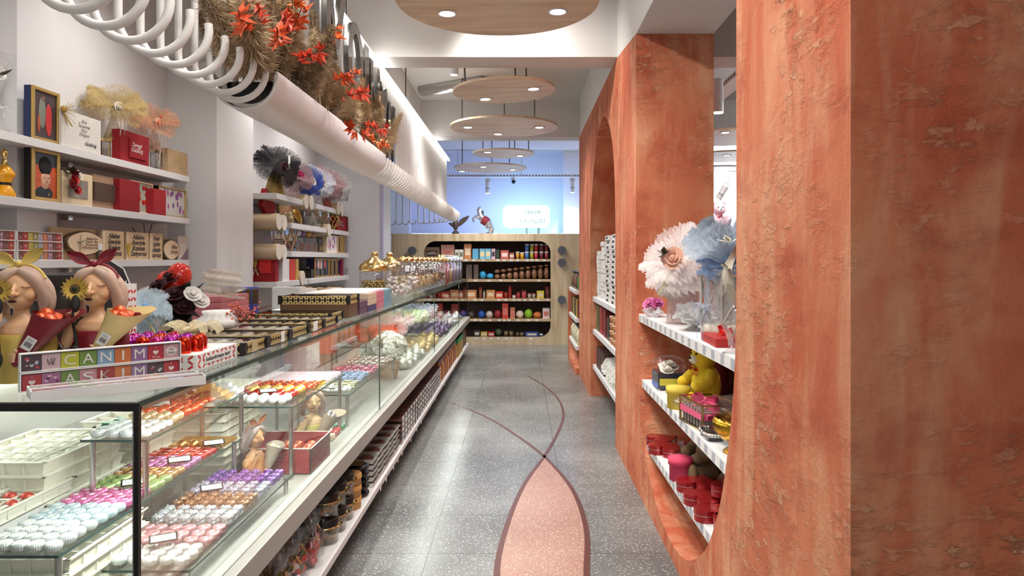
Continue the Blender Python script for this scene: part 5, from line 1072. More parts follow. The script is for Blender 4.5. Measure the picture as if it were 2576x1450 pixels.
# two more in the case
SK2 = mat((206, 150, 104), .5)
figurine('bust_figurine', 'bust figurine in the case in profile with brown bow and grey cone of pearls', (-1.10, 2.86, SL+.001), math.radians(70), .82, mat((186, 130, 84), .5), mat((150, 90, 60), .5), mat((150, 138, 124), .6), SK2, mat((160, 140, 134), .5), False, mat((226, 206, 160), .3, .4), False)
figurine('bust_figurine', 'bust figurine in the case with big yellow bow and cone of silver balls', (-1.02, 3.40, SL+.001), math.radians(28), .98, mat((190, 176, 96), .5), mat((214, 186, 60), .5), mat((150, 136, 116), .6), mat((214, 180, 140), .5), mat((170, 152, 140), .5), False, SILV, False)
t = thing('velvet_box', 'red velvet basket box trimmed with pearls inside the glass case', 'box', (-1.05, 3.12, SL+.0005)); b = MB(); w, l, h = .30, .30, .11
for (x0, x1, y0, y1) in ((-w/2, w/2, -l/2, -l/2+.006), (-w/2, w/2, l/2-.006, l/2), (-w/2, -w/2+.006, -l/2, l/2), (w/2-.006, w/2, -l/2, l/2)): b.box(x0, x1, y0, y1, 0, h, VELVET)
b.box(-w/2, w/2, -l/2, l/2, 0, .005, VELVET); b.build('box_wall', t); b = MB()
for i in range(44):
    q = -w/2+w*i/43
    for (x, y) in ((q, -l/2), (q, l/2), (-w/2, q), (w/2, q)): b.sph((x, y, h), (.0036,)*3, mat((232, 226, 216), .3), 6, 4)
b.build('pearl_trim', t)
field('egg', foil((216, 92, 56), .3, .5), -1.17, -.94, 4, 3.0, 3.24, 4, SL+.045, 'orange sweet inside the red velvet box', 'sweets in the velvet box', 'boxed_sweet', sc=1.3); field('egg', mat((120, 40, 36), .4), -1.17, -.94, 4, 3.0, 3.24, 4, SL+.012, 'x', 'x') if False else None
# ---- letter boxes in front
rz = math.radians(-44.7); T4 = (-1.197, 1.66)
def lbox(word, lb, loc, lie=False, r=rz):
    t = letter_box(thing('chocolate_box', lb, 'chocolate box', loc), .366, .046, .0225, word, 1, True)
    t.rotation_euler = Matrix.Rotation(r, 4, 'Z').to_euler() if not lie else (Matrix.Rotation(r, 4, 'Z') @ Matrix.Rotation(-PI/2, 4, 'Y')).to_euler()
    return t
lbox('#lCANIMhm', 'long letter chocolate box spelling CANIM, top of the two standing on the counter', (T4[0], T4[1], TZ+.047))
lbox('hpASKIM#h', 'long letter chocolate box spelling ASKIM, under the CANIM box', (T4[0], T4[1], TZ))
lbox('hpASlKIM#', 'letter chocolate box lying face up, overhanging the counter end', (-1.096, 1.553, TZ+.023), True, math.radians(-52.5))
lbox('mhASpKIM#', 'letter chocolate box lying face up between the standing and overhanging ones', (-1.128, 1.592, TZ+.023), True, math.radians(-49.5))
# ---- patterned tray box with metallic dome sweets
t = thing('sweet_box', 'white sweet box with red dash pattern on the counter edge', 'sweet box', (-1.205, 1.99, TZ)); w, l, h = .275, .285, .045
MB().box(0, w, 0, l, 0, h, PAPER).build('carton', t); b = MB(); RP = mat((196, 44, 50), .6)
for i in range(9):
    for j in range(3):
        b.cb((.018+i*.03, -.0004, .009+.014*j), (.017, .0008, .0055), RP, ry=(.6 if (i+j) % 2 else -.6)); b.cb((w+.0004, .018+i*.03, .009+.014*j), (.0008, .017, .0055), RP, rx=(.6 if (i+j) % 2 else -.6))
for i in range(8): heart(b, 0, 0, 0, .001, RP) if False else b.sph((R.uniform(.01, w-.01), R.uniform(.01, l-.01), h), (.005, .005, .0006), RP, 8, 4)
b.build('dash_pattern', t); MB().box(w+.0008, w+.0016, .05, l-.04, .012, .034, PAPER).build('word_band', t); lettering('kıskandırmaya hazır', .02, INK, t, (w+.0018, l*.5, .023), (0, 1, 0), (0, 0, 1), fit=(.17, .016), shear=.2)
for i, (col, g) in enumerate([((226, 60, 150), 'pink'), ((186, 50, 180), 'violet'), ((220, 56, 34), 'red')]):
    m = mat(col, .12, .9)
    me = candy_mesh('dome', m)
    for k in range(7):
        o = bpy.data.objects.new('dome_sweet', me); C.objects.link(o); q = k*3+i; o.location = (-1.185+.04*(q % 6)+.012*(q//6 % 2), 2.03+.052*(q//6), TZ+h); tag(o, 'shiny %s dome sweet standing on the dash patterned box' % g, 'sweet', 'shiny %s dome sweets' % g)
t = thing('sweet_box', 'tall white box with red dash pattern behind the wine bow figurine', 'sweet box', (-1.385, 2.36, TZ)); MB().box(0, .046, 0, .06, 0, .235, PAPER).build('carton', t); b = MB()
for i in range(3):
    for j in range(8): b.cb((.009+i*.014, -.0004, .02+.027*j), (.012, .0008, .007), RP, ry=(.7 if (i+j) % 2 else -.7)); b.cb((.0464, .012+i*.018, .02+.027*j), (.0008, .014, .007), RP, rx=(.7 if (i+j) % 2 else -.7))
b.build('dash_pattern', t)
# ---- till screen, hexagon board, bouquet, gift lantern
t = thing('till_screen', 'black till screen behind the two girl figurines', 'monitor', (-1.44, 2.15, TZ), math.radians(28)); MB().box(-.115, .115, 0, .03, .06, .272, BLACK).build('screen_case', t, bev=.004); MB().box(-.10, .10, -.002, 0, .075, .258, mat((38, 34, 36), .15)).build('glass_panel', t); MB().cyl((0, .04, 0), (0, .04, .16), .02, BLACK, n=12).cyl((0, .03, 0), (0, .03, .012), .09, BLACK, n=24).build('stand', t)
t = thing('hexagon_board', 'black elongated hexagon board with white swirl lettering behind the wine bow figurine', 'board', (-1.525, 2.56, TZ)); hx = [(-.05, .0), (.05, .0), (.075, .10), (.075, .23), (.055, .285), (.0, .325), (-.055, .285), (-.075, .23), (-.075, .10)]
t.rotation_euler = (0, 0, math.radians(30)); MB().prism(hx, -.02, PAPER, (0, 0, 0), (1, 0, 0), (0, 0, 1)).build('rim', t); MB().prism([(x*.93, .012+z*.95) for x, z in hx], -.003, mat((40, 34, 40), .5), (0, -.0, 0), (1, 0, 0), (0, 0, 1)).build('face', t).location = (0, -.001, 0)
lettering('N', .2, PAPER, t, (.04, -.005, .19), (1, 0, 0), (0, 0, 1), fit=(.045, .10), shear=.3)
t = thing('flower_pot', 'dark bouquet of black and white roses with a red heart balloon', 'bouquet', (-1.50, 3.02, TZ)); MB().lathe([(.05, 0), (.07, .09), (.066, .09), (.06, .02)], BLACK, n=20).build('black_pot', t)
b = MB(); leafs(b, (0, 0, .12), .15, mat((40, 36, 32), .8), 22, 4, .6); leafs(b, (0, 0, .17), .13, mat((52, 58, 40), .8), 16, 9, .8); b.build('leaves', t)
BLR = mat((64, 20, 30), .8)
for i, (x, y, z_) in enumerate([(-.05, -.05, .2), (.03, -.07, .17), (-.09, .0, .14), (.06, -.05, .11), (0, -.09, .12), (-.02, 0, .24)]): b = MB(); rose(b, (x, y, z_), .042, BLR if i != 2 else mat((70, 62, 78), .8), (x*6, -.6, .7), i); b.build('dark_rose', t)
for i, (x, y, z_) in enumerate([(.1, -.06, .17), (.12, -.03, .14), (-.11, -.05, .17)]): b = MB(); rose(b, (x, y, z_), .036, mat((240, 236, 232), .7), (x*6, -.6, .6), i); b.build('white_rose', t)
b = MB(); b.sph((-.05, .03, .225), (.05, .045, .045), mat((224, 48, 34), .15, coat=.6), 20, 12); b.sph((.0, .03, .25), (.052, .045, .055), mat((224, 48, 34), .15, coat=.6), 20, 12); b.lathe([(.004, -.085), (.028, -.05), (.042, -.01), (.03, .02)], mat((224, 48, 34), .15, coat=.6), (-.015, .03, .225), 20); b.build('heart_balloon', t)
b = MB(); b.grid(lambda u, v: (.1+.16*v+.02*math.sin(u*20), .05+.03*math.cos(u*14), .16+.12*u-.02*v), 12, 6, sheer((222, 212, 196), .7)); b.build('paper_wrap', t)
t = thing('tulle_favour', 'pale blue tulle favour with blue beads beside the dark bouquet', 'favour', (-1.445, 2.66, TZ)); b = MB(); puff(b, (0, 0, .12), .1, sheer((206, 222, 232), .55), (.15, -.5, .9), 46, 4, 8, .7); b.build('tulle', t); b = MB(); b.lathe([(.05, 0), (.06, .04), (.02, .1), (.018, .13)], sheer((190, 206, 218), .7), n=18); b.build('wrapped_base', t)
b = MB()
for k in range(5): b.sph((.02+.012*(k % 2), -.03, .12+.013*(k-2)), (.009,)*3, mat((120, 170, 220), .4), 8, 6)
b.build('beads', t); b = MB(); b.tube([(.02, -.03, .11), (.06, -.05, .06), (.09, -.05, .0)], .004, mat((200, 180, 130), .6), 5).tube([(.02, -.03, .11), (.0, -.06, .05), (-.02, -.07, .0)], .004, mat((200, 210, 220), .4), 5); b.build('ribbon', t)
t = thing('clear_bag', 'clear film pouch lying beside the blue tulle favour', 'bag', (-1.30, 2.47, TZ)); b = MB(); b.sph((0, 0, .028), (.08, .05, .028), FILM, 14, 8); b.build('film', t)
IV = mat((240, 228, 192), .7, noise=.1, scale=60)
t = thing('ribbon_bow', 'ivory mesh ribbon bow lying on the lattice trays', 'bow', (-1.20, 2.52, TZ+.05)); b = MB()
for k in range(7): a = k*.9; b.grid(lambda u, v: (.055*math.cos(a)*u*2.0+.02*math.sin(u*PI+a), .05*math.sin(a)*u*2+(v-.5)*.06, .035*math.sin(PI*u)+.012*v), 8, 3, sheer((244, 232, 196), .75))
b.build('loops', t); b = MB(); b.sph((0, 0, .012), (.03, .03, .014), IV, 10, 6); b.build('knot', t)
t = thing('wrapped_gift', 'white pleated cloth gift with a coral berry sprig on the lattice trays', 'gift', (-1.22, 2.80, TZ+.045)); t.scale = (1, 1, .62); b = MB(); b.lathe([(.07, 0), (.085, .02), (.08, .05), (.055, .085), (.06, .11), (.04, .095), (0, .09)], mat((244, 242, 238), .8), n=40, flute=.06, fn=14); b.build('cloth', t)
b = MB(); CORAL = mat((222, 104, 76), .6)
for k in range(46): p = Vector((.10+R.uniform(-.05, .05), R.uniform(-.04, .06), .05+R.uniform(0, .11))); b.sph(p, (.006,)*3, CORAL, 6, 5); b.tube([(.09, 0, .03), p], .001, mat((120, 70, 50), .8), 3)
b.build('berry_sprig', t)
# ---- lattice trays of sweets
LATB = mat((36, 26, 20), .5); LATG = mat((232, 208, 140), .3, .35)
def lattice(b, a0, a1, z0, z1, fixed, axis, n):
    for i in range(n):
        c = a0+(a1-a0)*(i+.5)/n; d = (a1-a0)/n/2; t_ = .0055
        for sg in (-1, 1):
            p = [(c-d, z0 if sg > 0 else z1), (c-d+t_*1.6, z0 if sg > 0 else z1), (c+d, z1 if sg > 0 else z0), (c+d-t_*1.6, z1 if sg > 0 else z0)]
            q = [(fixed, y, z) if axis == 'x' else (y, fixed, z) for y, z in p]; b.add(q, [(0, 1, 2, 3)], LATG)
def lattice_tray(lb, x0, x1, y0, y1, z, h, brown=0, fillc=None, label_on=None, nm='lattice_tray'):
    t = thing(nm, lb, 'tray', (x0, y0, z), group='gold lattice sweet trays'); w, l = x1-x0, y1-y0
    MB().box(0, w, 0, l, 0, .006+brown, mat((92, 66, 40), .6, noise=.2, scale=40) if brown else LATB).build('tray_base', t)
    zb = .006+brown; b = MB(); b.box(0, w, 0, .003, zb, zb+h, LATB).box(0, w, l-.003, l, zb, zb+h, LATB).box(0, .003, 0, l, zb, zb+h, LATB).box(w-.003, w, 0, l, zb, zb+h, LATB)
    for cx in (0, w):
        for cy in (0, l): b.box(cx-.009, cx+.009, cy-.009, cy+.009, zb-.0005, zb+h+.002, BLACK)
    b.build('tray_wall', t)
    b = MB(); lattice(b, .012, l-.012, zb+.005, zb+h-.004, w+.0008, 'x', 8); lattice(b, .012, w-.012, zb+.005, zb+h-.004, -.0008, 'y', 12)
    b.box(w, w+.0012, .01, l-.01, zb, zb+.004, LATG).box(w, w+.0012, .01, l-.01, zb+h-.004, zb+h, LATG).box(.01, w-.01, -.0012, 0, zb, zb+.004, LATG).box(.01, w-.01, -.0012, 0, zb+h-.004, zb+h, LATG); b.build('gold_lattice', t)
    MB().box(.004, w-.004, .004, l-.004, zb+h-.003, zb+h-.0022, glass(base=.08, edge=.5)).build('clear_lid', t)
    q = MB()
    for i in range(9):
        for j in range(6): q.sph((.03+(w-.06)*i/8, .025+(l-.05)*j/5, zb+.018), (.017, .015, .013), fillc or mat((232, 220, 190), .4, noise=.3, scale=90), 8, 5)
    o = q.build('sweets', t); o['kind'] = 'stuff'
    if label_on: MB().box(w+.0013, w+.0022, l*label_on[0], l*label_on[1], zb-.002, zb+h+.003, label_on[2]).build('ribbon_band', t)
    return t
SP = mat((214, 196, 150), .3, .5, bump=.8, bscale=300)
ed = [2.285, 2.50, 2.742, 2.985, 3.21, 3.445, 3.66]; LBS = ['gold lattice tray nearest the dash patterned box, with a glitter band', 'gold lattice tray with a white ribbon band, second along the counter edge', 'gold lattice tray, third along the counter edge', 'gold lattice tray with a white ribbon, fourth along the counter edge', 'gold lattice tray under the raised lattice tray', 'gold lattice tray before the brown stacked box']
for i in range(5): lattice_tray(LBS[i], -1.40, -.915, ed[i]+.004, ed[i+1]-.014, TZ, .036, 0, [mat((236, 228, 214), .4, noise=.25, scale=80), mat((216, 198, 150), .35, .3, noise=.3, scale=80)][i % 2], [(.35, .6, SP), (.62, .8, PAPER), None, (.3, .6, PAPER), None, None][i])
lattice_tray('gold fronted lattice tray behind the row of edge trays', -1.34, -.955, 3.47, 3.70, TZ, .042, 0, mat((214, 184, 120), .3, .5))
lattice_tray('tall brown box with a gold lattice rim and clear lid', -1.305, -.935, 3.76, 3.97, TZ, .045, .07, mat((206, 196, 170), .4, noise=.4, scale=60), nm='lattice_box')
def stack(name, lb, cat, x0, x1, y0, y1, z, hs, cols, group=None):
    zz = z
    for i, (h, c) in enumerate(zip(hs, cols)):
        o = MB().box(x0, x1, y0, y1, 0, h-.001, mat(c, .5)).build(name, None, (0, 0, zz), bev=.002); tag(o, lb[i] if isinstance(lb, (list, tuple)) else lb, cat, group); zz += h
PUR = (92, 58, 84); CRM = (206, 186, 164); RSE = (204, 116, 138); BLU = (116, 158, 178); NVY = (60, 52, 96)
stack('gift_carton', ['purple carton at the bottom beside the brown lattice box', 'purple carton, second of the pile beside the brown lattice box'], 'carton', -1.20, -.93, 4.0, 4.2, TZ, [.037, .037], [PUR, PUR])
stack('gift_carton', ['navy carton at the bottom of the cream pile', 'cream carton between the navy and plum ones', 'cream topped carton on top of its pile'], 'carton', -1.26, -.93, 4.22, 4.46, TZ, [.037, .037, .037], [NVY, CRM, CRM])
for q, (y0, y1, col, nm) in enumerate([(4.47, 4.70, RSE, 'rose pink'), (4.71, 4.97, BLU, 'dusty blue')]): stack('gift_carton', ['%s carton, %s of the three piled before the jars' % (nm, k) for k in ('lowest', 'middle', 'top')], 'carton', -1.28, -.93, y0, y1, TZ, [.037, .037, .037], [col]*3)
tag(MB().box(-1.33, -.955, 4.24, 4.96, 0, .004, PAPER).build('paper_sheet', None, (0, 0, TZ+.1115)), 'white paper sheet laid over the coloured cartons', 'paper')
stack('gift_carton', 'rose carton in the flat pile behind the ivory bow', 'carton', -1.72, -1.45, 3.35, 3.7, TZ, [.028]*5, [(190, 110, 118)]*5, 'rose cartons behind the bow')
t = thing('packet_stand', 'blue cardboard stand of slim brown packets at the back of the counter', 'display stand', (-1.66, 4.10, TZ), math.radians(25)); b = MB(); b.box(-.10, .10, 0, .02, 0, .155, mat((88, 110, 200), .6)).box(-.10, .10, -.10, 0, 0, .012, mat((88, 80, 160), .6)); b.build('stand_card', t)
for k in range(5): o = MB().box(-.016, .016, -.02, 0, .0, .135, mat((88, 66, 40), .35, noise=.6, scale=50)).box(-.017, .017, -.021, 0, 0, .05, mat((100, 92, 176), .5)).box(-.006, .006, -.022, -.021, .012, .026, PAPER).build('packet', t); o.location = (-.08+.04*k, -.03-.004*k, .013); o.rotation_euler = (.12, 0, 0)
for k in range(9): o = MB().box(-.09, .09, -.06, .06, 0, .015, mat((236, 234, 232), .5)).box(-.091, .091, -.061, .061, .0075, .0082, mat((190, 188, 188), .6)).build('white_carton', None, (-1.52, 4.55, TZ+.0155*k)); tag(o, 'thin white carton in the pile behind the lattice box', 'carton', 'thin white carton pile')
for k in range(8): o = MB().box(-.09, .09, -.06, .06, 0, .0145, mat((236, 234, 232), .5)).build('white_carton', None, (-1.50, 4.73, TZ+.015*k)); tag(o, 'thin white carton in the second pile behind the lattice box', 'carton', 'second thin white carton pile')
t = thing('cardboard_box', 'brown cardboard box with a white label behind the lattice box', 'box', (-1.50, 5.15, TZ)); MB().box(-.14, .14, -.11, .11, 0, .11, KRAFT).build('carton', t, bev=.002); MB().box(.1405, .1412, -.06, .02, .01, .07, PAPER).build('label_sticker', t); b = MB(); b.tube([(-.05, 0, .111), (0, .02, .12), (.06, .0, .113)], .006, BLACK, 6); b.build('tape', t)
t = thing('fold_brochure', 'dark leaflet with a blue edge lying before the packet stand', 'leaflet', (-1.52, 3.92, TZ), .3); MB().box(-.08, .08, -.1, .1, 0, .006, mat((50, 50, 54), .3)).build('cover', t); MB().box(-.08, .08, .1, .11, 0, .008, mat((80, 70, 160), .4)).build('spine', t)
# ---- jars
GLJ = glass((250, 250, 252), .06, .6); BEADG = mat((196, 176, 104), .25, .6); BEADS = mat((176, 160, 160), .3, .7)
def jar(lb, x, y, bead):
    t = thing('sweet_jar', lb, 'jar', (x, y, TZ), group='domed gold lidded jars'); MB().lathe([(.0, 0), (.12, 0), (.13, .01), (.13, .2), (.118, .215), (.118, .225)], GLJ, n=32).build('glass_jar', t)
    MB().lathe([(.122, .215), (.136, .222), (.136, .25), (.122, .275), (.085, .305), (.045, .33), (.026, .345), (.026, .35), (.034, .365), (.024, .385), (.0, .39)], GOLD, n=32).build('domed_lid', t)
    q = MB(); r_ = random.Random(int(y*100))
    for k in range(330): a = r_.uniform(0, 6.3); rr_ = .113*math.sqrt(r_.uniform(.4, 1)) if k > 60 else .112*math.sqrt(r_.random()); q.sph((rr_*math.cos(a), rr_*math.sin(a), .014+.115*r_.random() if k > 60 else .125), (.0105,)*3, bead, 6, 5)
    o = q.build('dragees', t); o['kind'] = 'stuff'
jar('gold lidded jar filled with golden dragees, before the round jars', -1.30, 6.15, BEADG); jar('gold lidded jar filled with pale silver dragees, behind the golden one', -1.28, 6.75, BEADS)
def round_jar(lb, x, y, col, fill, card_=True):
    t = thing('round_jar', lb, 'jar', (x, y, TZ), math.radians(-38), group='round flat faced jars'); t.rotation_euler = (0, 0, math.radians(-12)); r = .155
    b = MB(); sh = Matrix.Translation((0, 0, r+.01)) @ Matrix.Rotation(math.radians(-62), 4, 'X') @ Matrix.Rotation(0, 4, 'Z'); sh = Matrix.Translation((0, 0, r+.005)) @ Matrix.Rotation(PI/2-.22, 4, 'X')
    b.X = sh; b.lathe([(0, -.075), (.09, -.075), (r, -.04), (r, .04), (.09, .075), (0, .075)], GLJ, n=32); b.build('glass_bowl', t)
    b = MB(); b.X = sh; b.lathe([(.09, .076), (.097, .078), (.097, .09), (0, .092)], GOLD, n=28); b.build('gold_rim', t) if False else None
    MB().lathe([(.05, 0), (.052, .02), (.03, .03), (0, .045)], GOLD, (0, .0, 2*r-.005), 20).build('gold_stopper', t)
    q = MB(); r_ = random.Random(int(y*77)); m = mat(col, .5, noise=.3, scale=60)
    for k in range(90):
        a = r_.uniform(PI*1.03, PI*1.97); rr_ = (r-.022)*math.sqrt(r_.uniform(.2, 1)); z_ = rr_*math.sin(a)*(1 if fill < 1 else 1); q.sph((rr_*math.cos(a), r_.uniform(-.045, .045), r+.005+z_+.02*fill), (.017, .017, .015), m, 7, 5)
    o = q.build('sweets', t); o['kind'] = 'stuff'
    if card_: MB().cb((.02, -.083, r+.085), (.055, .002, .07), BLACK, rx=-.25).build('card_border', t); MB().cb((.02, -.0845, r+.085), (.043, .0015, .058), PAPER, rx=-.25).build('price_card', t)
cols = [((226, 220, 212), 'white sugared nuts'), ((230, 212, 170), 'cream nuts'), ((222, 190, 130), 'golden nuts'), ((222, 206, 170), 'pale sweets'), ((206, 166, 110), 'caramel nuts'), ((140, 96, 66), 'dark chocolate nuts'), ((96, 60, 46), 'brown sweets'), ((214, 208, 200), 'whitish sweets')]
for k, (c, nm) in enumerate(cols): round_jar('round flat faced glass jar of %s in the leaning row' % nm, -1.0, 5.85+.315*k, c, .7, k in (1, 2, 4, 6, 7))
for k in range(11):
    lbk = ['first gold lidded', 'second gold lidded', 'third gold lidded'][k] if k < 3 else ['first', 'second', 'third', 'fourth', 'fifth', 'sixth', 'seventh', 'eighth'][k-3]+' silver lidded'
    t = thing('tall_jar', 'tall straight jar, %s in the far row' % lbk, 'jar', (-1.0+.01*(k % 2), 8.45+.235*k, TZ), group='tall straight jars'); MB().lathe([(0, 0), (.075, 0), (.08, .01), (.08, .26), (.06, .285), (.06, .295)], GLJ, n=24).build('glass_jar', t); MB().lathe([(.063, .285), (.072, .29), (.072, .315), (.05, .34), (.02, .35), (.022, .37), (0, .38)], GOLD if k < 3 else CHROME, n=24).build('lid', t)
    c = [(214, 196, 170), (206, 80, 80), (190, 60, 70), (196, 160, 120), (120, 90, 70), (176, 140, 180), (90, 70, 60), (160, 150, 170), (70, 60, 60), (120, 110, 130), (60, 56, 66)][k]
    MB().lathe([(0, .006), (.074, .006), (.074, .2+.03*(k % 3)), (0, .21+.03*(k % 3))], mat(c, .5, noise=.5, scale=70, bump=.8, bscale=90), n=20).build('sweets', t)
# ---- back glass shelf: white box, blue upright box, white tray
t = thing('gift_box', 'white gift box with copper edges on the back glass shelf', 'gift box', (-1.64, 4.45, .7805)); MB().box(0, .26, 0, .3, 0, .16, PAPER).build('carton', t); MB().box(-.002, .262, -.002, .302, .16, .17, mat((196, 130, 96), .4, .4)).build('copper_rim', t); MB().box(.0, .26, 0, .3, .1701, .19, PAPER).build('lid', t)
t = thing('bottle_box', 'blue grey upright carton standing before the white gift box', 'carton', (-1.52, 4.30, .7805)); MB().box(0, .11, 0, .09, 0, .30, mat((92, 112, 130), .5, noise=.3, scale=30)).build('carton', t); b = MB(); b.sph((.055, -.001, .2), (.022, .002, .05), mat((220, 190, 140), .5), 10, 6); b.build('emblem', t)
t = thing('gift_box', 'coral red upright box at the back of the display counter', 'gift box', (-1.60, 5.3, .7805)); MB().box(0, .16, 0, .14, 0, .33, mat((216, 120, 104), .6)).build('carton', t)
tray_stack(-1.30, 4.9, .76, .001, .001, .001, 0, (1, 1), '', '') if False else None
for (x, y, col, lb) in [(-1.15, 5.75, (206, 170, 168), 'pink tulle cloud in the case over the orange red favours'), (-1.35, 4.0, (184, 170, 176), 'mauve tulle cloud in the case behind the white gift box')]:
    t = thing('tulle_favour', lb, 'favour', (x, y, .86 if x < -1.3 else .93)); b = MB(); puff(b, (0, 0, 0), .2, sheer(col, .3), (.4, -.4, .6), 40, 4, 9, .9); b.build('tulle', t); MB().lathe([(.05, -.08 if x < -1.3 else -.1), (.03, -.01), (.0, .0)], sheer(col, .7), n=14).build('wrapped_base', t)
t = thing('flower_ball', 'ball of white flowers on a brown pot near the far glass pane', 'flowers', (-1.02, 5.35, SL)); b = MB(); r_ = random.Random(4); MB().lathe([(.06, 0), (.09, .13), (.08, .13), (.0, .1)], mat((176, 140, 104), .7), n=20).build('pot', t)
for k in range(60): a = r_.uniform(0, 6.3); p = r_.uniform(-.3, 1); q = math.sqrt(max(0, 1-p*p)); rose(b, (.12*q*math.cos(a), .12*q*math.sin(a), .24+.11*p), .035, mat((232, 230, 220), .7), (q*math.cos(a), q*math.sin(a), p), k)
b.build('blossoms', t)
# ================================================================ lower shelf goods
LZ = .1905
def film_bag(y, x, lb, fillc, bowc):
    t = thing('sweet_bag', lb, 'bag', (x, y, LZ), R.uniform(-.3, .3), group='film bags on the lower shelf'); q = MB()
    for k in range(12): q.sph((R.uniform(-.022, .022), R.uniform(-.022, .022), .015+.09*k/12), (.019, .018, .017), fillc[k % len(fillc)], 8, 6)
    o = q.build('wrapped_sweets', t); o['kind'] = 'stuff'; MB().lathe([(.04, 0), (.048, .04), (.044, .1), (.012, .145), (.03, .19), (.045, .22)], FILM, n=18, flute=.08, fn=7).build('film_wrap', t); b = MB(); ribbon_bow(b, (.014, -.008, .14), .045, bowc, (.8, -.6, .2)); b.build('bow', t)
OR = foil((196, 60, 40), .3, .5); SV = foil((206, 206, 210), .25, .7); BRF = foil((120, 84, 50), .3, .5)
for k, (y, x, f, bc, lb) in enumerate([(2.74, -.9, [SV, OR, mat((220, 210, 200), .4)], GOLD, 'film bag of silver and red sweets with a gold bow, nearest on the lower shelf'), (2.86, -.92, [OR, OR, foil((60, 130, 90), .3, .5)], GOLD, 'film bag of red and green sweets with a gold bow'), (2.97, -.895, [OR, foil((180, 30, 40), .3, .5)], CHROME, 'film bag of red sweets with a silver ribbon'), (3.08, -.92, [OR, SV], CHROME, 'film bag of red and silver sweets before the black tubs'), (2.68, -1.04, [BRF, SV], CHROME, 'film bag of brown sweets in the back row, nearest'), (2.83, -1.05, [BRF, BRF], CHROME, 'film bag of brown sweets in the back row, second'), (2.98, -1.06, [SV, BRF], CHROME, 'film bag of mixed sweets in the back row, third'), (2.60, -.9, [SV, BRF], GOLD, 'film bag cut by the bottom edge of the view'), (2.52, -1.05, [BRF], CHROME, 'film bag deep in the corner of the lower shelf')]): film_bag(y, x, lb, f, bc)
def tub(y, x, z, r, h, m, lb, group, band=GOLD, clear=False):
    t = thing('round_tub', lb, 'tub', (x, y, z), group=group); MB().lathe([(0, 0), (r, 0), (r, h*.66)], glass((235, 225, 205), .12, .5) if clear else m, n=24).build('tub_wall', t); MB().lathe([(r+.003, h*.64), (r+.003, h-.003), (r-.001, h), (0, h)], m, n=24).build('lid', t); MB().lathe([(r+.0045, h*.64), (r+.0045, h*.69), (r+.002, h*.69)], band, n=24).build('gold_band', t)
    if clear:
        q = MB()
        for k in range(26): a = R.uniform(0, 6.3); q.sph(((r-.016)*math.cos(a), (r-.016)*math.sin(a), .012+h*.5*R.random()), (.012,)*3, mat((186, 150, 110), .5), 6, 5)
        q.build('sweets', t)['kind'] = 'stuff'
        b = MB(); ribbon_bow(b, (r+.005, 0, h*.68), .03, GOLD); b.build('bow', t)
for k in range(3):
    tub(3.23+.145*k, -.915, LZ, .062, .115, BLACK, ['clear tub with black lid and gold bow, nearest of the lower row', 'clear tub with black lid and gold bow, second of the lower row', 'clear tub with black lid and gold bow, third of the lower row'][k], 'clear black lidded tubs', clear=True)
    tub(3.23+.145*k, -.915, LZ+.116, .062, .115, BLACK, ['clear tub with black lid on top of the nearest tub', 'clear tub with black lid on top of the second tub', 'clear tub with black lid on top of the third tub'][k], 'clear black lidded tubs', clear=True)
    tub(3.22+.16*k, -1.07, LZ, .065, .2, BLACK, ['tall black tub deep on the lower shelf, nearest', 'tall black tub deep on the lower shelf, second', 'tall black tub deep on the lower shelf, third'][k], 'tall black tubs')
KR2 = mat((190, 140, 80), .6)
for k in range(3): tub(3.67, -.91, LZ+.061*k, .062, .06, KR2, ['mustard round box at the bottom of the small pile', 'mustard round box in the middle of the small pile', 'mustard round box on top of the small pile'][k], 'mustard round boxes', band=KR2)
for j in range(2):
    for k in range(5):
        t = thing('foil_pack', 'flat black and gold foil pack in the pile on the lower shelf', 'pack', (-.91-.13*j, 3.86, LZ+.036*k), R.uniform(-.06, .06), group='black and gold foil packs'); MB().sph((0, 0, .017), (.065, .075, .017), mat((34, 28, 30), .2, .6, noise=.6, scale=30, bump=.6, bscale=50), 16, 8).build('pack_body', t); MB().box(-.03, .03, -.05, .05, .0335, .035, GOLD).build('gold_label', t)
TW = mat((236, 236, 234), .4)
def meat_tray():
    t = thing('foam_tray', 'x', 'tray', (0, 0, 0)); b = MB(); b.box(-.055, .055, -.07, .07, 0, .006, TW)
    for s in (-1, 1): b.add([(s*.055, -.07, .005), (s*.055, .07, .005), (s*.066, .08, .026), (s*.066, -.08, .026)], [(0, 1, 2, 3)], TW); b.add([(-.055, s*.07, .005), (.055, s*.07, .005), (.066, s*.08, .026), (-.066, s*.08, .026)], [(0, 1, 2, 3)], TW)
    b.build('foam_body', t); MB().sph((0, 0, .014), (.048, .06, .01), mat((150, 60, 46), .5, noise=.5, scale=70), 10, 6).build('sweets', t); MB().box(-.064, .064, -.078, .078, .0262, .0268, glass(base=.15, edge=.5)).build('film_cover', t); return proto(t)
mt = meat_tray(); n_ = 0
for j in range(5):
    for k in range(5):
        for q in range(2):
            l_ = 'white foam tray of sweets under film in the piles on the lower shelf'; pos = (-.91-.14*q, 4.06+.172*j, LZ+.034*k+.004*q)
            if n_ == 0: mt.location = pos; mt['label'] = l_; mt['group'] = 'white foam trays'
            else: dup(mt, pos, R.uniform(-.04, .04), l_, 'white foam trays')
            n_ += 1
def clear_box():
    t = thing('clear_box', 'x', 'box', (0, 0, 0)); MB().box(-.055, .055, -.055, .055, 0, .038, glass((240, 240, 250), .25, .7, .05)).build('clear_shell', t); MB().box(-.05, .05, -.05, .05, .003, .024, mat((150, 70, 50), .5, noise=.6, scale=60)).build('filling', t); MB().box(.0555, .0562, -.03, .03, .006, .03, PAPER).build('label_sticker', t); return proto(t)
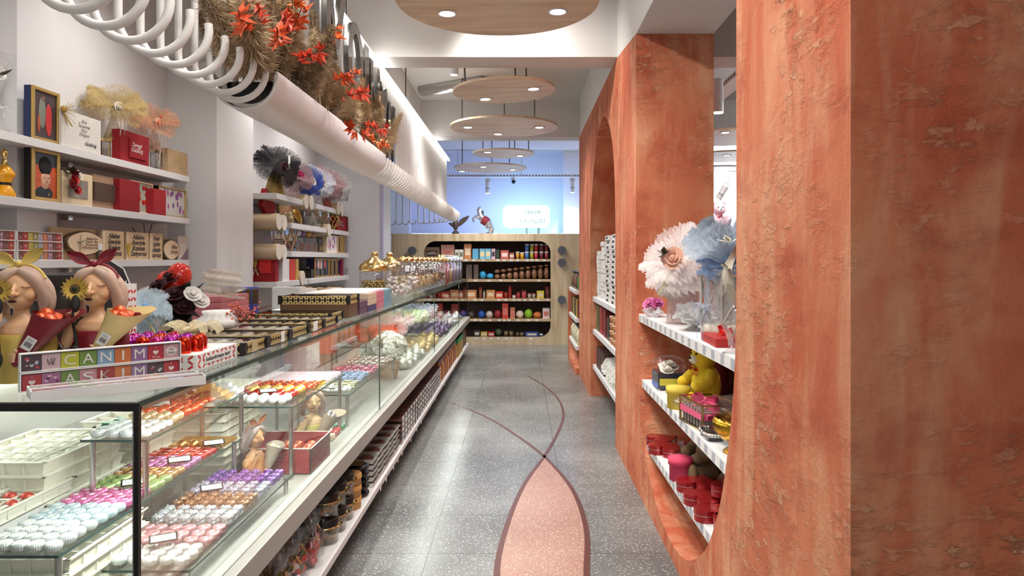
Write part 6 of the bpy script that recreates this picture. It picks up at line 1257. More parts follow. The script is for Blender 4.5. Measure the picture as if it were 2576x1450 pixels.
cb = clear_box(); n_ = 0
for j in range(19):
    for k in range(5):
        col_ = ['red filled clear box in the piles on the lower shelf', 'clear box in the far piles before the tall bottles'][j > 8]; g = ['near clear box piles', 'far clear box piles'][j > 8]; pos = (-.9, 4.97+.125*j, LZ+.0395*k)
        if n_ == 0: cb.location = pos; cb['label'] = col_; cb['group'] = g
        else: dup(cb, pos, R.uniform(-.04, .04), col_, g)
        n_ += 1
for j in range(10): o = MB().box(-.06, .06, -.10, .10, 0, .19, mat((60+20*(j % 3), 40, 36), .5, noise=.5, scale=30)).build('carton', None, (-1.06, 5.05+.23*j, LZ)); tag(o, 'dark carton behind the clear boxes on the lower shelf', 'carton', 'dark cartons behind the clear boxes')
for j in range(15):
    for q in range(2):
        c = [(176, 120, 60), (150, 80, 60), (196, 160, 90), (130, 70, 90)][(j+q) % 4]; t = thing('sweet_bottle', 'slim bottle of mixed brown sweets in the far part of the lower shelf', 'bottle', (-.885-.09*q, 7.42+.122*j, LZ), group='slim sweet bottles')
        MB().lathe([(0, 0), (.033, 0), (.035, .02), (.035, .16), (.018, .2), (.018, .215)], mat(c, .25, noise=.6, scale=60, coat=.6), n=14).build('bottle_body', t); MB().lathe([(.02, .205), (.02, .232), (0, .234)], mat((150, 140, 150), .3, .5), n=12).build('cap', t)
for j in range(7): o = MB().box(-.045, .045, -.05, .05, 0, .25, mat((170, 130, 60), .4, noise=.5, scale=40)).box(-.046, .046, -.051, .051, .19, .25, mat((30, 150, 90), .5)).build('tall_pack', None, (-.89, 9.3+.11*j, LZ)); tag(o, 'tall brown and green pack near the far end of the lower shelf', 'pack', 'tall green topped packs')
for j in range(12):
    t = thing('coffee_bag', 'crumpled brown foil bag at the far end of the lower shelf', 'bag', (-.90-.12*(j % 2), 10.1+.12*(j//2), LZ+.0), R.uniform(-.3, .3), group='brown foil bags'); b = MB(); b.box(-.04, .04, -.05, .05, 0, .2, mat((110, 84, 60), .25, .6, noise=.5, scale=40, bump=.9, bscale=30)); b.add([(-.04, -.05, .2), (.04, -.05, .2), (.04, .05, .2), (-.04, .05, .2), (0, -.05, .25), (0, .05, .25)], [(0, 1, 4), (2, 3, 5), (1, 2, 5, 4), (3, 0, 4, 5)], mat((110, 84, 60), .25, .6, noise=.5, scale=40, bump=.9, bscale=30)); b.build('bag_body', t)
# hanging price tags on the ledge edge
for k, y in enumerate([4.09, 4.26, 4.5, 4.66, 4.83, 5.2, 5.5, 5.76, 6.7, 7.5, 8.5]):
    t = thing('hanging_tag', 'white price tag hanging from the lower shelf edge', 'price tag', (-.829, y, .19), group='hanging price tags'); MB().box(0, .002, -.012, .012, -.05, -.0, PAPER).build('tag_card', t); MB().box(.0021, .0024, -.004, .004, -.02, -.014, INK).build('print', t)
# ================================================================ shelf bay in the partition
XB0 = .765
def bayshelf(name_lb, y0, y1, z, x0=XB0, x1=1.19, tags=16):
    t = thing('bay_shelf', name_lb, 'shelf', (0, 0, z)); MB().box(x0, x1, y0, y1, -.05, 0, WHITE).build('board', t, bev=.002)
    b = MB(); n = tags
    for i in range(n): y = y0+.06+(y1-y0-.12)*i/(n-1); b.box(x0-.0012, x0-.0002, y-.022, y+.022, -.043, -.006, mat((176, 178, 188), .4, noise=.2, scale=60))
    o = b.build('label_strip', t); o['kind'] = 'stuff'; return t
BS = [1.145, .738, .385]
bayshelf('white bay shelf holding the tulle lanterns', 2.46, 4.545, BS[0]); bayshelf('white bay shelf holding the yellow bear and gold bowl', 2.60, 4.42, BS[1]); bayshelf('white bay shelf holding the red heart tins', 2.80, 4.28, BS[2])
def bx(px, X): return DX(px, X)
# top shelf
z = BS[0]
t = thing('tulle_lantern', 'large white tulle puff with a peach rose over a pale pink lantern', 'tulle gift', (.90, 3.86, z)); b = MB(); puff(b, (-.01, -.03, .335), .235, sheer((250, 240, 238), .45), (-.6, -.45, .65), 60, 5, 21, .75); b.build('tulle', t)
b = MB(); b.lathe([(.10, 0), (.095, .01), (.085, .30), (.075, .315)], sheer((226, 196, 196), .55), n=20); b.build('veil', t); MB().lathe([(0, .02), (.07, .02), (.075, .28), (.05, .30), (0, .30)], mat((224, 204, 198), .6), n=18).build('lantern_body', t)
b = MB(); fc = Vector((-.09, -.14, .36)); rose(b, fc, .06, mat((232, 180, 156), .7), (-.3, -1, .3)); leafs(b, fc+Vector((-.05, 0, .02)), .07, mat((60, 50, 40), .8), 8); b.build('rose', t); b = MB(); b.grid(lambda u, v: (-.12-.06*u+.02*v, -.14-.03*u, .27-.11*u+.02*v), 6, 2, mat((150, 160, 100), .7)); b.build('leaf', t)
t = thing('tulle_lantern', 'blue tulle topped hexagonal metal lantern with a blue ribbon', 'tulle gift', (.93, 3.12, z)); b = MB(); r = .125
for k in range(6): a = k*PI/3; b.cyl((r*math.cos(a), r*math.sin(a), .06), (r*math.cos(a), r*math.sin(a), .30), .007, mat((200, 198, 190), .4, .4), n=6); b.cyl((r*math.cos(a), r*math.sin(a), .29), (r*math.cos(a+PI/3), r*math.sin(a+PI/3), .29), .012, mat((206, 204, 196), .4, .3), n=6); b.cyl((r*math.cos(a), r*math.sin(a), .07), (r*math.cos(a+PI/3), r*math.sin(a+PI/3), .28), .005, mat((190, 188, 182), .4, .4), n=6)
b.build('lantern_frame', t); MB().lathe([(r*.9, .05), (r*.9, .29)], sheer((214, 220, 230), .35), n=6, smooth=False).build('pane', t); MB().lathe([(0, 0), (.10, 0), (.125, .03), (.12, .065), (.07, .085), (.06, .06), (0, .06)], mat((196, 188, 174), .5, noise=.15, scale=40), n=28).build('foot_dish', t); MB().lathe([(.135, .29), (.13, .31), (.02, .32)], mat((214, 212, 206), .4, .2), n=6, smooth=False).build('lantern_top', t)
b = MB(); puff(b, (.0, 0, .32), .24, sheer((214, 226, 240), .45), (-.1, -.1, 1), 50, 4, 12, .22); puff(b, (-.03, -.03, .315), .12, sheer((136, 162, 198), .55), (-.3, -.4, .9), 40, 3, 13, .6); b.build('tulle', t)
b = MB()
for q in (-.05, .05): b.grid(lambda u, v: (-.115-.035*u, -.05+q+.012*v+.01*math.sin(u*5), .29-.34*u), 14, 1, sheer((150, 176, 214), .7))
ribbon_bow(b, (-.12, -.04, .14), .08, sheer((196, 212, 230), .6, .2), (-1, -.3, 0)); b.build('ribbon', t)
t = thing('tulle_lantern', 'cream silk and glitter arrangement with a clear goblet against the near pillar', 'tulle gift', (.80, 2.64, z)); MB().lathe([(0, 0), (.04, 0), (.012, .015), (.010, .12), (.05, .16), (.065, .26)], glass(base=.12), n=20).build('goblet', t); b = MB()
b.grid(lambda u, v: (-.0+.03*math.sin(u*7)+.03*v, .03+.04*math.cos(u*5)*v+.02*v, .05+.36*u), 18, 3, mat((206, 200, 182), .5)); b.build('silk', t); b = MB(); b.grid(lambda u, v: (-.03+.03*math.cos(u*6)+.03*v, .05+.03*v, .02+.32*u), 14, 2, sheer((236, 236, 238), .5, .4)); b.build('glitter_ribbon', t); b = MB(); leafs(b, (.0, .03, .32), .07, mat((120, 116, 92), .6), 6); leafs(b, (.0, .03, .42), .06, mat((214, 208, 190), .6), 5); b.build('leaves', t)
t = thing('gift_box', 'flat red gift box with a red ribbon bow on the top bay shelf', 'gift box', (.785, 2.93, z), -.05); MB().box(0, .16, -.14, .14, 0, .036, mat((170, 32, 30), .5)).build('carton', t, bev=.003); b = MB(); ribbon_bow(b, (.07, 0, .045), .09, mat((206, 30, 30), .35), (-.3, 0, 1)); b.build('bow', t)
t = thing('gift_favour', 'magenta fabric flower on a small orange box at the far end of the bay shelf', 'favour', (.81, 4.36, z)); MB().box(-.03, .05, -.04, .04, 0, .05, mat((206, 84, 54), .6)).build('carton', t); b = MB(); rose(b, (-.01, -.02, .075), .045, mat((206, 110, 160), .6), (-.5, -.5, .6)); rose(b, (.03, -.05, .08), .04, mat((186, 80, 140), .6), (0, -.6, .6), 5); b.build('flower', t); b = MB(); puff(b, (.0, -.08, .0), .08, sheer((220, 220, 224), .5), (-.2, -.3, .9), 20, 2, 3); b.build('tulle', t)
t = thing('silver_favour', 'small silver glitter dish between the pink and the blue lantern', 'dish', (.86, 3.48, z)); MB().lathe([(0, 0), (.05, 0), (.02, .02), (.08, .06), (.09, .065), (.06, .04), (0, .04)], mat((206, 204, 200), .3, .7, bump=.8, bscale=200), n=24).build('dish_body', t); b = MB(); puff(b, (0, 0, .05), .11, sheer((236, 236, 236), .5, .3), (0, -.2, 1), 24, 3, 8); b.build('tulle', t)
# bears
def bear(lb, loc, rz, s, fur, muzzle, extra):
    t = thing('teddy_bear', lb, 'teddy bear', loc, rz); b = MB()
    def E(c, r, m=fur, nu=18, nv=11): b.sph(tuple(v*s for v in c), tuple(v*s for v in r), m, nu, nv)
    E((0, 0, .10), (.075, .068, .10)); E((0, -.012, .235), (.066, .06, .06))
    for sg in (-1, 1):
        E((sg*.048, .0, .288), (.022, .012, .022)); b.tube([tuple(v*s for v in p) for p in [(sg*.06, -.01, .165), (sg*.085, -.04, .125), (sg*.06, -.085, .11)]], [.028*s, .027*s, .026*s], fur, 12); E((sg*.06, -.088, .11), (.027, .027, .027))
        b.tube([tuple(v*s for v in p) for p in [(sg*.045, -.02, .04), (sg*.062, -.07, .035), (sg*.065, -.115, .036)]], [.04*s, .036*s, .033*s], fur, 12); E((sg*.066, -.12, .042), (.034, .02, .042))
    b.build('body', t); b = MB(); b.sph((0, -.066*s, .222*s), (.026*s, .022*s, .02*s), muzzle, 12, 8); b.build('muzzle', t)
    b = MB(); b.sph((0, -.088*s, .23*s), (.009*s, .006*s, .006*s), INK, 8, 6); b.build('nose', t); b = MB()
    for sg in (-1, 1): MB().sph((sg*.022*s, -.067*s, .25*s), (.006*s,)*3, INK, 8, 6).build('eye', t)
    b.tube([(-.012*s, -.086*s, .214*s), (0, -.089*s, .21*s), (.012*s, -.086*s, .214*s)], .0014*s, INK, 5); b.build('mouth', t)
    b = MB(); ribbon_bow(b, (0, -.062*s, .175*s), .035*s, RED, (0, -1, 0)); b.build('neck_bow', t)
    b = MB(); c, hz = extra; b.lathe([(0, 0), (.05*s, 0), (.05*s, .07*s), (.056*s, .07*s), (.056*s, .1*s), (0, .105*s)], c, (0, -.15*s, .0), 24); 
    if hz: heart(b, 0, 0, 0, .01, RED) if False else None
    b.build('held_box', t); return t
FY = mat((226, 190, 44), .95, noise=.12, scale=60, bump=.3, bscale=300); FB = mat((112, 90, 64), .95, noise=.2, scale=60, bump=.3, bscale=300)
bear('yellow teddy bear holding a round yellow box on the middle bay shelf', (.96, 3.62, BS[1]), math.radians(-72), 1.1, FY, mat((240, 236, 226), .9), (mat((216, 190, 70), .7), 1))
bear('brown teddy bear holding a round pink box on the lowest bay shelf', (.97, 3.56, BS[2]), math.radians(-78), 1.12, FB, mat((222, 214, 200), .9), (mat((206, 60, 96), .7), 0))
# middle shelf
z = BS[1]
t = thing('film_gift', 'blue black glass box with a white fabric flower under clear film', 'gift', (.87, 4.12, z)); MB().box(-.08, .08, -.09, .09, .01, .10, mat((40, 46, 66), .12, coat=.7)).build('glass_box', t); MB().box(-.081, -.08, -.09, .09, .01, .04, mat((90, 110, 180), .4)).box(-.07, .05, -.0905, -.09, .03, .07, mat((206, 190, 60), .5)).build('label_band', t); b = MB(); rose(b, (0, 0, .12), .06, mat((232, 226, 214), .7), (0, -.3, 1)); rose(b, (-.02, -.05, .11), .04, mat((232, 226, 214), .7), (0, -.5, 1), 6); b.build('fabric_flower', t); MB().sph((0, .0, .13), (.11, .1, .07), glass(base=.03, edge=.35), 16, 10).build('film', t); b = MB(); [b.sph((x, y, .006), (.008,)*3, CHROME, 8, 6) for x in (-.07, .07) for y in (-.08, .08)]; b.build('feet', t)
t = thing('glass_casket', 'glass casket of chocolates tied with pink ribbon bows', 'gift box', (.86, 3.20, z), .15); MB().box(-.085, .085, -.13, .13, .004, .115, glass((252, 244, 236), .12, .5)).build('glass_case', t); b = MB()
for x in (-.085, .085):
    for y in (-.13, .13): b.box(x-.004, x+.004, y-.004, y+.004, 0, .12, GOLD)
for zz in (.003, .116):
    b.box(-.088, .088, -.134, -.126, zz-.003, zz+.003, GOLD).box(-.088, .088, .126, .134, zz-.003, zz+.003, GOLD).box(-.089, -.081, -.13, .13, zz-.003, zz+.003, GOLD).box(.081, .089, -.13, .13, zz-.003, zz+.003, GOLD)
b.build('brass_edge', t); b = MB()
for k in range(14): b.box(-.075, .075, -.12+.0172*k, -.108+.0172*k, .008, .085, [mat((206, 206, 214), .4, .3), mat((96, 90, 100), .4)][k % 2])
o = b.build('chocolates', t); o['kind'] = 'stuff'; PR = mat((216, 86, 126), .45); b = MB(); b.box(-.0865, .0865, -.1315, .1315, .05, .075, PR).box(-.03, -.005, -.1318, .1318, -.0, .117, PR); ribbon_bow(b, (-.02, -.02, .12), .075, PR, (-.4, -.2, 1)); ribbon_bow(b, (-.02, -.134, .062), .06, PR, (0, -1, 0)); b.build('pink_ribbon', t)
t = thing('film_gift', 'small clear film favour of cream roses before the yellow bear', 'favour', (.82, 3.56, z)); b = MB(); [rose(b, (R.uniform(-.03, .03), R.uniform(-.05, .05), .03+.02*k), .026, CREAM, (-.3, -.3, 1), k) for k in range(4)]; b.build('cream_roses', t); MB().sph((0, 0, .04), (.06, .09, .05), FILM, 14, 8).build('film', t)
t = thing('candy_tub', 'clear plastic tub of white marshmallow rings', 'tub', (.90, 2.86, z)); MB().lathe([(0, .002), (.075, .002), (.075, .15), (.072, .15)], glass(base=.08, edge=.45), n=26).build('tub_wall', t); b = MB()
for k in range(16): a = k*2.4; b.lathe([(.009, -.012), (.025, -.012), (.027, 0), (.025, .012), (.009, .012), (.009, -.012)], mat((236, 228, 218), .7), (.044*math.cos(a), .044*math.sin(a), .018+.026*(k//4)), 12)
o = b.build('marshmallows', t); o['kind'] = 'stuff'
t = thing('silver_tray', 'ornate silver tray with scalloped rim on the middle bay shelf', 'tray', (.865, 2.94, z)); t.location = (.85, 2.905, z+.012) if False else (.862, 3.0, z+.02); b = MB(); w, l = .085, .055
t.location = (.85, 2.99, z); b.box(-.07, .07, -.09, .05, .018, .024, mat((150, 146, 142), .12, .9)); 
for k in range(40):
    a = 2*PI*k/40; b.sph((.078*math.copysign(abs(math.cos(a))**.5, math.cos(a)), -.02+.08*math.copysign(abs(math.sin(a))**.5, math.sin(a)), .026), (.009,)*3, mat((196, 192, 186), .25, .9), 7, 5)
b.build('tray_plate', t); b = MB(); [b.box(x-.008, x+.008, y-.008, y+.008, 0, .018, mat((80, 76, 74), .3, .8)) for x in (-.06, .06) for y in (-.075, .03)]; b.build('feet', t)
t = thing('gold_bowl', 'gold ribbed footed bowl heaped with gold foil leaves', 'bowl', (.84, 2.74, z)); GB = mat((226, 174, 60), .2, 1); MB().lathe([(0, 0), (.045, 0), (.04, .012), (.012, .025), (.012, .04), (.05, .055), (.08, .09), (.085, .12), (.078, .14), (.07, .12), (0, .1)], GB, n=48, flute=.04, fn=20).build('bowl_body', t); b = MB()
for k in range(60): a = R.uniform(0, 6.3); leafs(b, (.06*R.random()*math.cos(a), .06*R.random()*math.sin(a), .12+.04*R.random()), .035, GB, 2, k)
b.build('gold_leaves', t)
for (y, lb) in ((3.98, 'dark red ribbed drum box behind the film gift'), (3.0, 'dark red ribbed drum box behind the marshmallow tub')):
    t = thing('drum_box', lb, 'box', (1.10, y, z)); b = MB(); DR = mat((104, 22, 32), .7); b.lathe([(0, 0), (.085, 0), (.085, .2), (.09, .2), (.09, .29), (0, .295)], DR, n=30); b.build('drum_body', t); MB().lathe([(.0915, .21), (.0925, .22), (.0915, .23)], mat((80, 14, 24), .7), n=30).build('lid_rib', t)
# heart tins on the lowest shelf
HT = mat((158, 26, 32), .22, .35, coat=.5); HS = mat((222, 214, 206), .2, .9)
def hpoly(s): return [(s*math.sin(a)**3, s*(.82*math.cos(a)-.32*math.cos(2*a)-.13*math.cos(3*a)-.06*math.cos(4*a))) for a in [2*PI*i/40 for i in range(40)]]
def heart_tin():
    t = thing('heart_tin', 'x', 'tin', (0, 0, 0)); p = hpoly(.098); MB().prism(p, .028, HT).build('tin_base', t, bev=.002); MB().prism([(x*1.02, y*1.02) for x, y in p], .0025, HS, (0, 0, .0282)).build('silver_seam', t); MB().prism([(x*1.02, y*1.02) for x, y in p], .02, HT, (0, 0, .031)).build('lid', t, bev=.006); return proto(t)
ht = heart_tin()
TINS = [(.84, 4.16, 0, 1.9, 'heart tin at the far end of the lowest bay shelf'), (.83, 3.98, 0, 2.3, 'heart tin beside the round pink box'), (1.05, 4.05, 0, .6, 'heart tin half hidden at the back behind the far ones'), (.85, 3.35, .0, 2.6, 'heart tin leaning at the feet of the brown bear'), (1.02, 3.26, 0, 1.2, 'heart tin behind the one at the brown bear feet'), (.83, 3.14, 0, 2.0, 'heart tin in the middle of the near group'), (1.0, 3.05, 0, .4, 'heart tin catching blue light in the second row'), (.84, 2.96, 0, 2.4, 'heart tin before the nearest one, tipped towards the aisle'), (.87, 2.83, 0, 1.6, 'heart tin nearest the pillar on the lowest bay shelf'), (.95, 2.93, .062, .9, 'heart tin lying on top of two others'), (1.1, 3.75, 0, .2, 'heart tin behind the brown bear'), (.95, 3.12, .06, 2.9, 'heart tin stacked on the near group behind the bear')]
for i, (x, y, dz, r_, lb) in enumerate(TINS):
    if i == 0: ht.location = (x, y, BS[2]+dz); ht.rotation_euler = (0, 0, r_); ht['label'] = lb; ht['group'] = 'red heart tins'
    else: dup(ht, (x, y, BS[2]+dz+.0005), r_, lb, 'red heart tins')
# ================================================================ recess in the partition: white cartons, jars, films
RS = [1.095, .74, .355]
for z, lb in zip(RS, ('recess shelf carrying the tall white carton stacks', 'recess shelf carrying the mustard jars', 'recess shelf carrying the white gift bags')): bayshelf(lb, 5.58, 7.61, z, .78, 1.19, 14)
z = RS[0]; WC = mat((226, 224, 222), .5)
def crate(w, l, h, m, y, x, z, lb, group, name='white_carton', lab=None):
    o = MB().box(-w/2, w/2, -l/2, l/2, 0, h-.002, m)
    if lab: o.box(-w/2-.0012, -w/2-.0002, -l*.28, l*.28, h*.25, h*.72, lab)
    o = o.build(name, None, (x, y, z)); return tag(o, lb, 'carton', group)
for c, (y, n, g) in enumerate([(7.35, 11, 'silver edged stack farthest in the recess'), (6.98, 13, 'stack second from the far end of the recess'), (6.55, 14, 'tall stack with dark oval labels'), (6.15, 14, 'tall stack with dark oval labels beside the mustard boxes'), (5.82, 10, 'loose stack nearest in the recess')]):
    for k in range(n): crate(.16, .26 if c != 4 else .22, .045 if c != 4 else .05, WC, y+R.uniform(-.012, .012), .89+R.uniform(-.008, .008), z+(.045 if c != 4 else .05)*k, 'white carton in the '+g, g, 'white_carton', mat((50, 40, 36), .5) if c in (2, 3) else None)
for k in range(4): crate(.16, .2, .048, mat((214, 166, 96), .5), 5.93, 1.08, z+.048*k+.44, 'mustard printed box high behind the white cartons', 'mustard printed boxes', 'mustard_box') if False else None
for k in range(14): crate(.16, .2, .048, mat((206, 160, 90), .5) if k > 9 else WC, 5.88, 1.09, z+.048*k, 'printed box in the back stack of the recess, mustard at its top', 'back stack of the recess', 'printed_box')
z = RS[1]
for c, (y, n, col, g) in enumerate([(7.4, 5, (70, 90, 50), 'green dark jar pile'), (7.12, 5, (150, 40, 40), 'red packet pile'), (6.82, 5, (110, 30, 30), 'dark red packet pile'), (6.5, 4, (50, 40, 36), 'black packet pile')]):
    for k in range(n): crate(.16, .22, .054, mat(col, .4, noise=.5, scale=30), y, .89, z+.054*k, 'carton in the %s on the middle recess shelf' % g, g, 'packet_carton')
for c, y in enumerate((6.2, 6.0, 5.82)):
    for k in range(4): t = thing('spread_tub', 'round caramel tub in the clear lidded piles of the recess', 'tub', (.86, y, z+.065*k), group='caramel tubs'); MB().lathe([(0, 0), (.065, 0), (.075, .05), (0, .05)], mat((160, 98, 48), .25, coat=.5, noise=.3, scale=30), n=22).build('tub_body', t); MB().lathe([(.077, .05), (.077, .062), (0, .062)], mat((190, 150, 110), .2, coat=.4), n=22).build('lid', t)
z = RS[2]
for k in range(5): o = MB().box(-.06, .06, -.05, .05, 0, .22, mat((66, 40, 38), .3, noise=.6, scale=30)).build('dark_packet', None, (.86, 7.4-.14*k, z)); tag(o, 'dark glossy packet standing far on the lowest recess shelf', 'packet', 'dark glossy packets')
for k in range(5):
    t = thing('gift_bag', 'white tulle wrapped gift in the row on the lowest recess shelf', 'gift', (.87, 6.62-.15*k, z), group='white tulle gifts'); MB().box(-.05, .05, -.05, .05, 0, .12, mat((230, 226, 214), .6)).build('carton', t); b = MB(); puff(b, (0, 0, .11), .12, sheer((240, 238, 232), .7), (-.3, -.3, 1), 26, 3, k, .6); b.build('tulle', t)
for k in range(3): o = MB().box(-.05, .05, -.06, .06, 0, .25, mat((226, 224, 216), .5)).box(-.0515, -.05, -.03, .03, .08, .2, mat((60, 60, 64), .5)).build('tall_carton', None, (.86, 5.93-.13*k, z)); tag(o, ['white tall carton with a dark label beside the tulle gifts', 'white tall carton with a dark label, second from the near jamb', 'white tall carton with a dark label against the near jamb'][k], 'carton', 'white tall cartons')
# ---- far bay
FS = [1.09, .72, .36]
for i, (z, lb) in enumerate(zip(FS, ('topmost curved bay shelf of green and dark bottles', 'middle far bay shelf of upright cartons', 'lowest far bay shelf of pale bottles'))): bayshelf(lb, 9.1, 10.4, z, .71, 1.16, 9)
FC = [[(90, 130, 60), (50, 40, 60), (140, 50, 90), (150, 90, 60)], [(120, 60, 50), (206, 160, 70), (90, 120, 60), (60, 50, 46)], [(214, 196, 150), (226, 220, 206), (200, 180, 130), (216, 214, 206)]]
for i, z in enumerate(FS):
    for k in range(9):
        c = FC[i][k % 4]; nm = ['dark_bottle', 'upright_carton', 'pale_bottle'][i]
        if i == 1: o = MB().box(-.05, .05, -.05, .05, 0, .24, mat(c, .5, noise=.3, scale=30)).build(nm, None, (.79, 9.2+.14*k, z)); tag(o, 'upright carton on the middle shelf of the far bay', 'carton', 'far bay cartons')
        else:
            t = thing(nm, ['green or dark bottle on the top shelf of the far bay', '', 'pale bottle on the lowest shelf of the far bay'][i], 'bottle', (.78, 9.2+.14*k, z), group=['far bay dark bottles', '', 'far bay pale bottles'][i]); MB().lathe([(0, 0), (.045, 0), (.048, .15), (.02, .2), (.02, .23)], mat(c, .3, noise=.3, scale=30, coat=.4), n=14).build('bottle_body', t); MB().lathe([(.022, .215), (.022, .25), (0, .25)], BLACK, n=12).build('cap', t)
# ================================================================ goods in the back wall unit
YS = YB+.06
def goods(shelf, px0, px1, pyt, col, lb, name='carton', cat='carton', kind='box', n=1, lab=None, group=None, mtl=None, dz=0, txt=None, depth=.16):
    z = SHZ[shelf]+dz if shelf < 4 else hz0+dz; x0, x1 = U(px0, 0, YS).x, U(px1, 0, YS).x; h = max(.03, H+(VY-pyt)/F*YS-z); w = (x1-x0)/n; m = mtl or mat(col, .45, noise=.2, scale=30)
    for k in range(n):
        l2 = lb if n == 1 or not isinstance(lb, (list, tuple)) else lb[k]; t = thing(name, l2, cat, (x0+w*(k+.5), YS+depth/2, z), group=group)
        if kind == 'box': MB().box(-w/2+.003, w/2-.003, -depth/2, depth/2, 0, h, m).build('body', t)
        elif kind == 'tub': MB().lathe([(0, 0), (w*.42, 0), (w*.47, h*.8), (0, h*.8)], m, n=16).build('body', t); MB().lathe([(w*.48, h*.8), (w*.48, h), (0, h)], lab or WHITE, n=16).build('lid', t)
        elif kind == 'bag': MB().sph((0, 0, h/2), (w*.5, depth/2, h*.5), m, 12, 8).build('body', t)
        elif kind == 'bottle': MB().lathe([(0, 0), (w*.42, 0), (w*.42, h*.7), (w*.2, h*.85), (w*.2, h)], m, n=14).build('body', t)
        if lab and kind == 'box': MB().box(-w*.34, w*.34, -depth/2-.002, -depth/2, h*.25, h*.7, lab).build('label_panel', t)
        if txt: lettering(txt, .05, mat((240, 236, 228) if txt[0] == 'p' else (176, 40, 40), .5), t, (0, -depth/2-.004, h*.5), (1, 0, 0), (0, 0, 1), fit=(w*.6, h*.22))
DKR = mat((70, 44, 40), .5); BR = (140, 104, 80)
goods(0, 1068, 1106, 622, (122, 96, 78), 'brown carton with a dark oval emblem in the top corner of the wall unit', lab=mat((60, 36, 30), .5), txt='petit\nbeurre'); goods(0, 1109, 1143, 616, (176, 128, 112), 'pinkish brown carton with red writing beside the dark oval one', txt='ülker', lab=mat((186, 140, 122), .5)); goods(0, 1144, 1166, 628, (226, 224, 216), ['white carton pair, first of the two', 'white carton pair, second of the two'], n=2, lab=mat((120, 120, 96), .5)); goods(0, 1167, 1186, 614, (190, 130, 84), 'tall orange brown carton with beige top', lab=mat((226, 206, 176), .5))
goods(0, 1188, 1204, 626, (96, 168, 206), 'pale blue packet, first of the blue row'); goods(0, 1206, 1235, 626, (120, 186, 214), ['pale blue packet with a picture, second of the blue row', 'pale blue packet with a picture, third of the blue row'], n=2, lab=mat((226, 206, 160), .5)); goods(0, 1236, 1246, 626, (206, 180, 196), 'pink white packet ending the blue row', lab=mat((60, 50, 60), .5)); goods(0, 1247, 1257, 628, (50, 66, 56), 'dark green packet beside the blue row'); goods(0, 1259, 1280, 630, (186, 90, 84), 'red and white oval box on the top shelf', lab=mat((226, 206, 200), .5)); goods(0, 1281, 1294, 636, (150, 90, 76), 'small red brown box next to the oval box', lab=mat((220, 200, 190), .5))
goods(0, 1297, 1307, 633, (206, 150, 60), 'amber tub under the white one', kind='tub', name='tub', cat='tub'); goods(0, 1308, 1319, 635, (214, 160, 50), 'amber tub beside the stacked ones', kind='tub', name='tub', cat='tub')
for a, b_, c, nm in ((1320, 1331, (70, 120, 196), 'blue'), (1333, 1343, (170, 170, 60), 'olive yellow'), (1344, 1354, (190, 50, 56), 'red'), (1357, 1368, (110, 40, 56), 'plum'), (1370, 1381, (140, 44, 60), 'wine red')):
    goods(0, a, b_, 633, c, 'lower %s snack cup on the top shelf' % nm, kind='tub', name='snack_cup', cat='cup'); goods(0, a, b_, 633-19, c, 'upper %s snack cup on the top shelf' % nm, kind='tub', name='snack_cup', cat='cup', dz=H+(VY-633)/F*YS-SHZ[0]+.001)
CLR = mat((96, 84, 76), .2, noise=.7, scale=40, coat=.6)
goods(1, 1172, 1188, 666, BR, 'stack of clear tubs beside the tall jars', mtl=CLR, name='clear_tub', cat='tub'); goods(1, 1191, 1204, 666, BR, 'second stack of clear tubs before the blue packs', mtl=CLR, name='clear_tub', cat='tub')
goods(1, 1205, 1223, 682, (40, 150, 206), 'taller bright blue soft pack', kind='bag', name='soft_pack', cat='pack', mtl=mat((50, 160, 214), .25, noise=.3, scale=30)); goods(1, 1223, 1242, 688, (40, 150, 206), 'lower bright blue soft pack', kind='bag', name='soft_pack', cat='pack', mtl=mat((50, 160, 214), .25, noise=.3, scale=31))
NUT = mat((150, 110, 86), .25, .2, noise=.7, scale=50, bump=.7, bscale=60)
for k in range(9): goods(1, 1243+15.6*k, 1258+15.6*k, 690-2.4*k, BR, 'clear bag of nuts in the row of the second shelf', kind='bag', name='nut_bag', cat='bag', mtl=NUT, group='clear nut bags'); goods(1, 1243+15.6*k, 1258+15.6*k, 678-1.6*k, BR, 'clear bag of nuts lying on the lower bags', kind='bag', name='nut_bag', cat='bag', mtl=NUT, group='upper clear nut bags', dz=.10+.015*k, depth=.14)
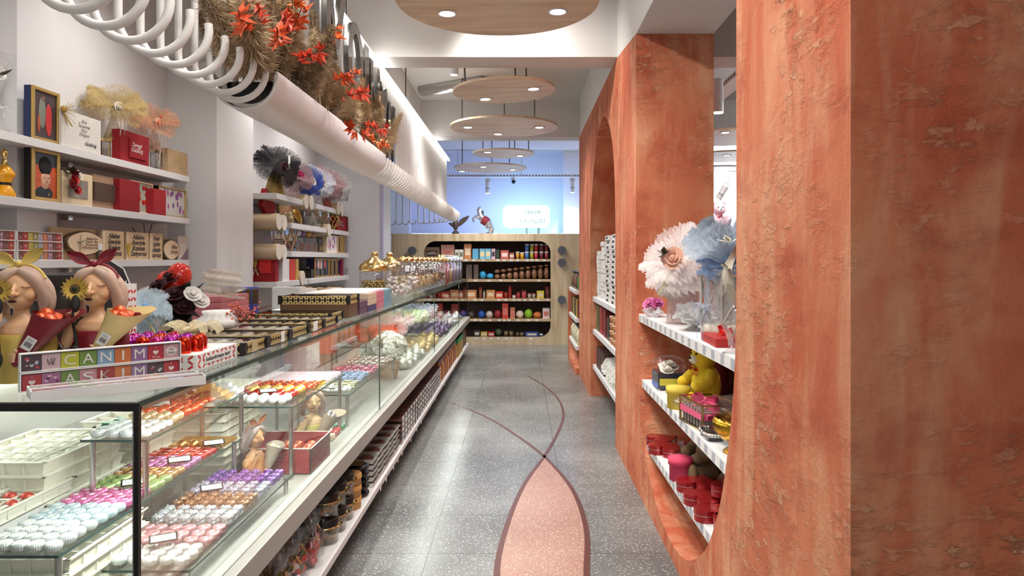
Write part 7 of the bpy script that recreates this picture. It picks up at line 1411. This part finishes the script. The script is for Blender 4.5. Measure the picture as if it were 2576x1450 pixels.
for a, b_, t_, c, lb, kd in [(1105, 1114, 738, (176, 60, 50), 'small red jar behind the counter glass', 'tub'), (1116, 1130, 741, (226, 222, 214), 'white tub behind the counter glass', 'tub'), (1137, 1147, 734, (180, 60, 46), 'red spread jar before the red carton', 'tub'), (1148, 1168, 732, (190, 50, 44), 'open red carton of jars', 'box'), (1170, 1199, 730, (190, 130, 76), 'caramel coloured biscuit box, first', 'box'), (1203, 1213, 723, (150, 90, 66), 'tall brown cocoa tin', 'tub'), (1214, 1221, 732, (230, 226, 220), 'small white bottle on the third shelf', 'bottle'), (1223, 1245, 730, (196, 136, 84), 'caramel coloured biscuit box, second', 'box'), (1246, 1266, 734, (196, 50, 44), 'second open red carton of jars', 'box'), (1267, 1277, 735, (176, 56, 46), 'red jar beside the tall pair', 'tub'), (1278, 1287, 720, (180, 50, 50), 'tall pair of red jars', 'tub'), (1288, 1298, 742, (226, 220, 214), 'short white tub on the third shelf', 'tub'), (1299, 1309, 735, (176, 50, 60), 'red lidded tin on the third shelf', 'tub'), (1311, 1325, 731, (190, 70, 86), 'pair of pink red tins', 'tub'), (1327, 1337, 738, (190, 180, 176), 'grey white tub, first', 'tub'), (1338, 1348, 738, (180, 170, 166), 'grey white tub, second', 'tub'), (1350, 1369, 732, (206, 190, 60), 'yellow and blue tea box', 'box'), (1371, 1384, 722, (120, 70, 60), 'stack of brown tubs at the end of the third shelf', 'tub')]:
    goods(2, a, b_, t_, c, lb, kind=kd, name='tin' if kd == 'tub' else 'bottle' if kd == 'bottle' else 'carton', cat='tin' if kd == 'tub' else 'bottle' if kd == 'bottle' else 'carton', lab=mat((226, 200, 170), .5) if kd == 'box' else mat((120, 40, 36), .5))
for a, b_, t_, c, lb, kd in [(1040, 1050, 786, (220, 214, 210), 'white packet seen through the glass end', 'box'), (1075, 1094, 776, (120, 176, 40), 'lime green packs seen through the counter glass', 'bag'), (1097, 1117, 784, (226, 214, 196), 'white packets seen through the counter glass', 'box'), (1135, 1153, 766, (190, 60, 60), 'tall red carton seen behind the counter glass', 'box'), (1154, 1174, 780, (120, 40, 44), 'dark red packs before the blue ones', 'bag'), (1175, 1194, 783, (70, 56, 52), 'white and brown packs beside the ledge end', 'bag'), (1201, 1220, 782, (30, 90, 180), 'bright blue packs on the fourth shelf', 'bag'), (1221, 1240, 783, (206, 196, 190), 'white and brown packs on the fourth shelf', 'bag'), (1242, 1262, 780, (150, 40, 44), 'dark red packs on the fourth shelf', 'bag'), (1263, 1279, 764, (196, 60, 56), 'tall red carton on the fourth shelf', 'box'), (1283, 1296, 774, (190, 120, 90), 'orange brown carton on the fourth shelf', 'box'), (1297, 1318, 782, (226, 206, 190), 'white and orange baby biscuit packs', 'bag'), (1319, 1340, 778, (140, 196, 40), 'lime green packs on the fourth shelf', 'bag'), (1341, 1363, 785, (206, 116, 60), 'orange brown wafer packs', 'bag'), (1365, 1383, 776, (226, 214, 210), 'white and red carton at the end of the fourth shelf', 'box')]:
    goods(3, a, b_, t_, c, lb, kind=kd, name='carton' if kd == 'box' else 'snack_pack', cat='carton' if kd == 'box' else 'pack', lab=mat((206, 120, 110), .5) if kd == 'box' else None)
for a, b_, t_, c, lb, kd in [(1098, 1112, 838, (130, 120, 90), 'olive tin seen behind the glass, first', 'tub'), (1125, 1136, 834, (140, 130, 96), 'olive tin seen behind the glass, second', 'tub'), (1192, 1208, 832, (60, 56, 60), 'dark carton at the ledge end on the bottom', 'box'), (1209, 1226, 836, (214, 186, 90), 'yellow carton on the bottom of the wall unit', 'box'), (1227, 1244, 836, (190, 44, 40), 'red carton on the bottom of the wall unit', 'box'), (1245, 1263, 828, (80, 96, 70), 'green and white packs on the bottom', 'bag'), (1267, 1278, 834, (136, 124, 84), 'olive tin on the bottom, first', 'tub'), (1280, 1291, 834, (136, 124, 84), 'olive tin on the bottom, second', 'tub'), (1297, 1306, 838, (120, 96, 74), 'brown tin on the bottom', 'tub'), (1307, 1319, 838, (136, 120, 84), 'olive tin on the bottom, third', 'tub'), (1321, 1355, 836, (60, 76, 150), 'blue and white carton on the bottom', 'box'), (1356, 1367, 840, (206, 210, 226), 'small white roll pack on the bottom', 'bag')]:
    goods(4, a, b_, t_, c, lb, kind=kd, name='tin' if kd == 'tub' else 'carton' if kd == 'box' else 'snack_pack', cat='tin' if kd == 'tub' else 'carton' if kd == 'box' else 'pack', lab=mat((214, 206, 190), .5) if kd == 'box' else mat((110, 100, 70), .5))
me = MB().box(-.024, .024, -.002, .002, 0, .03, PAPER).box(-.016, .004, -.0026, -.002, .01, .016, INK).mesh('shelf_label')
for sh, xs in [(0, [1080, 1109, 1121, 1148, 1172, 1192, 1215, 1252, 1268, 1286, 1302, 1326, 1338, 1351, 1369]), (1, [1196, 1230, 1259, 1295, 1356]), (2, [1080, 1128, 1149, 1195, 1212, 1255, 1272, 1293, 1306, 1320, 1336, 1354, 1378]), (3, [1140, 1155, 1170, 1195, 1210, 1232, 1256, 1268, 1280, 1303, 1329, 1350]), (4, [1197, 1217, 1235, 1253, 1273, 1287, 1335])]:
    for px in xs:
        o = bpy.data.objects.new('shelf_label', me); C.objects.link(o); zz = SHZ[sh]-.04 if sh < 4 else hz0-.045; o.location = (U(px, 0, YB).x, YB-.0025+.01*(sh < 4), zz); tag(o, 'small white price label on the %s of the wall unit' % ['top shelf edge', 'second shelf edge', 'third shelf edge', 'fourth shelf edge', 'lower rim'][sh], 'price label', 'price labels %s' % sh)
# ---- statues on top of the unit
t = thing('eagle_statue', 'dark eagle statue with raised wings on the wall unit', 'statue', (U(1146, 0, 12.5).x, 12.5, BZ)); EG = mat((70, 62, 60), .5, .3, noise=.4, scale=50); b = MB(); s = 12.5/F
P = lambda px, py: ((px-1146)*s, 0, (586-py)*s)
b.sph(P(1146, 562), (.055, .05, .10), EG, 14, 10); b.sph(P(1149, 547), (.03, .035, .035), EG, 10, 8); b.lathe([(.07, 0), (.06, .03), (.03, .07)], mat((40, 36, 34), .7), n=12)
b.tube([P(1148, 545), (P(1152, 546)[0], -.05, P(0, 545)[2])], [.015, .004], mat((150, 130, 60), .5), 6); b.build('body', t)
for nm, pts in (('wing', [(1150, 565), (1156, 550), (1166, 543), (1181, 538), (1178, 545), (1172, 553), (1164, 560), (1156, 566)]), ('wing', [(1142, 565), (1138, 557), (1132, 556), (1127, 558), (1131, 562), (1135, 566), (1140, 569)])): MB().prism([(P(a, c)[0], P(a, c)[2]) for a, c in pts], -.03, EG, (0, 0, 0), (1, 0, 0), (0, 0, 1)).build(nm, t)
t = thing('horse_statue', 'rearing silver horse statue with a red saddle blanket', 'statue', (U(1220, 0, 12.5).x, 12.5, BZ)); SHN = mat((196, 194, 200), .2, .85, noise=.3, scale=30); SB_ = mat((66, 58, 60), .4, .3); P = lambda px, py, y=0: ((px-1220)*s, y, (586-py)*s); b = MB()
b.tube([P(1232, 570), P(1226, 556), P(1216, 548), P(1208, 540), P(1207, 530), P(1209, 522)], [.08, .075, .075, .07, .05, .035], SHN, 12); b.tube([P(1210, 520), P(1204, 522), P(1201, 528)], [.035, .03, .018], SHN, 10)
for y_ in (-.04, .04): b.tube([P(1206, 545, y_), P(1196, 541, y_), P(1190, 547, y_), P(1192, 555, y_)], [.035, .024, .018, .014], SHN, 8); b.tube([P(1232, 570, y_), P(1238, 572, y_), P(1232, 580, y_), P(1236-14*(y_ > 0), 585, y_)], [.06, .04, .024, .02], SHN, 8)
b.tube([P(1236, 566), P(1240, 572), P(1239, 584)], [.02, .03, .012], SHN, 8); b.build('body', t); b = MB(); b.tube([P(1206, 519), P(1213, 530), P(1214, 540)], [.012, .03, .02], SB_, 8); b.build('mane', t); b = MB(); b.tube([P(1213, 548), P(1221, 552), P(1226, 557)], [.082, .086, .083], mat((120, 24, 36), .6), 12); b.build('saddle_blanket', t); MB().box(-.12, .14, -.08, .08, 0, .02, SHN).build('plinth', t)
t = bear('pink white teddy bear seen through the gap in the partition', (2.95 if False else U(1806, 0, 12.5).x-.0, 12.45, 1.95), 0, 1.9, mat((232, 196, 206), .9, noise=.1, scale=40), mat((250, 240, 240), .9), (mat((206, 110, 130), .7), 0))
# ================================================================ alcove shelves on the left
AZ = [2.12, 1.865, 1.58, 1.29]; AX = -2.28
def ashelf(lb, y0, y1, z, x0=-2.749): t = thing('alcove_shelf', lb, 'shelf', (0, 0, z)); MB().box(x0, AX, y0, y1, -.055, 0, WHITE).build('board', t, bev=.003)
ashelf('upper alcove shelf board with the black tulle gift', 6.48, 7.52, AZ[0]); ashelf('upper alcove shelf board beyond the wooden logs', 7.74, 8.72, AZ[0]); ashelf('second alcove shelf board with the gold bowl', 6.90, 8.42, AZ[1]); ashelf('second alcove shelf board at the far end', 8.48, 9.22, AZ[1]); ashelf('third alcove shelf board with the glass pieces', 6.90, 9.2, AZ[2]); ashelf('lowest alcove shelf board with the red books', 6.48, 7.42, AZ[3]); ashelf('lowest alcove shelf board with the gilt frames', 7.48, 9.2, AZ[3])
LOGW = wood((206, 186, 156), (176, 150, 116), 3, (.6, 8, 8)); LOGE = mat((232, 222, 208), .6)
for px, py, lb in [(699, 558, 'wooden log bracket with a white end, upper near one'), (712, 561, 'wooden log bracket just behind the upper near one'), (699, 634, 'wooden log bracket with a white end, lower near one'), (712, 636, 'wooden log bracket just behind the lower near one'), (768, 507, 'wooden log bracket under the black tulle shelf'), (781, 510, 'wooden log bracket between the two upper boards'), (849, 525, 'wooden log bracket at the far upper end, first'), (858, 528, 'wooden log bracket at the far upper end, second'), (826, 580, 'wooden log bracket at the end of the second board'), (759, 700, 'wooden log bracket under the lowest shelf')]:
    d = DX(px, AX); p = U(px, py, d); t = thing('shelf_log_bracket', lb, 'shelf bracket', (0, d, p.z), group='wooden log brackets'); r = .076; MB().cyl((-2.749, 0, 0), (AX+.01, 0, 0), r, LOGW, n=28).build('log', t); MB().cyl((AX+.01, 0, 0), (AX+.014, 0, 0), r, LOGE, n=28).build('white_end', t)
def tgift(px, pyt, z, col, lb, bodyc, fl, r=.16):
    d = DX(px, AX-.12); t = thing('tulle_favour', lb, 'tulle gift', (AX-.14, d, z)); hh = H+(VY-pyt)/F*d-z; b = MB(); puff(b, (.03, -.02, hh*.58), hh*.46, sheer(col, .5), (.5, -.55, .6), 44, 4, int(px), .8); b.build('tulle', t); MB().lathe([(0, 0), (.09, 0), (.1, .03), (.06, hh*.4), (.02, hh*.52)], bodyc, n=16).build('wrapped_base', t); b = MB(); rose(b, (.12, -.09, hh*.55), .05, fl, (1, -.5, .2)); b.build('flower', t); b = MB(); ribbon_bow(b, (.08, -.03, hh*.4), .05, GOLD if px < 700 else sheer((220, 210, 210), .7)); b.build('bow', t)
    return t
t = tgift(697, 365, AZ[0], (52, 50, 52), 'black tulle topped gold gift with a white tag on the upper alcove shelf', mat((150, 126, 70), .4, .5), mat((60, 20, 30), .7)); MB().box(.14, .143, -.03, .02, .27, .40, PAPER).build('white_tag', t)
tgift(738, 395, AZ[0], (176, 146, 150), 'dusty pink tulle gift with a magenta flower', sheer((220, 200, 200), .6), mat((170, 40, 90), .7)); tgift(769, 415, AZ[0], (70, 90, 170), 'royal blue tulle gift by the wooden logs', sheer((80, 100, 180), .7), mat((220, 210, 200), .7)); tgift(795, 418, AZ[0], (206, 206, 214), 'white tulle gift with a cream flower beyond the logs', sheer((226, 226, 226), .6), CREAM); tgift(818, 420, AZ[0], (170, 136, 140), 'rose grey tulle gift with red ribbons', sheer((190, 90, 80), .6), mat((60, 30, 40), .7)); tgift(836, 425, AZ[0], (196, 190, 190), 'pale tulle gift with a black ribbon at the far upper end', sheer((216, 210, 206), .6), BLACK)
# second row
t = thing('velvet_book', 'red velvet book box leaning against the upper alcove log', 'gift box', (AX-.25, 6.58, 1.96), 0); MB().box(0, .05, 0, .30, -.0, .2, VELVET).box(-.001, .051, .02, .026, -.001, .201, GOLD).build('cover', t, bev=.004); t.rotation_euler = (math.radians(-32), 0, 0); t.location = (AX-.2, 6.53, 2.03-.02)
t = thing('gold_bowl', 'large pearly gold bowl standing on edge on the second alcove shelf', 'bowl', (AX-.14, 7.16, AZ[1]+.13)); b = MB(); b.X = Matrix.Rotation(math.radians(78), 4, 'Y') @ Matrix.Rotation(.2, 4, 'X'); b.lathe([(0, -.09), (.06, -.08), (.11, -.04), (.13, 0), (.122, 0), (.1, -.04), (0, -.08)], mat((222, 206, 170), .25, .7), n=32); b.build('bowl_shell', t); b = MB(); b.X = Matrix.Rotation(math.radians(78), 4, 'Y') @ Matrix.Rotation(.2, 4, 'X'); [b.sph((.13*math.cos(a), .13*math.sin(a), 0), (.012,)*3, GOLD, 6, 5) for a in [2*PI*k/30 for k in range(30)]]; b.build('beaded_rim', t)
t = thing('gold_shell', 'gold crescent shell dish beside the pearly bowl', 'dish', (AX-.12, 7.42, AZ[1]+.115)); b = MB(); b.X = Matrix.Rotation(math.radians(70), 4, 'Y'); b.lathe([(0, -.05), (.07, -.04), (.105, 0), (.115, .01), (.1, .0), (.06, -.03), (0, -.04)], mat((206, 160, 70), .2, .95), n=28); b.build('dish_shell', t)
for px, lb in ((790, 'clear glass tray with gilt rim on the second alcove shelf'), (812, 'clear glass jar on the second alcove shelf')): d = DX(px, AX-.1); t = thing('glass_piece', lb, 'glassware', (AX-.12, d, AZ[1])); MB().lathe([(0, 0), (.09, 0), (.1, .16), (.095, .2)], glass(base=.15), n=20).build('glass_body', t); MB().lathe([(.1, .195), (.104, .2), (.1, .21)], GOLD, n=20).build('gilt_rim', t)
t = thing('gold_basket', 'gold openwork basket at the end of the second alcove board', 'basket', (AX-.12, DX(832, AX-.1), AZ[1])); b = MB()
for k in range(14): a = k*2*PI/14; b.tube([(.05*math.cos(a), .05*math.sin(a), 0), (.13*math.cos(a+.5), .13*math.sin(a+.5), .1), (.11*math.cos(a+1), .11*math.sin(a+1), .2)], .006, GOLD, 5); b.tube([(.05*math.cos(a), .05*math.sin(a), 0), (.13*math.cos(a-.5), .13*math.sin(a-.5), .1), (.11*math.cos(a-1), .11*math.sin(a-1), .2)], .006, GOLD, 5)
b.build('wire_weave', t); MB().lathe([(0, 0), (.06, 0), (.06, .01), (0, .01)], GOLD, n=16).build('base_plate', t)
def abox(name, lb, px0, px1, pyt, z, m, XF=AX-.03, dep=.08, fr=None, **k): t, w, h, d = facing_box(name, lb, 'gift box', px0, px1, pyt, z, XF, dep, m, **k); return t, w, h, d
t, w, h, d = abox('gift_box', 'red velvet box with silver writing at the far end of the second alcove shelf', 848, 870, 542, AZ[1], VELVET); writing(t, d, w, h, 'Söz\nNişan', CHROME, .5, .5, .5, .4); abox('gift_box', 'narrow red velvet box behind the written one', 871, 876, 545, AZ[1], VELD)
# third row
def wire_frame(lb, px, w, h):
    d = DX(px, AX-.06); t = thing('wire_ornament', lb, 'ornament', (AX-.06, d, AZ[2])); b = MB(); p = [(0, -w, h), (.0, 0, h*.5), (0, -w, 0), (0, w, 0), (0, w*.3, h*.5), (0, w, h)]
    for a, c in zip(p, p[1:]+p[:1]): b.cyl(a, c, .005, mat((176, 120, 90), .3, .9), n=6); b.cyl((a[0]-.12, a[1], a[2]), (c[0]-.12, c[1], c[2]), .005, mat((176, 120, 90), .3, .9), n=6); b.cyl(a, (a[0]-.12, a[1], a[2]), .005, mat((176, 120, 90), .3, .9), n=6)
    b.build('copper_wire', t); MB().box(-.118, -.002, -w*.96, w*.96, .003, h*.96, glass(base=.04)).build('clear_pane', t)
wire_frame('copper wire and glass ornament nearest on the third alcove shelf', 722, .12, .24); wire_frame('copper wire and glass ornament second on the third alcove shelf', 740, .10, .22)
for px, c, lb in ((752, (230, 232, 236), 'clear glass cake stand on the third alcove shelf'), (763, (150, 120, 180), 'clear vase with purple flowers on the third alcove shelf'), (778, (206, 160, 90), 'amber topped crystal jar on the third alcove shelf'), (790, (190, 160, 130), 'peach crystal jar on the third alcove shelf'), (808, (110, 110, 116), 'crystal bottle with a grey ball stopper')):
    d = DX(px, AX-.1); t = thing('crystal_jar', lb, 'glassware', (AX-.11, d, AZ[2])); MB().lathe([(0, 0), (.05, 0), (.055, .1), (.03, .16)], glass((240, 238, 240), .2, .6), n=8, smooth=False).build('crystal_body', t); MB().sph((0, 0, .2), (.035, .035, .035), mat(c, .2, .3), 10, 8).build('stopper', t)
frame('picture_box', 'tulip picture with white corner on the third alcove shelf', 'picture box', 822, 850, 590, AZ[2], AX-.03, .05, CREAM, CREAM, pic_flowers([mat((216, 120, 150), .5), mat((150, 80, 160), .5)], mat((240, 232, 232), .5), 16, .02, .026), .012)
for k, (a, b_) in enumerate(((852, 858), (859, 863), (864, 868))): frame('picture_box', ['first of three gilt frames standing together on the third alcove shelf', 'second of three gilt frames standing together', 'last of three gilt frames standing together'][k], 'picture box', a, b_, 593, AZ[2], AX-.03, .06, GOLDF, NAVY, None, .02)
# lowest row
abox('gift_box', 'red velvet book box at the near end of the lowest alcove shelf', 697 if False else 698, 702, 652, AZ[3], VELD) if False else None
for px0, px1, lb, m in ((0, 0, 'red velvet book standing first on the lowest alcove shelf', VELVET),):
    t = thing('velvet_book', lb, 'gift box', (AX-.42, 6.5, AZ[3])); MB().box(0, .12, 0, .08, 0, .29, m).box(.06, .066, -.001, .081, 0, .291, GOLD).build('cover', t, bev=.004)
t = thing('velvet_book', 'large red velvet book box with dried wheat bow and pale red panel', 'gift box', (AX-.27, 6.5, AZ[3])); MB().box(0, .25, 0, .09, 0, .29, VELVET).box(.02, .027, -.001, .091, 0, .291, GOLD).build('cover', t, bev=.004); MB().box(.1, .21, -.008, .0, .08, .22, mat((206, 44, 46), .9)).build('raised_panel', t); b = MB()
for k in range(14): a = R.uniform(-.5, .5); b.tube([(.07, -.012, .12), (.07+.12*math.sin(a), -.02, .12+.14*math.cos(a))], .0018, mat((206, 176, 90), .7), 4)
ribbon_bow(b, (.07, -.015, .11), .06, CREAM, (0, -1, 0)); b.build('dried_wheat', t)
abox('book_box', 'white book box beside the large red velvet one', 716, 727, 650, AZ[3], mat((232, 230, 228), .6), name=None) if False else None
for px0, px1, c, lb in ((711, 728, (232, 230, 230), 'white book box with grey lettering strip on the lowest alcove shelf'), (729, 743, (206, 52, 40), 'orange red book box on the lowest alcove shelf'), (744, 752, (190, 150, 70), 'gilt framed box end on the lowest alcove shelf')): abox('book_box', lb, px0, px1, 652, AZ[3], mat(c, .6), AX-.02, .1)
frame('picture_box', 'gilt framed picture of a white gowned figure in orange on the lowest alcove shelf', 'picture box', 793, 828, 650, AZ[3], AX-.05, .1, GOLDF, NAVY, pic_flowers([mat((206, 84, 50), .5), mat((226, 220, 210), .5)], mat((50, 60, 100), .5), 6, .05, .06), .02)
for k, (a, b_) in enumerate(((830, 836), (838, 846), (848, 858))): frame('picture_box', ['gilt frame edge just behind the orange picture', 'second gilt frame edge on the lowest alcove shelf', 'last gilt frame with a dark portrait on the lowest alcove shelf'][k], 'picture box', a, b_, 652, AZ[3], AX-.05, .1, GOLDF, NAVY, None, .02)
abox('gift_box', 'thin crimson box end at the far end of the lowest alcove shelf', 860, 864, 652, AZ[3], mat((140, 20, 60), .6))
t = thing('glass_casket', 'black wire glass casket with crystal knobs on the lowest alcove shelf', 'casket', (AX-.12, 8.0, AZ[3])); MB().box(-.06, .06, -.28, .28, .0, .09, glass((120, 110, 110), .25, .6)).build('glass_case', t); b = MB(); [b.box(x-.005, x+.005, y-.005, y+.005, 0, .095, BLACK) for x in (-.06, .06) for y in (-.28, -.09, .09, .28)]; b.box(-.065, .065, -.285, .285, .09, .1, BLACK); b.build('black_edge', t); b = MB(); [b.sph((0, y, .115), (.015,)*3, CHROME, 8, 6) for y in (-.18, 0)]; b.build('crystal_knobs', t)
# back counter under the alcove and picture shelves, so the shelf goods have a place below them
t = thing('back_cabinet', 'white back cabinet along the left wall behind the counter', 'cabinet', (0, 0, 0)); MB().box(-2.72, -2.34, 6.4, 9.2, 0, .86, WHITE).build('body', t); MB().box(-2.73, -2.32, 6.39, 9.21, .86, .89, mat((214, 208, 200), .4)).build('worktop', t)
